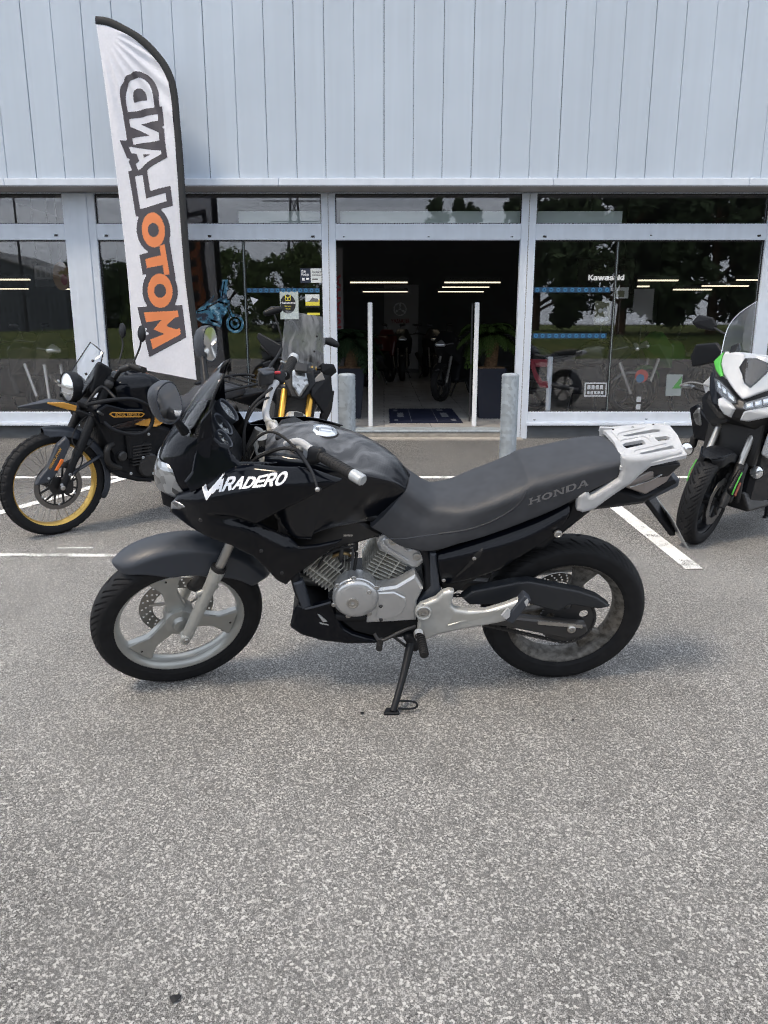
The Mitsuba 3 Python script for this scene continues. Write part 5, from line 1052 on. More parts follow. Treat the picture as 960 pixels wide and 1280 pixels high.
def seatloft(tab, n=50):
    """(u, top, bottom, half width)"""
    t = np.array(tab, float)
    fn = [lambda s_, k=k: float(pch(t[:, 0], t[:, k])(s_)) for k in (1, 2, 3)]
    pr = lambda s_: [(0, 0), (fn[2](s_)*.8, 0), (fn[2](s_)*.98, .08), (fn[2](s_), .4), (fn[2](s_)*.96, .72), (fn[2](s_)*.78, .92), (fn[2](s_)*.4, .99), (0, 1)]
    return body(np.linspace(t[0, 0], t[-1, 0], n), fn[0], fn[1], pr, lambda s_: 0.0, 36)

# ------------------------------------------------------------------ left: adventure motorcycle with gold spoked wheels
H_ = thing('motorcycle', 'black adventure motorcycle with gold spoked front wheel and round headlight, parked left', 'motorcycle')
p = part(H_, HIM); HFW = HIMS@Tr(-.755, 0, .3475)
spoked(p, 'front_wheel', HFW, .3475, .278, .046)
gg = np.linspace(0, 2*np.pi, 121)[:-1]
p('front_wheel__brake_disc', prism(Point(0, 0).buffer(.160, 32).difference(Point(0, 0).buffer(.128, 32)), -.064, -.060), 'm_disc2', False, HFW)
car_ = unary_union([Point(0, 0).buffer(.06, 16)]+[stroke([(.05*math.cos(a_), .05*math.sin(a_)), (.131*math.cos(a_+d_), .131*math.sin(a_+d_))], .012) for a_ in np.arange(6)*np.pi/3 for d_ in (-.28, .28)]+[Point(0, 0).buffer(.131, 32).difference(Point(0, 0).buffer(.123, 32))])
p('front_wheel__disc_carrier', prism(car_, -.066, -.059), 'm_black', False, HFW)
for a_ in np.arange(6)*np.pi/3+.5: p('front_wheel__disc_bolt', bolt(.125*math.cos(a_), .125*math.sin(a_), -.066, .007, .004), 'm_silver', 30, HFW)
fk = fork_pair(p, HIMS, -.755, .3475, .095, .024, .030, 26.5, .22, .78, 'm_satin2', 'm_satin2')
for s_ in (-1,):
    gd = panel([(-0.930,0.391),(-0.908,0.435),(-0.854,0.495),(-0.827,0.544),(-0.782,0.638),(-0.723,0.684),(-0.703,0.656),(-0.699,0.624),(-0.744,0.534),(-0.789,0.456),(-0.816,0.428),(-0.853,0.396)], lambda u, w: -.135+0*u, .02, .012)
    p('fork_guard', gd, 'm_satin', 40, HIMS)
    p('fork_guard__reflector', panel([(-0.812,0.476),(-0.768,0.546),(-0.750,0.542),(-0.753,0.526),(-0.794,0.471)], lambda u, w: -.143+0*u, .008, .004, .005), 'm_reflector', 40, HIMS)
    (a0_, b0_), (a1_, b1_), (a2_, b2_) = [(-0.837,0.484),(-0.760,0.606),(-0.849,0.499)]
    g_ = fitl('HIMALAYAN', 0, 0, 1, 1)
    p('fork_guard__lettering', decal(affinity.affine_transform(g_, [a1_-a0_, a2_-a0_, b1_-b0_, b2_-b0_, a0_, b0_]), lambda P: (np.stack([P[:, 0], np.full(len(P), -.1352), P[:, 1]], 1), np.tile([0, -1.0, 0], (len(P), 1)))), 'm_orange', False, HIMS)
p('fork_guard__bolt', bolt(*[(-0.850,0.428)][0], -.135, .008, .005), 'm_silver', 30, HIMS)
p('front_wheel__axle_nut', bolt(-.755, .3475, -.12, .016, .012), 'm_steel', 30, HIMS)
p('front_caliper', hull(*[((u, -.085, w), .014) for u, w in [(-0.735,0.393),(-0.682,0.369),(-0.684,0.310),(-0.711,0.298),(-0.726,0.338)]]), 'm_black', 30, HIMS)
for u, w in [(-0.701,0.429),(-0.759,0.367)]: p('front_caliper__bolt', bolt(u, w, -.115, .010, .006), 'm_silver', 30, HIMS)
p('front_mudguard', fender(.385, 100, -24, .062, lambda t: .030*np.ones_like(t)), 'm_satin', 50, HFW)
p('front_mudguard__brace', cat(*[tube([(.03, s_*.10, .06), (.17, s_*.085, .12), (.29, s_*.07, .17)], .012, 8) for s_ in (-1, 1)]), 'm_satin', 30, HFW)
p('brake_hose', tube([(-0.698,-0.110,0.374),(-0.663,-0.120,0.431),(-0.617,-0.120,0.517),(-0.642,-0.120,0.589),(-0.672,-0.100,0.662),(-0.539,-0.080,0.794),(-0.520,-0.100,0.663),(-0.594,-0.110,0.582)], .004, 7), 'm_rubber', 30, HIMS)
bk = [(-0.962,0.870),(-0.873,0.899),(-0.761,0.908),(-0.616,0.874),(-0.563,0.834),(-0.671,0.825),(-0.825,0.841),(-0.924,0.853)]
p('beak', hull(*[((u, v, w), .006) for u, v, w in [(-0.958,0.000,0.865),(-0.740,0.070,0.889),(-0.805,-0.070,0.898),(-0.554,0.070,0.852),(-0.604,-0.060,0.847),(-0.797,-0.050,0.853)]]), 'm_satin', 40, HIMS)
p('beak__stripe', hull(*[((u, v, w), .005) for u, v, w in [(-0.807,-0.075,0.894),(-0.706,-0.078,0.888),(-0.627,-0.075,0.862),(-0.631,-0.070,0.835),(-0.714,-0.070,0.859)]]), 'm_orange', 40, HIMS)
Lh = HIMS@Tr(*[(-0.586,0.000,0.976)][0])
HMl = Lh@Rot([0, 0, 1], -90)@Sc(1.13, 1.13, 1.13)
p('headlight', lathe([(.045, .0), (.04, .05), (.0, .082), (-.045, .086), (-.055, .084), (-.055, .078)], 40), 'm_satin2', 40, HMl@Sc(1, -1, 1)@Sc(1, -1, 1))
p('headlight__lens', lathe([(-.050, .079), (-.060, .06), (-.066, .03), (-.067, 0)], 40), 'm_led', 40, HMl)
p('headlight__bar', cat(bx(-.075, .075, -.070, -.058, -.006, .006), bx(-.05, .05, -.067, -.055, -.04, -.034)), 'm_steel', 30, HMl)
ws = [(-0.574,0.095,1.049),(-0.441,0.075,1.246),(-0.445,-0.085,1.200),(-0.456,-0.095,1.166),(-0.584,-0.100,0.946),(-0.603,-0.090,1.017)]
wsp = spline(ws, 40, True); cen = wsp.mean(0)
def dome(loop, lift, n=8):
    c = loop.mean(0); out = [c+(loop-c)*t_+np.array([-1, 0, .3])*lift*(1-t_**2) for t_ in np.linspace(1, .02, n)]
    return grid(np.array(out), closed_v=True)
pol = np.array([(-0.583,0.100,1.028),(-0.511,0.095,1.136),(-0.441,0.075,1.246),(-0.437,0.000,1.225),(-0.439,-0.085,1.200),(-0.463,-0.095,1.130),(-0.536,-0.105,1.022),(-0.594,-0.100,0.947),(-0.589,-0.050,1.005),(-0.585,0.030,1.038)])
p('windscreen', dome(pol, .03), 'm_clear', 60, HIMS)
p('windscreen__edge', tube(np.vstack([pol, pol[:1]]), .004, 6, False), 'm_satin2', 30, HIMS)
for c_ in [(-0.514,-0.090,1.151),(-0.564,-0.095,1.070)]: p('windscreen__screw', hull((c_, .009)), 'm_black', 30, HIMS)
p('instrument_binnacle', hull(*[(c_, .02) for c_ in [(-0.482,-0.080,1.129),(-0.405,-0.070,1.089),(-0.447,-0.080,0.972),(-0.535,-0.080,0.966),(-0.473,0.060,0.988),(-0.352,0.070,1.077)]]), 'm_satin2')
for v_ in (-.36, -.36): pass
p('indicator', cat(hull(*[(c_, .010) for c_ in [(-0.606,0.200,0.981),(-0.583,0.170,0.959)]])), 'm_lens', 40, HIMS)
p('indicator', cat(hull(*[(c_, .010) for c_ in [(-0.580,-0.220,0.861),(-0.538,-0.200,0.837)]])), 'm_lens', 40)
p('handlebar', tube([(-0.242,0.340,0.962),(-0.290,0.200,0.981),(-0.322,0.060,0.989),(-0.362,-0.060,1.015),(-0.414,-0.220,1.118),(-0.394,-0.300,1.158),(-0.404,-0.420,1.166)], .012, 12), 'm_black')
p('grip', rod([(-0.407,-0.310,1.163)][0], [(-0.386,-0.420,1.155)][0], .019, 16), 'm_rubber')
p('switch_housing', hull(*[(c_, .020) for c_ in [(-0.435,-0.250,1.130),(-0.416,-0.290,1.152)]]), 'm_black')
for (c_, b_) in ([(-0.333,-0.300,1.363),(-0.367,-0.270,1.166)], [(-0.068,0.280,1.287),(-0.111,0.250,1.058)]):
    c_, b_ = np.array(c_), np.array(b_)
    kk = p('mirror', xf(lathe([(-.012, 0), (-.010, .03), (.0, .050), (.010, .052), (.014, .048)], 28)[0:2], Tr(*c_)@Rot([0, 0, 1], -105)), 'm_satin2', 50)
    add(kk+'__stem', tube([b_, b_+(c_-b_)*.6+[.02, 0, 0], c_+[0, 0, -.045], c_], .006, 8), 'm_black', HIM)
    add(kk+'__glass', xf(lathe([(.0135, .047), (.0136, 0)], 28), Tr(*c_)@Rot([0, 0, 1], -105)), 'm_mirror', HIM)
htab = [(-.36, 1.00, .80, .10), (-.28, 1.05, .76, .145), (-.15, 1.065, .75, .165), (-.02, 1.02, .74, .15), (.06, .95, .74, .12), (.11, .89, .74, .10)]
htank = seatloft(htab)
p('fuel_tank', htank, 'm_gloss', 40)
p('fuel_tank__stripe', decal(Polygon([(-0.246,0.726),(-0.169,0.752),(-0.078,0.777),(0.046,0.754),(0.033,0.726),(-0.075,0.697),(-0.181,0.708)]).buffer(0), lambda P: hit(htank, P), .015), 'm_orange', True)
p('fuel_tank__filler_cap', xf(lathe([(-.012, 0), (-.012, .035), (.01, .04)], 24), Tr(-.16, 0, 1.068)@Rot([1, 0, 0], 90)), 'm_darkmetal')
sh_ = panel([(-0.567,0.860),(-0.497,0.896),(-0.347,0.851),(-0.221,0.840),(-0.195,0.810),(-0.232,0.775),(-0.406,0.754),(-0.478,0.740),(-0.537,0.773)], lambda u, w: -.19+.3*np.abs(u+.2)*0, .02, .012)
p('tank_shroud', sh_, 'm_gloss', 40); p('tank_shroud', mirror(sh_), 'm_gloss', 40)
bdg = Polygon([(-0.461,0.840),(-0.234,0.819),(-0.214,0.807),(-0.233,0.792),(-0.449,0.810),(-0.479,0.831)]).buffer(0)
onp = lambda P: (np.stack([P[:, 0], np.full(len(P), -.192), P[:, 1]], 1), np.tile([0, -1.0, 0], (len(P), 1)))
p('tank_shroud__badge_border', decal(bdg.buffer(.004).difference(bdg.buffer(-.004)), onp), 'm_orange', False)
(a0_, b0_), (a1_, b1_), (a2_, b2_) = [(-0.437,0.814),(-0.246,0.799),(-0.437,0.833)]
p('tank_shroud__lettering', decal(affinity.affine_transform(fitl('ROYAL ENFIELD', 0, 0, 1, 1), [a1_-a0_, a2_-a0_, b1_-b0_, b2_-b0_, a0_, b0_]), onp), 'm_orange', False)
for s_ in (-1, 1):
    fl = lambda L: [(u, s_*v*-1, w) for u, v, w in L]
    p('crash_bar', cat(tube(fl([(-0.613,-0.140,0.892),(-0.552,-0.220,0.926),(-0.451,-0.260,0.942),(-0.361,-0.260,0.935),(-0.280,-0.260,0.907),(-0.208,-0.250,0.856),(-0.186,-0.250,0.788),(-0.216,-0.250,0.719),(-0.305,-0.250,0.690),(-0.385,-0.240,0.702),(-0.480,-0.220,0.740),(-0.528,-0.160,0.805),(-0.602,-0.140,0.881)]), .013, 10), tube(fl([(-0.613,-0.140,0.897),(-0.539,-0.140,0.980),(-0.499,-0.140,0.998),(-0.466,-0.240,0.939)]), .011, 10)), 'm_satin2')
p('engine', cat(prism([(-0.470,0.743),(-0.336,0.696),(-0.078,0.702),(0.104,0.648),(0.161,0.344),(0.006,0.263),(-0.331,0.355),(-0.407,0.486)], -.12, .12, .02), prism([(-0.323,0.689),(-0.169,0.672),(-0.191,0.473),(-0.295,0.487)], -.15, .15, .01)), 'm_satin2')
for u, w, r_ in [(*[(-0.125,0.419)][0], .085), (*[(-0.341,0.513)][0], .035), (*[(0.017,0.488)][0], .06)]: p('engine__cover', cyl_v(u, w, -.155, -.1, r_, 40, .01), 'm_darkmetal')
for x_, y_ in [(-0.189,0.489),(-0.147,0.650),(-0.098,0.358),(-0.284,0.387),(-0.046,0.433)]: p('engine__bolt', bolt(x_, y_, -.156, .011, .007), 'm_silver')
p('engine__pipe', tube([(-0.410,-0.120,0.604),(-0.460,-0.140,0.577),(-0.447,-0.140,0.486),(-0.353,-0.130,0.430)], .022, 12), 'm_black')
p('radiator_guard', hull(*[((u, s_*v, w), .008) for s_ in (-1, 1) for u, v, w in [(-0.555,-0.130,0.812),(-0.430,-0.130,0.664),(-0.448,-0.130,0.720),(-0.391,-0.120,0.529)]]), 'm_satin2')
p('engine__fin', cat(*[bx(-.27, -.12, -.158, -.10, .44+.022*i_, .447+.022*i_) for i_ in range(7)]), 'm_darkmetal', False)
p('skid_plate', panel([(-0.452,0.512),(-0.384,0.434),(-0.222,0.346),(-0.074,0.309),(-0.087,0.281),(-0.208,0.308),(-0.352,0.361),(-0.427,0.424)], lambda u, w: -.13+0*u, .25, .01), 'm_satin2')
p('seat', seatloft([(.06, .86, .78, .09), (.15, .83, .75, .13), (.35, .835, .75, .145), (.42, .86, .78, .14), (.47, .90, .82, .14), (.7, .915, .84, .12), (.80, .905, .85, .09)]), 'm_vinyl', 45)
p('luggage_rack', cat(*[tube([(.50, s_*.15, .90), (.75, s_*.16, .93), (1.0, s_*.13, .95), (1.04, s_*.06, .95)], .011, 10) for s_ in (-1, 1)], *[rod((u, -.15, .935), (u, .15, .935), .008, 8) for u in (.70, .85, .98)]), 'm_satin2')
p('rear_mudguard', hull(((.70, .08, .82), .02), ((.70, -.08, .82), .02), ((1.05, .06, .84), .015), ((1.05, -.06, .84), .015), ((1.08, 0, .70), .02)), 'm_satin2')
p('tail_light', hull(((1.08, .04, .78), .018), ((1.08, -.04, .78), .018)), 'm_red')
spoked(p, 'rear_wheel', HIM@Tr(.755, 0, .325), .325, .232, .066)
p('swingarm', cat(hull(((.05, -.1, .42), .03), ((.76, -.11, .325), .025)), hull(((.05, .1, .42), .03), ((.76, .11, .325), .025))), 'm_satin2')
p('side_panel', hull(*[((u, s_*.12, w), .015) for s_ in (-1, 1) for u, w in ((.08, .72), (.45, .76), (.42, .60), (.12, .56))]), 'm_gloss', 40)
p('exhaust', tube([(.1, .14, .42), (.4, .17, .48), (.95, .19, .66)], [.03, .05, .055], 18, False), 'm_darkmetal')
p('side_stand', rod((.05, -.12, .35), (.12, -.30, -.045), .014, 10), 'm_satin2')

# ------------------------------------------------------------------ centre left, behind: adventure motorcycle with golden fork tubes, facing out
A_k = thing('motorcycle', 'dark adventure motorcycle with tall clear windscreen and golden fork tubes facing the camera', 'motorcycle')
p = part(A_k, ADV); AFW = ADVS@Tr(-.775, 0, .34)
cast(p, 'front_wheel', AFW, .34, .245, .055, ns=5)
for s_ in (-1, 1): p('front_wheel__brake_disc', disc_mesh(.155, .11, s_*.07), 'm_disc', False, AFW)
fork_pair(p, ADVS, -.775, .34, .105, .028, .026, 27, .20, .80, 'm_black', 'm_gold_fork')
p('front_mudguard', fender(.372, 150, 40, .075, lambda t: .04*np.ones_like(t)), 'm_silver', 50, AFW)
p('front_mudguard__vent', hull(*[((.372*math.cos(a_)*1.01, v_, .372*math.sin(a_)*1.01), .006) for a_ in (1.75, 2.1) for v_ in (-.03, .03)]), 'm_black', 30, AFW)
scr_ = np.array([(-0.400,0.173,1.455),(-0.440,0.026,1.453),(-0.400,-0.122,1.452),(-0.450,-0.166,1.308),(-0.500,-0.180,1.109),(-0.550,-0.073,0.994),(-0.520,0.077,0.969),(-0.480,0.156,1.082),(-0.450,0.168,1.224)])
def haze_sheen_w(p, n, uv): return .02+.15*smoothstep(.45, .75, fbm(p.x*26+3*fbm(p.z*6, p.x*4), p.z*5, 0, 4))  # film haze and streaks of sky reflection, mixed in as white
scene['m_hazy'] = {'type': 'blendbsdf', 'weight': proc(haze_sheen_w), 'a': {'type': 'ref', 'id': 'm_clear'}, 'b': {'type': 'ref', 'id': 'm_white'}}
p('windscreen', dome(scr_, .05), 'm_hazy', 60)
for c_ in [(-0.490,-0.096,1.298),(-0.520,-0.093,1.179),(-0.480,0.100,1.191),(-0.500,0.093,1.092)]: p('windscreen__screw', hull((c_, .009)), 'm_black')
p('windscreen__bracket', cat(tube([(-0.500,0.025,0.963),(-0.460,0.029,1.088),(-0.420,0.049,1.242)], .010, 8), tube([(-0.500,-0.113,0.984),(-0.460,-0.104,1.108),(-0.420,-0.089,1.264)], .010, 8)), 'm_satin2')
p('headlight', hull(*[(c_, .018) for c_ in [(-0.600,0.042,0.998),(-0.600,-0.033,1.004),(-0.640,-0.063,0.923),(-0.660,-0.018,0.836),(-0.640,0.028,0.897)]]), 'm_lens', 40)
p('headlight_cowl', hull(*[(c_, .014) for c_ in [(-0.520,0.085,1.031),(-0.520,-0.094,1.033),(-0.580,-0.120,0.927),(-0.630,-0.046,0.812),(-0.620,0.030,0.813),(-0.560,0.101,0.917)]]), 'm_satin2', 40)
p('headlight__brow', hull(*[(c_, .014) for c_ in [(-0.600,0.038,1.062),(-0.600,-0.044,1.062),(-0.660,-0.043,1.021),(-0.660,0.025,1.017)]]), 'm_black', 40)
p('fairing', hull(*[(c_, .012) for c_ in [(-0.520,-0.088,0.981),(-0.400,-0.243,1.010),(-0.380,-0.281,0.837),(-0.450,-0.230,0.711),(-0.550,-0.120,0.835)]]), 'm_satin2', 40)
p('fairing', hull(*[(c_, .012) for c_ in [(-0.520,0.071,0.926),(-0.400,0.210,0.877),(-0.380,0.225,0.782),(-0.450,0.157,0.726),(-0.550,0.056,0.809)]]), 'm_satin2', 40)
p('fairing__vane', hull(*[(c_, .006) for c_ in [(-0.560,-0.106,0.936),(-0.520,-0.172,1.020),(-0.520,-0.198,0.973)]]), mat('m_grey_panel', (.22, .21, .20), .4), 40)
p('side_cowl', hull(*[(c_, .012) for c_ in [(-0.380,-0.238,0.864),(-0.250,-0.296,0.862),(-0.250,-0.297,0.713),(-0.300,-0.243,0.554),(-0.340,-0.215,0.555)]]), 'm_satin2', 40)
p('radiator', bx(-.50, -.44, -.16, .16, .55, .85, .01), 'm_black')
p('handlebar', tube([(-0.300,0.332,1.151),(-0.360,0.204,1.082),(-0.380,0.091,1.062),(-0.380,-0.069,1.035),(-0.360,-0.194,1.039),(-0.300,-0.267,1.008)], .012, 12), 'm_black')
p('hand_guard', hull(*[(c_, .012) for c_ in [(-0.380,0.357,1.238),(-0.460,0.181,1.178),(-0.460,0.156,1.132),(-0.440,0.208,1.085),(-0.400,0.322,1.167),(-0.380,0.361,1.212)]]), 'm_satin2', 40)
p('hand_guard', hull(*[(c_, .012) for c_ in [(-0.460,-0.166,1.079),(-0.400,-0.258,1.084),(-0.380,-0.285,1.042),(-0.400,-0.244,0.997),(-0.460,-0.179,1.030)]]), 'm_satin2', 40)
for c_, b_, r_ in (([(-0.340,0.275,1.440)][0], [(-0.360,0.160,1.192)][0], -1), ([(-0.340,-0.215,1.269)][0], [(-0.360,-0.150,1.214)][0], 1)):
    c_, b_ = np.array(c_), np.array(b_)
    kk = p('mirror', xf(hull(((-.01, -.05, -.015*r_), .026), ((-.01, .05, .03*r_ if r_ < 0 else .0), .024), ((.0, 0, .0), .034)), Tr(*c_)), 'm_satin2', 50)
    add(kk+'__stem', tube([b_, (b_+c_)/2+[0, 0, .01], c_], .007, 8), 'm_black', ADV)
p('indicator', hull(*[(c_, .012) for c_ in [(-0.500,0.152,1.058),(-0.500,0.119,1.044)]]), 'm_lens', 40)
p('mirror_stay', hull(*[(c_, .01) for c_ in [(-0.400,0.291,1.013),(-0.420,0.242,1.041),(-0.420,0.190,0.933)]]), 'm_satin2')
p('fuel_tank', seatloft([(-.40, 1.0, .70, .14), (-.25, 1.08, .68, .19), (-.05, 1.05, .70, .17), (.1, .93, .72, .12)]), 'm_gloss', 40)
p('engine', bx(-.40, .10, -.16, .16, .32, .72, .03), 'm_satin2')
p('seat', seatloft([(.08, .90, .78, .10), (.25, .87, .76, .15), (.45, .88, .78, .15), (.52, .94, .82, .15), (.9, .96, .86, .11)]), 'm_vinyl', 45)
p('tail', hull(((.5, .1, .8), .04), ((.5, -.1, .8), .04), ((1.0, .05, .9), .03), ((1.0, -.05, .9), .03)), 'm_satin2', 40)
cast(p, 'rear_wheel', ADV@Tr(.775, 0, .325), .325, .225, .075)
p('swingarm', cat(hull(((.05, -.12, .42), .03), ((.78, -.12, .325), .028)), hull(((.05, .12, .42), .03), ((.78, .12, .325), .028))), 'm_darkmetal')
p('exhaust', tube([(.0, .17, .40), (.35, .18, .45), (.85, .21, .62)], [.03, .055, .055], 18, False), 'm_darkmetal')
p('side_stand', rod((.0, -.14, .35), (.08, -.30, -.045), .014, 10), 'm_satin2')

# ------------------------------------------------------------------ right: white and green sport touring motorcycle facing out
V_k = thing('motorcycle', 'white and green touring motorcycle with black front wheel, cut off by the right edge', 'motorcycle')
p = part(V_k, KAW); VFW = KAWS@Tr(-.71, 0, .30)
cast(p, 'front_wheel', VFW, .30, .218, .060, ns=5)
for s_ in (-1, 1):
    p('front_wheel__brake_disc', disc_mesh(.150, .105, s_*.07, wave=.004), 'm_disc', False, VFW)
    p('front_wheel__disc_carrier', cat(*[rod((.04*math.cos(a_), s_*.065, .04*math.sin(a_)), (.11*math.cos(a_+.2), s_*.07, .11*math.sin(a_+.2)), .008, 8) for a_ in np.arange(5)*1.2566]), 'm_black', 30, VFW)
    p('front_caliper', hull(((-.60, s_*.10, .36), .03), ((-.57, s_*.10, .42), .028), ((-.62, s_*.11, .31), .022)), 'm_black', 30, KAWS)
fork_pair(p, KAWS, -.71, .30, .105, .028, .0215, 25, .26, .78, 'm_black', 'm_steel')
for s_ in (-1, 1):
    p('fork_cover', hull(((-.665, s_*.125, .36), .02), ((-.615, s_*.125, .50), .018), ((-.70, s_*.12, .40), .016)), 'm_satin2', 40, KAWS)
    p('fork_cover__stripe', tube([(-.70, s_*.142, .37), (-.685, s_*.145, .43), (-.63, s_*.143, .50)], .0045, 8), 'm_kgreen', 40, KAWS)
mat('m_reflector2', (.30, .07, .035), .25, coat=1.0)
for s_ in (-1, 1): p('reflector', hull(((-.655, s_*.147, .36), .008), ((-.625, s_*.147, .43), .008)), 'm_reflector2', 40, KAWS)
p('front_mudguard', fender(.335, 120, 20, .078, lambda t: .045*np.ones_like(t)), 'm_satin2', 50, VFW)
p('front_mudguard__edge', tube([(.31*math.cos(a_)*1.03, v_, .31*math.sin(a_)*1.06) for v_, a_ in ((-.085, 1.75), (-.05, 2.02), (0, 2.09), (.05, 2.02), (.085, 1.75))], .005, 8), 'm_gloss', 30, VFW)
# screen, nose, lamps
p('windscreen', dome(np.array([(-0.420,0.096,1.492),(-0.440,0.171,1.416),(-0.480,0.206,1.319),(-0.560,0.177,1.177),(-0.620,0.141,1.077),(-0.700,0.031,1.033),(-0.780,-0.097,0.997),(-0.780,-0.225,1.068),(-0.720,-0.311,1.128),(-0.600,-0.269,1.297),(-0.480,-0.168,1.441),(-0.420,-0.014,1.510)]), .05, 10), 'm_clear', 60)
rim_ = np.array([(-0.420,0.096,1.492),(-0.440,0.171,1.416),(-0.480,0.206,1.319),(-0.560,0.177,1.177),(-0.620,0.141,1.077),(-0.700,0.031,1.033),(-0.760,-0.087,1.003)])
p('windscreen__rim', tube(rim_, .0022, 6), 'm_led')
p('windscreen__screen_slider', hull(*[(c_, .010) for c_ in [(-0.640,0.094,1.125),(-0.640,0.076,1.109),(-0.600,0.061,1.217),(-0.600,0.071,1.239),(-0.600,0.100,1.220)]]), 'm_satin2', 40)
def kawf(v, w, off=0): return -.83+1.9*(v+.055)**2+.55*np.maximum(0, w-.90)+.35*np.maximum(0, .90-w)-off
def nosep(poly, off=0, r=.010, th=.01):
    q_ = panel(Polygon(poly).buffer(0).buffer(.004).buffer(-.004), lambda a, b: kawf(a, b, off), th, r, .012); v_, f_ = q_
    return v_[:, [1, 0, 2]], f_[:, ::-1]
p('nose_cowl', nosep([(0.144,1.185),(0.146,1.154),(0.129,1.114),(0.079,1.066),(0.005,1.019),(-0.053,0.981),(-0.101,0.953),(-0.126,0.966),(-0.164,0.996),(-0.214,1.029),(-0.247,1.074),(-0.239,1.135),(-0.184,1.213),(-0.073,1.208),(0.033,1.202)], .0, .014), 'm_glossw', 50)
p('nose_panel', nosep([(-0.007,1.121),(-0.017,1.176),(-0.083,1.187),(-0.147,1.170),(-0.170,1.148),(-0.162,1.108),(-0.139,1.057),(-0.119,1.023),(-0.074,1.045),(-0.042,1.089)], .012, .008), 'm_satin2', 50)
p('nose_panel__fin', nosep([(-0.037,1.157),(-0.047,1.155),(-0.057,1.129),(-0.047,1.133)], .022, .004), 'm_black', 50)
p('nose_cowl__green_flash', nosep([(0.152,1.181),(0.177,1.150),(0.201,1.117),(0.151,1.077),(0.088,1.046),(0.072,1.054),(0.130,1.110),(0.148,1.153)], .004, .008), 'm_kgreen', 50)
for L_, bars in (([(0.120,1.034),(0.076,1.028),(-0.004,0.996),(-0.066,0.958),(-0.087,0.930),(-0.056,0.926),(0.014,0.949),(0.066,0.972)], ([(0.093,1.021),(0.069,1.016),(0.039,0.987),(0.067,0.991)], [(0.044,1.001),(0.010,0.991),(-0.009,0.964),(0.020,0.970)], [(-0.006,0.981),(-0.053,0.958),(-0.065,0.938),(-0.031,0.949)])), ([(-0.128,0.912),(-0.130,0.943),(-0.175,0.970),(-0.220,0.998),(-0.258,0.990),(-0.262,0.951),(-0.238,0.935),(-0.196,0.915),(-0.148,0.901)], ([(-0.136,0.934),(-0.161,0.951),(-0.176,0.924),(-0.146,0.911)], [(-0.170,0.955),(-0.196,0.970),(-0.209,0.940),(-0.184,0.926)], [(-0.203,0.973),(-0.229,0.990),(-0.242,0.960),(-0.216,0.943)]))):
    kk = p('headlight', nosep(L_, .004, .008), 'm_black', 50)
    for b_ in bars: add(kk+'__lens', nosep(b_, .016, .010), 'm_led', KAW, 50)
    add(kk+'__glass', nosep(L_, .020, .006, .001), 'm_clear', KAW, 50)
p('nose_mouth', nosep([(-0.058,0.929),(-0.081,0.953),(-0.118,0.946),(-0.135,0.907),(-0.126,0.839),(-0.078,0.839),(-0.058,0.877)], -.012, .008), 'm_black', 50)
p('nose_cowl__chin', nosep([(0.036,0.928),(0.007,0.947),(-0.051,0.925),(-0.088,0.898),(-0.067,0.839),(-0.025,0.851),(0.006,0.879)], .006, .012), 'm_glossw', 50)
p('nose_cowl__chin', nosep([(-0.134,0.889),(-0.166,0.910),(-0.236,0.939),(-0.277,0.937),(-0.272,0.888),(-0.206,0.855),(-0.161,0.835),(-0.119,0.834)], .006, .012), 'm_glossw', 50)
p('nose_cowl__side', nosep([(0.178,1.078),(0.122,1.031),(0.062,0.967),(0.021,0.912),(-0.024,0.853),(0.015,0.852),(0.061,0.890),(0.134,0.963),(0.178,1.032)], -.004, .012), 'm_gloss', 50)
p('side_fairing', hull(*[(c_, .014) for c_ in [(-0.450,0.263,0.862),(-0.500,0.197,0.946),(-0.620,0.077,0.902),(-0.660,-0.001,0.797),(-0.500,0.153,0.722),(-0.460,0.222,0.755)]]), 'm_satin2', 40)
p('side_fairing', hull(*[(c_, .014) for c_ in [(-0.400,0.345,0.766),(-0.440,0.296,0.801),(-0.500,0.150,0.712),(-0.440,0.177,0.604),(-0.400,0.276,0.597)]]), 'm_gloss', 40)
p('side_fairing__white_panel', hull(*[(c_, .008) for c_ in [(-0.420,0.297,0.947),(-0.480,0.233,1.014),(-0.580,0.134,0.998),(-0.560,0.152,0.953),(-0.460,0.246,0.897)]]), 'm_glossw', 40)
p('side_fairing', hull(*[(c_, .02) for c_ in ((-.55, -.24, .92), (-.30, -.27, .95), (-.30, -.24, .55), (-.48, -.20, .62), (-.15, -.2, .8))]), 'm_glossw', 40)
p('nose_inner', hull(*[(c_, .02) for c_ in ((-.72, .0, .84), (-.55, .18, .88), (-.55, -.18, .88), (-.45, .17, 1.08), (-.45, -.17, 1.08), (-.6, 0, 1.1), (-.45, .15, .75), (-.45, -.15, .75))]), 'm_black', 40)
p('daytime_lamp', hull(*[(c_, .014) for c_ in [(-0.460,0.272,0.787),(-0.460,0.240,0.698),(-0.450,0.267,0.701),(-0.450,0.295,0.749)]]), 'm_lens', 40)
p('indicator', hull(*[(c_, .013) for c_ in [(-0.360,0.470,0.900),(-0.400,0.375,0.913)]]), 'm_lens', 40)
p('indicator__stem', rod([(-0.400,0.374,0.910)][0], [(-0.400,0.273,0.899)][0], .010, 10), 'm_black')
p('crash_pad', hull(*[(c_, .025) for c_ in [(-0.360,0.301,0.576),(-0.360,0.302,0.531)]]), 'm_rubber', 40)
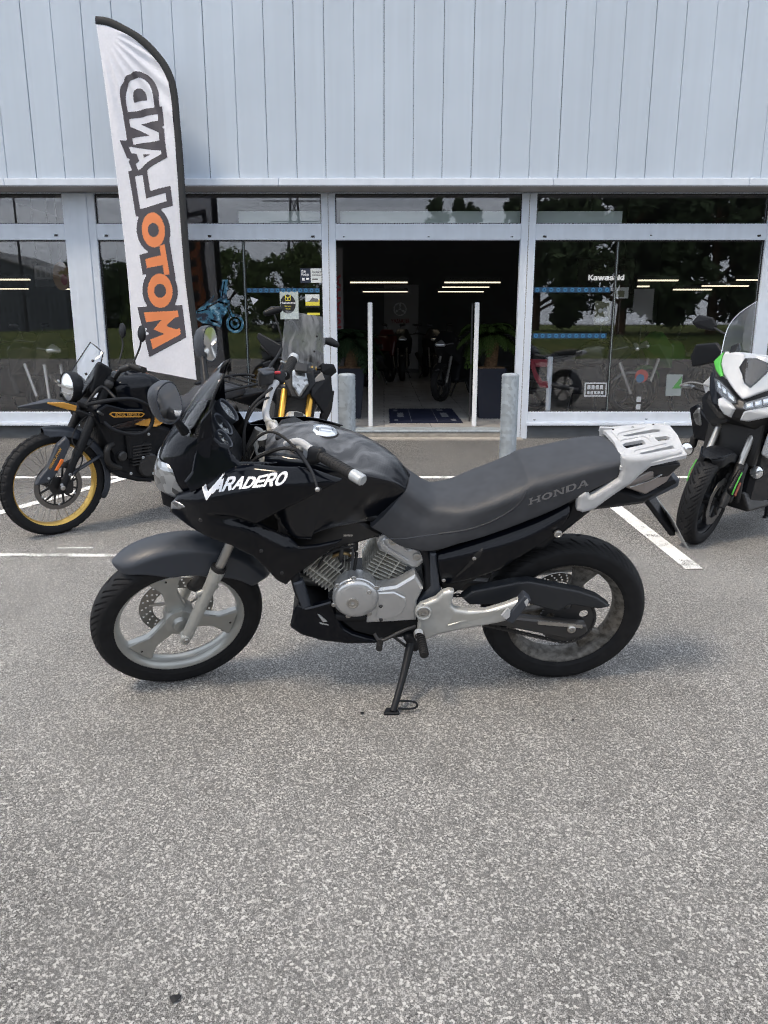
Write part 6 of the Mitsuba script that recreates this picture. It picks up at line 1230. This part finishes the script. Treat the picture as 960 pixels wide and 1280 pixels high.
for L_ in ([(-0.420,0.302,0.510)], [(-0.450,-0.178,0.487)]):
    c_ = np.array(L_[0]); Mf = KAW@Tr(*c_)@Rot([0, 0, 1], -90)
    kk = p('fog_lamp', lathe([(.03, 0), (.03, .025), (-.01, .045), (-.02, .045), (-.02, .040)], 28), 'm_black', 40, Mf); add(kk+'__lens', lathe([(-.018, .041), (-.026, .02), (-.028, 0)], 28), 'm_led', Mf)
p('mirror', hull(*[(c_, .012) for c_ in [(-0.340,0.489,1.314),(-0.340,0.465,1.353),(-0.360,0.370,1.350),(-0.360,0.339,1.314),(-0.360,0.345,1.293),(-0.340,0.456,1.292)]]), 'm_satin2', 40)
p('mirror__stem', tube([(-0.360,0.347,1.303),(-0.400,0.284,1.287),(-0.440,0.216,1.272)], .007, 8), 'm_black')
p('hand_guard', hull(*[(c_, .014) for c_ in [(-0.340,0.447,1.096),(-0.380,0.414,1.170),(-0.440,0.267,1.205),(-0.460,0.218,1.168),(-0.440,0.239,1.114),(-0.360,0.416,1.049)]]), 'm_satin2', 40)
p('handlebar', rod((-.30, .42, 1.10), (-.30, -.42, 1.08), .012, 12), 'm_black')
p('brake_lever', tube([(-0.400,0.462,0.903),(-0.420,0.394,0.939),(-0.500,0.208,0.949)], .006, 8), 'm_steel')
p('fuel_tank', seatloft([(-.40, 1.02, .70, .14), (-.25, 1.07, .68, .19), (-.05, 1.03, .70, .17), (.1, .90, .72, .12)]), 'm_gloss', 40)
p('engine', bx(-.45, .10, -.17, .17, .22, .70, .03), 'm_satin2')
p('engine__exhaust', cat(*[tube([(-.44, v_, .60), (-.53, v_, .48), (-.50, v_, .30), (-.30, v_*.6, .22)], .019, 10) for v_ in (-.12, -.04, .04, .12)]), 'm_darkmetal')
p('radiator', bx(-.52, -.47, -.17, .17, .52, .80, .01), 'm_black')
p('lower_cowl', hull(*[(c_, .015) for c_ in ((-.46, -.18, .24), (-.46, .18, .24), (.0, -.16, .20), (.0, .16, .20), (-.50, -.14, .34), (-.50, .14, .34))]), 'm_black', 40)
p('seat', seatloft([(.08, .88, .74, .10), (.25, .85, .74, .15), (.45, .87, .76, .15), (.52, .92, .80, .15), (.9, .96, .86, .11)]), 'm_vinyl', 45)
p('tail', hull(((.4, .12, .78), .04), ((.4, -.12, .78), .04), ((1.0, .05, .92), .03), ((1.0, -.05, .92), .03)), 'm_glossw', 40)
cast(p, 'rear_wheel', KAW@Tr(.71, 0, .315), .315, .222, .085)
p('swingarm', cat(hull(((.05, -.12, .40), .03), ((.72, -.13, .315), .028)), hull(((.05, .12, .40), .03), ((.72, .13, .315), .028))), 'm_darkmetal')
ksf = (np.linalg.inv(KAW)@np.array([*[(2.757,5.392)][0], .01, 1]))[:3]
p('side_stand', cat(rod((-.02, -.13, .34), ksf, .013, 10), rod(ksf+[-.03, 0, 0], ksf+[.03, 0, 0], .012, 8), tube([ksf+(np.array([-.02, -.13, .34])-ksf)*.45, ksf+(np.array([-.02, -.13, .34])-ksf)*.45+[-.05, -.03, 0]], .006, 8, False)), 'm_satin2')


# ------------------------------------------------------------------ showroom goods
mat('m_planter', (.010, .014, .028), .4)
def bark(p, n, uv): return mi.Color3f(.16, .10, .06)*(.5+noise(p.x*40, p.y*40, p.z*60))
mat('m_bark', proc(bark), .9, spec=.1)
scene['m_frond'] = {'type': 'principledthin', 'base_color': {'type': 'rgb', 'value': [.03, .05, .014]}, 'roughness': .5, 'diff_trans': .25, 'eta': 1.4}
scene['m_frond2'] = {'type': 'principledthin', 'base_color': {'type': 'rgb', 'value': [.016, .028, .014]}, 'roughness': .5, 'diff_trans': .25, 'eta': 1.4}
def palm(lab, x, y, hp, wp, ht, rad, seed, m):
    k = thing('potted_palm', lab, 'plant'); R_ = random.Random(seed)
    b0, b1 = wp*.36, wp*.5
    q_ = [(sx*b, sy*b, z) for z, b in ((FLOOR, b0), (FLOOR+hp, b1)) for sx in (-1, 1) for sy in (-1, 1)]
    add(k+'__planter', xf(hullpts(q_), Tr(x, y, 0)), 'm_planter', smooth=False)
    add(k+'__planter__soil', bx(x-b1*.9, x+b1*.9, y-b1*.9, y+b1*.9, FLOOR+hp, FLOOR+hp+.012), 'm_bark', smooth=False)
    top = np.array([x, y, FLOOR+hp+ht])
    add(k+'__trunk', tube([(x, y, FLOOR+hp), (x+.03, y, FLOOR+hp+ht*.5), top], [.09, .08, .11], 12), 'm_bark')
    for i in range(26):
        a = i*2.4+R_.uniform(-.2, .2); el = R_.uniform(.0, 1.25); L = rad*R_.uniform(.85, 1.15); d = np.array([math.cos(a), math.sin(a), 0])
        P_ = [top+d*L*t_*math.cos(el*.8)*(1-.15*t_)+np.array([0, 0, L*(t_*math.sin(el)*.9-.75*t_*t_*(1.15-.3*math.sin(el)))]) for t_ in np.linspace(0, 1, 14)]
        P_ = np.array(P_); side = np.cross(d, [0, 0, 1.0]); V, F_ = [], []
        for j in range(1, 14):
            c_ = P_[j]; dirn = P_[j]-P_[j-1]; dirn /= np.linalg.norm(dirn); ll = L*.30*math.sin(min(1, (14.5-j)/9)*1.45)
            for s_ in (-1, 1):
                for o_ in (0, .5):
                    c2 = c_-dirn*np.linalg.norm(P_[1]-P_[0])*o_
                    tip = c2+side*s_*ll*.8+dirn*ll*.55+np.array([0, 0, -ll*.30]); n0 = len(V); w_ = dirn*.011
                    V += [c2-w_, c2+w_, (c2+tip)/2+w_*1.1+[0, 0, .01], tip, (c2+tip)/2-w_*1.1+[0, 0, .01]]; F_ += [[n0, n0+1, n0+2], [n0, n0+2, n0+4], [n0+4, n0+2, n0+3]]
        st = tube(P_, np.linspace(.008, .002, 14), 4, False)
        add(k+'__frond', cat(st, (V, F_)), m, smooth=False)
(xp, _), = [(1.448,0.341)]; palm('green palm in a dark square planter right inside the entrance', xp, 10.7, .68, .40, .42, .62, 3, 'm_frond')
(xp, _), = [(-0.464,0.341)]; palm('dark palm in a dark square planter left inside the entrance', xp, 10.7, .68, .40, .35, .60, 5, 'm_frond2')
def show_bike(lab, x, y, head, col, rough=.2, fair=True, s=1.0):
    k = thing('motorcycle', lab, 'motorcycle', None)
    M = Tr(x, y, FLOOR)@Rot([0, 0, 1], head+180)@Sc(s, s, s); p = part(k, M)
    m_ = mat('m_bike_'+k, col, rough, coat=.8)
    for n_, u_ in (('front_wheel', -.70), ('rear_wheel', .70)):
        W_ = M@Tr(u_, 0, .31)
        p(n_, cyl_v(0, 0, -.05, .05, .05, 20), 'm_satin2', 30, W_)
        p(n_+'__tyre', lathe([(-.04, .23), (-.06, .27), (-.045, .30), (0, .312), (.045, .30), (.06, .27), (.04, .23)][::-1], 48), 'm_rubber', 40, W_)
        p(n_+'__rim', lathe([(-.04, .236), (-.03, .215), (.03, .215), (.04, .236)][::-1], 48), 'm_darkmetal', 30, W_)
        for sp in spoke3(.4, .222, .04, .016, .012, .028, 5, .014, .003): p(n_+'__spoke', sp, 'm_darkmetal', 40, W_)
    p('fork', cat(*[rod((-.71, v_, .31), (-.42, v_, .98), .025, 10) for v_ in (-.1, .1)]), 'm_steel')
    p('front_mudguard', fender(.335, 140, 20, .07, lambda t: .03*np.ones_like(t), n=24, m=18), m_, 50, M@Tr(-.70, 0, .31))
    p('engine', hull(((-.35, .12, .35), .06), ((-.35, -.12, .35), .06), ((.1, .12, .35), .06), ((.1, -.12, .35), .06), ((-.2, .1, .65), .06), ((-.2, -.1, .65), .06), ((.1, .1, .6), .05), ((.1, -.1, .6), .05)), 'm_satin2', 40)
    p('fuel_tank', seatloft([(-.38, .95, .72, .11), (-.25, 1.03, .70, .17), (-.05, 1.0, .70, .16), (.08, .86, .72, .11)], 24), m_, 40)
    p('seat', seatloft([(.06, .86, .76, .1), (.2, .82, .75, .14), (.45, .85, .78, .14), (.52, .92, .82, .13), (.85, .97, .88, .08)], 26), 'm_vinyl', 45)
    p('tail', hull(((.3, .1, .74), .04), ((.3, -.1, .74), .04), ((.9, .04, .92), .03), ((.9, -.04, .92), .03)), m_, 40)
    if fair: p('fairing', hull(((-.72, 0, .92), .03), ((-.62, .16, .95), .04), ((-.62, -.16, .95), .04), ((-.40, .2, .9), .04), ((-.40, -.2, .9), .04), ((-.5, .1, 1.12), .03), ((-.5, -.1, 1.12), .03), ((-.35, .18, .62), .03), ((-.35, -.18, .62), .03)), m_, 40)
    p('headlight', hull(((-.75, .06, .93), .035), ((-.75, -.06, .93), .035), ((-.72, 0, .97), .04)), 'm_led', 40)
    p('handlebar', cat(tube([(-.30, -.38, 1.05), (-.40, -.15, 1.03), (-.40, .15, 1.03), (-.30, .38, 1.05)], .013, 8), rod((-.30, -.40, 1.05), (-.34, -.27, 1.045), .019, 10), rod((-.30, .40, 1.05), (-.34, .27, 1.045), .019, 10)), 'm_black')
    for s_ in (-1, 1): p('mirror', cat(hull(((-.36, s_*.36, 1.24), .028), ((-.36, s_*.44, 1.25), .025)), rod((-.38, s_*.30, 1.05), (-.37, s_*.36, 1.23), .006, 6)), 'm_black', 40)
    p('swingarm', cat(hull(((.05, -.12, .40), .03), ((.70, -.12, .31), .028)), hull(((.05, .12, .40), .03), ((.70, .12, .31), .028))), 'm_darkmetal')
    p('exhaust', tube([(.0, .17, .36), (.35, .18, .42), (.75, .21, .55)], [.03, .05, .05], 14, False), 'm_darkmetal')
    p('stand', cat(*[rod((.1, s_*.05, .35), (.15, s_*.22, .01), .014, 8) for s_ in (-1, 1)]), 'm_black')
sb = [('black motorcycle on display in front of the pale wall board', (502, 455), 18.5, -90, (.015, .015, .017)), ('dark motorcycle with a pale headlight deep inside, right of the wall board', (537, 455), 18.5, -85, (.02, .018, .016)),
      ('black scooter like motorcycle just behind the right security gate', (573, 480), 13.6, -120, (.012, .012, .014)), ('motorcycle with a red lower tail left of the wall board', (474, 470), 16.8, 70, (.07, .008, .008)),
      ('black motorcycle behind the right window under the blue strips', (725, 480), 11.2, -20, (.012, .012, .015)), ('dark motorcycle with green panels behind the right window', (845, 450), 12.6, -150, (.03, .12, .02)),
      ('dark motorcycle behind the left window, leftmost', (12, 480), 10.9, -30, (.014, .014, .016)), ('black motorcycle behind the left window beside the white pillar', (62, 480), 10.8, -60, (.012, .012, .014))]
sxs = [X for X, Z in ([(0.416,0.447)]+[(1.078,0.447)]+[(1.301,0.344)]+[(-0.103,0.276)]+[(2.822,0.522)]+[(4.695,0.800)]+[(-5.245,0.545)]+[(-4.642,0.552)])]
for (lab, _, y_, hd, c_), x_ in zip(sb, sxs): show_bike(lab, x_, y_, hd, c_)
# barrier, stands, posters
(x0, z0), (x1, z1), (xq, zq) = [(1.922,0.943),(2.185,0.943),(2.190,0.220)]
k = thing('barrier', 'grey barrier post with a red belt behind the right window', 'barrier')
add(k+'__post', rod((x1, 10.3, FLOOR), (x1, 10.3, z1), .035, 16), 'm_frame'); add(k+'__foot', cyl_v(0, 0, 0, .03, .17, 32), 'm_darkmetal', Tr(x1, 10.3, FLOOR)@Rot([1, 0, 0], 90))
mat('m_belt', (.16, .006, .018), .6)
add(k+'__belt', bx(x0-.02, x1-.036, 10.297, 10.303, z1-.13, z1-.03), 'm_belt', smooth=False)
bt = [(1.933,0.851),(1.981,0.716),(2.061,0.601),(2.178,0.591)]; add(k+'__belt', loft([np.array([[u, 10.27, w-.05], [u+.03, 10.27, w-.05], [u+.03, 10.276, w+.03], [u, 10.276, w+.03]]) for u, w in bt]), 'm_belt', smooth=False)
(x0, z1), (x1, z0) = [(2.633,0.624),(2.953,0.415)]
k = thing('number_plate_sign', 'dark plate with a white rounded border behind the right window', 'sign')
pl_ = sbox(x0, z0, x1, z1).buffer(-.01).buffer(.01)
add(k+'__plate', flat(pl_, wallM(0, 10.26, 0), .006), 'm_black', smooth=False); add(k+'__border', flat(pl_.buffer(-.012).difference(pl_.buffer(-.03)), wallM(0, 10.2535, 0), .002), 'm_white', smooth=False)
add(k+'__marks', flat(unary_union([sbox(x0+.05+i*.055, z0+.11, x0+.09+i*.055, z0+.165) for i in (0, 1, 2, 3)]+[sbox(x0+.05+i*.045, z0+.045, x0+.083+i*.045, z0+.085) for i in range(5)]).intersection(pl_.buffer(-.03)), wallM(0, 10.2535, 0), .002), 'm_white', smooth=False)
add(k+'__stand', cat(rod(((x0+x1)/2, 10.28, FLOOR), ((x0+x1)/2, 10.28, z0+.02), .012, 8), bx((x0+x1)/2-.12, (x0+x1)/2+.12, 10.2, 10.36, FLOOR, FLOOR+.02)), 'm_darkmetal')
def board(nm, lab, cat_, y, px, m):
    (a0, b1), (a1, b0) = px; k = thing(nm, lab, cat_); add(k+'__sheet', bx(a0, a1, y, y+.02, b0, b1, .003), m, smooth=False)
    add(k+'__stand', cat(rod(((a0+a1)/2, y+.03, FLOOR), ((a0+a1)/2, y+.03, b1-.02), .012, 8), bx((a0+a1)/2-.15, (a0+a1)/2+.15, y-.06, y+.12, FLOOR, FLOOR+.02)), 'm_darkmetal'); return k, a0, a1, b0, b1
k, a0, a1, b0, b1 = board('poster', 'paper notice with a green corner behind the right window', 'poster', 10.4, [(3.775,0.709),(3.982,0.423)], 'm_poster'); add(k+'__print', flat(Polygon([(a0+.08, b0+.1), (a1-.01, b0+.1), (a1-.01, b1-.02), (a0+.14, b1-.1)]), wallM(0, 10.3995, 0), .002), 'm_green', smooth=False)
mat('m_photo', (.20, .21, .14), .5)
k, a0, a1, b0, b1 = board('poster', 'upright picture poster behind the joint of the right window', 'poster', 11.0, [(2.912,1.672),(3.133,1.351)], 'm_photo'); add(k+'__print', flat(unary_union([Point(a0+.05+i*.03, b0+.06+(i*.13) % .25).buffer(.03) for i in range(5)]), wallM(0, 10.9995, 0), .002), 'm_pale', smooth=False)
k, a0, a1, b0, b1 = board('poster', 'small picture card under the white wall lettering', 'poster', 11.6, [(3.337,1.879),(3.546,1.723)], 'm_pale'); add(k+'__print', flat(sbox(a0+.03, b0+.02, a1-.06, b1-.05), wallM(0, 11.5995, 0), .002), 'm_photo', smooth=False)
k, a0, a1, b0, b1 = board('display_panel', 'tall grey display panel behind the middle of the right window', 'display', 12.4, [(3.878,1.892),(4.190,1.423)], 'm_wall_pale')
for lab, px in (('blue paddock stand behind the lower left of the right window', [(2.113,0.304),(2.405,0.263)]), ('small blue stand low behind the left window', [(-4.822,0.839),(-4.775,0.694)])):
    (a0, b1), (a1, b0) = px; k = thing('paddock_stand', lab, 'stand'); add(k+'__bar', cat(rod((a0, 10.15, FLOOR+.03), (a1, 10.15, FLOOR+.03), .02, 10), rod((a0, 10.15, FLOOR+.03), (a0, 10.4, FLOOR+.05), .016, 10), rod((a1, 10.15, FLOOR+.03), (a1, 10.4, FLOOR+.05), .016, 10)), 'm_blue'); add(k+'__wheel', cat(cyl_v(a0, FLOOR+.04, 10.12, 10.15, .04, 20), cyl_v(a1, FLOOR+.04, 10.12, 10.15, .04, 20)), 'm_rubber')
(x0, z0), (x1, z1) = [(3.387,0.691),(3.467,0.214)]
k = thing('oil_display', 'white and dark display column topped by a red and blue roundel behind the right window', 'display')
add(k+'__column', bx(x0-.03, x0+.05, 10.33, 10.41, FLOOR, z0-.10, .006), 'm_black', smooth=False); add(k+'__print', cat(*[bx(x0-.02, x0+.04, 10.326, 10.3295, FLOOR+.05+.1*i, FLOOR+.12+.1*i) for i in range(3)]), 'm_white', smooth=False)
add(k+'__roundel', flat(Point(x0+.03, z0).buffer(.085), wallM(0, 10.36, 0), .02), mat('m_red2', (.45, .06, .05), .4), smooth=False); add(k+'__roundel_core', flat(Point(x0+.01, z0-.03).buffer(.055), wallM(0, 10.3395, 0), .004), 'm_blue', smooth=False)
(a0, b1), (a1, b0) = [(-5.216,2.206),(-4.903,2.012)]
k = thing('hanging_sign', 'pale hanging sign board with dark lower band behind the left window', 'sign')
add(k+'__board', bx(a0, a1, 12, 12.03, b0, b1), 'm_wall_pale', smooth=False); add(k+'__band', bx(a0, a1, 12, 12.03, b0-.11, b0-.002), 'm_black', smooth=False)
add(k+'__marks', cat(*[bx(a0+.03+.075*i, a0+.08+.075*i, 11.995, 11.9995, b0+.03, b1-.03) for i in range(4)]), 'm_print_grey', smooth=False); add(k+'__hanger', cat(rod((a0+.05, 12.015, b1), (a0+.05, 12.015, 3.9), .006, 6), rod((a1-.05, 12.015, b1), (a1-.05, 12.015, 3.9), .006, 6)), 'm_darkmetal')
(a0, b0), = [(-4.734,2.046)]
k = thing('round_sign', 'round wooden sign with a red mark behind the left window', 'sign')
add(k+'__disc', flat(affinity.scale(Point(a0, b0).buffer(.2), .62, 1), wallM(0, 11.82, 0), .03), mat('m_wood', (.26, .15, .07), .5), smooth=False); add(k+'__mark', flat(affinity.scale(Point(a0+.04, b0-.05).buffer(.08), .6, 1), wallM(0, 11.7895, 0), .004), 'm_sign_red', smooth=False); add(k+'__hanger', rod((a0, 11.81, b0+.2), (a0, 11.81, 3.9), .006, 6), 'm_darkmetal')

# ------------------------------------------------------------------ across the car park, seen mirrored in the panes
scene['m_leaf'] = {'type': 'twosided', 'bsdf': {'type': 'diffuse', 'reflectance': {'type': 'rgb', 'value': [.10, .14, .05]}}}
scene['m_leaf2'] = {'type': 'twosided', 'bsdf': {'type': 'diffuse', 'reflectance': {'type': 'rgb', 'value': [.075, .105, .055]}}}
def tree(lab, x, y, h, rx, seed, name='tree', base=.18, m='m_leaf', nl=7000, pw=1.0):
    k = thing(name, lab, 'tree'); R_ = np.random.default_rng(seed)
    lim = [tube([(x, y, 0), (x+R_.normal()*.1, y, h*.35), (x+R_.normal()*.3, y+R_.normal()*.3, h*.8)], [h*.030, h*.022, h*.006], 8)]
    cl = []
    for i in range(40):
        a = R_.uniform(0, 6.28); t_ = R_.uniform(base, .95); r_ = rx*(1-abs((t_-.5)/.55)**2.2)*R_.uniform(.35, .95)**.6
        c_ = np.array([x+r_*math.cos(a), y+r_*math.sin(a), h*t_]); cl.append((c_, rx*R_.uniform(.22, .42)))
        if i < 9: lim.append(tube([(x, y, h*t_*.7), (np.array([x, y, h*t_*.8])+c_)/2, c_], [h*.012, h*.008, h*.003], 6))
    add(k+'__trunk', cat(*lim), 'm_bark')
    idx = R_.integers(0, len(cl), nl); C_ = np.array([cl[i][0] for i in idx]); S_ = np.array([cl[i][1] for i in idx])
    d_ = R_.normal(size=(nl, 3)); d_ /= np.linalg.norm(d_, axis=1, keepdims=True); P_ = C_+d_*(S_*R_.uniform(.3, 1, nl)**.5)[:, None]*[1, 1, .8*pw]
    P_[:, 2] = np.maximum(P_[:, 2], h*base*.6)
    a_, b_ = R_.normal(size=(nl, 3)), R_.normal(size=(nl, 3)); s_ = .030*h*R_.uniform(.6, 1.3, nl)[:, None]
    a_ = a_/np.linalg.norm(a_, axis=1, keepdims=True)*s_; b_ = b_/np.linalg.norm(b_, axis=1, keepdims=True)*s_*.6
    V = np.stack([P_-a_, P_+b_, P_+a_, P_-b_], 1).reshape(-1, 3); f_ = np.arange(nl)[:, None]*4
    add(k+'__crown', (V, np.vstack([f_+[0, 1, 2], f_+[0, 2, 3]])), m, smooth=False)
X_ = np.linspace(-60, 60, 61); Yb = np.array([-13.2, -15, -19, -30, -60, -120]); Zb = np.array([-.02, .25, .75, 1.0, 1.1, 1.2])
gx, gy = np.meshgrid(X_*3, np.arange(6), indexing='ij')
tag(add('grass_bank', grid(np.stack([gx, Yb[gy], Zb[gy]+.12*np.sin(gx*.3)*(gy > 1)], -1)[:, ::-1]), 'm_grass', smooth=True), kind='structure')
tl = [(-9.5, -30, 5.6, 2.6), (-5.5, -33, 6.2, 3.0), (-14.5, -33, 5.2, 2.8), (-1.8, -36, 4.6, 2.4), (13, -25, 10.5, 4.0), (18.5, -26, 11, 4.2), (24, -27, 10.2, 4.2), (30, -28, 11, 4.4), (-20, -38, 6, 3), (-31, -40, 7, 4), (9.5, -31, 9.4, 3.0)]
tn = ['bushy tree mirrored in the middle of the window left of the entrance', 'broad tree mirrored in the window left of the entrance, nearest the door', 'low tree mirrored in the window behind the flag', 'small tree behind the camera in line with the left door post', 'tall dark tree mirrored at the left of the right window', 'tall dark tree mirrored in the middle of the right window', 'tall dark tree mirrored at the right of the right window', 'tall tree behind the camera far to the right', 'tree mirrored above the dark shed roof', 'tree behind the dark shed', 'dark tree mirrored in the right end of the pane above the entrance']
for i, ((x_, y_, h_, r_), t_) in enumerate(zip(tl, tn)): tree(t_, x_, y_, h_, r_, 40+i, m='m_leaf' if i < 4 else 'm_leaf2')
for i, x_ in enumerate((3.6, 4.9, 6.0)): tree(('left', 'middle', 'right')[i]+' one of three slim poplars mirrored in the pane above the entrance', x_, -36, 10.0-.3*i, .75, 80+i, 'poplar_tree', .1, 'm_leaf2', 1500, 2.2)
k = thing('lamp_post', 'twin armed car park lamp mirrored in the upper left pane', 'lamp post')
add(k+'__pole', rod((-20.2, -26, 0), (-20.2, -26, 8.3), .09, 12, .05), 'm_darkmetal'); add(k+'__arm', cat(rod((-21.0, -26, 8.1), (-19.4, -26, 8.3), .035, 8)), 'm_darkmetal')
for s_ in (-1, 1): add(k+'__lantern', bx(-20.2+s_*.95-.3, -20.2+s_*.95+.3, -26.15, -25.85, 8.12+.08*s_, 8.24+.08*s_, .03), 'm_darkmetal')
def shedc(p, n, uv): return mi.Color3f(.10, .11, .12)*(.8+.4*smoothstep(.3, .7, dr.abs(p.x*3-dr.floor(p.x*3)-.5)*2))
k = thing('dark_shed', 'dark grey corrugated shed mirrored in the leftmost window', 'building')
mat('m_shed', proc(shedc), .5)
pv_ = np.array([(-60, 0), (-20.2, 0), (-20.2, 4.1), (-28, 6.5), (-60, 6.8)]); g_ = Polygon(pv_)
add(k+'__wall', prism(g_, -46, -32), 'm_shed', smooth=False); add(k+'__door', bx(-29, -26, -31.99, -31.95, 0, 2.6), 'm_wall_pale', smooth=False); add(k+'__roof_edge', tube([(-20.0, -31.9, 4.15), (-28, -31.9, 6.58), (-60, -31.9, 6.88)], .09, 6, False), 'm_soffit')
k = thing('pylon', 'lattice power pylon mirrored in the pane left of the entrance', 'pylon')
ps, bz = [], np.array([-18.5, -150, 0]); zl = np.linspace(0, 34, 10); wl = np.interp(zl, [0, 20, 34], [3.4, 1.0, .4])
for i in range(9):
    c0_ = [bz+[sx*wl[i], sy*wl[i], zl[i]] for sx, sy in ((-1, -1), (1, -1), (1, 1), (-1, 1))]; c1_ = [bz+[sx*wl[i+1], sy*wl[i+1], zl[i+1]] for sx, sy in ((-1, -1), (1, -1), (1, 1), (-1, 1))]
    for j in range(4): ps += [rod(c0_[j], c1_[j], .14, 5), rod(c0_[j], c1_[(j+1) % 4], .08, 4), rod(c0_[(j+1) % 4], c1_[j], .08, 4)]
add(k+'__tower', cat(*ps), 'm_darkmetal', smooth=False); add(k+'__cross_arm', cat(*[rod(bz+[-w_, 0, z_], bz+[w_, 0, z_], .12, 5) for w_, z_ in ((5, 22), (6.5, 26), (4.5, 30))]), 'm_darkmetal', smooth=False)

# small debris on the tarmac
for (x_, y_), t_, s_ in zip([(-0.433,1.306),(-0.080,2.504),(0.663,2.453)], ('small black crumpled scrap on the tarmac near the lower left corner', 'tiny dark scrap on the tarmac left of the side stand foot', 'tiny dark scrap on the tarmac below the rear wheel'), (.55, .3, .22)):
    k = thing('scrap', t_, 'litter'); R_ = np.random.default_rng(int(x_*100+500))
    P_ = R_.normal(size=(14, 3))*[.014, .010, .004]*np.array(s_)+[x_, y_, .006]; P_[:, 2] = np.maximum(P_[:, 2], .0005)
    add(k+'__piece', hullpts(P_), 'm_rubber', smooth=False); P2 = R_.normal(size=(10, 3))*[.006, .012, .005]*np.array(s_)+[x_+.010*s_, y_+.006, .006]; P2[:, 2] = np.maximum(P2[:, 2], .0005)
    add(k+'__piece', hullpts(P2), 'm_rubber', smooth=False)
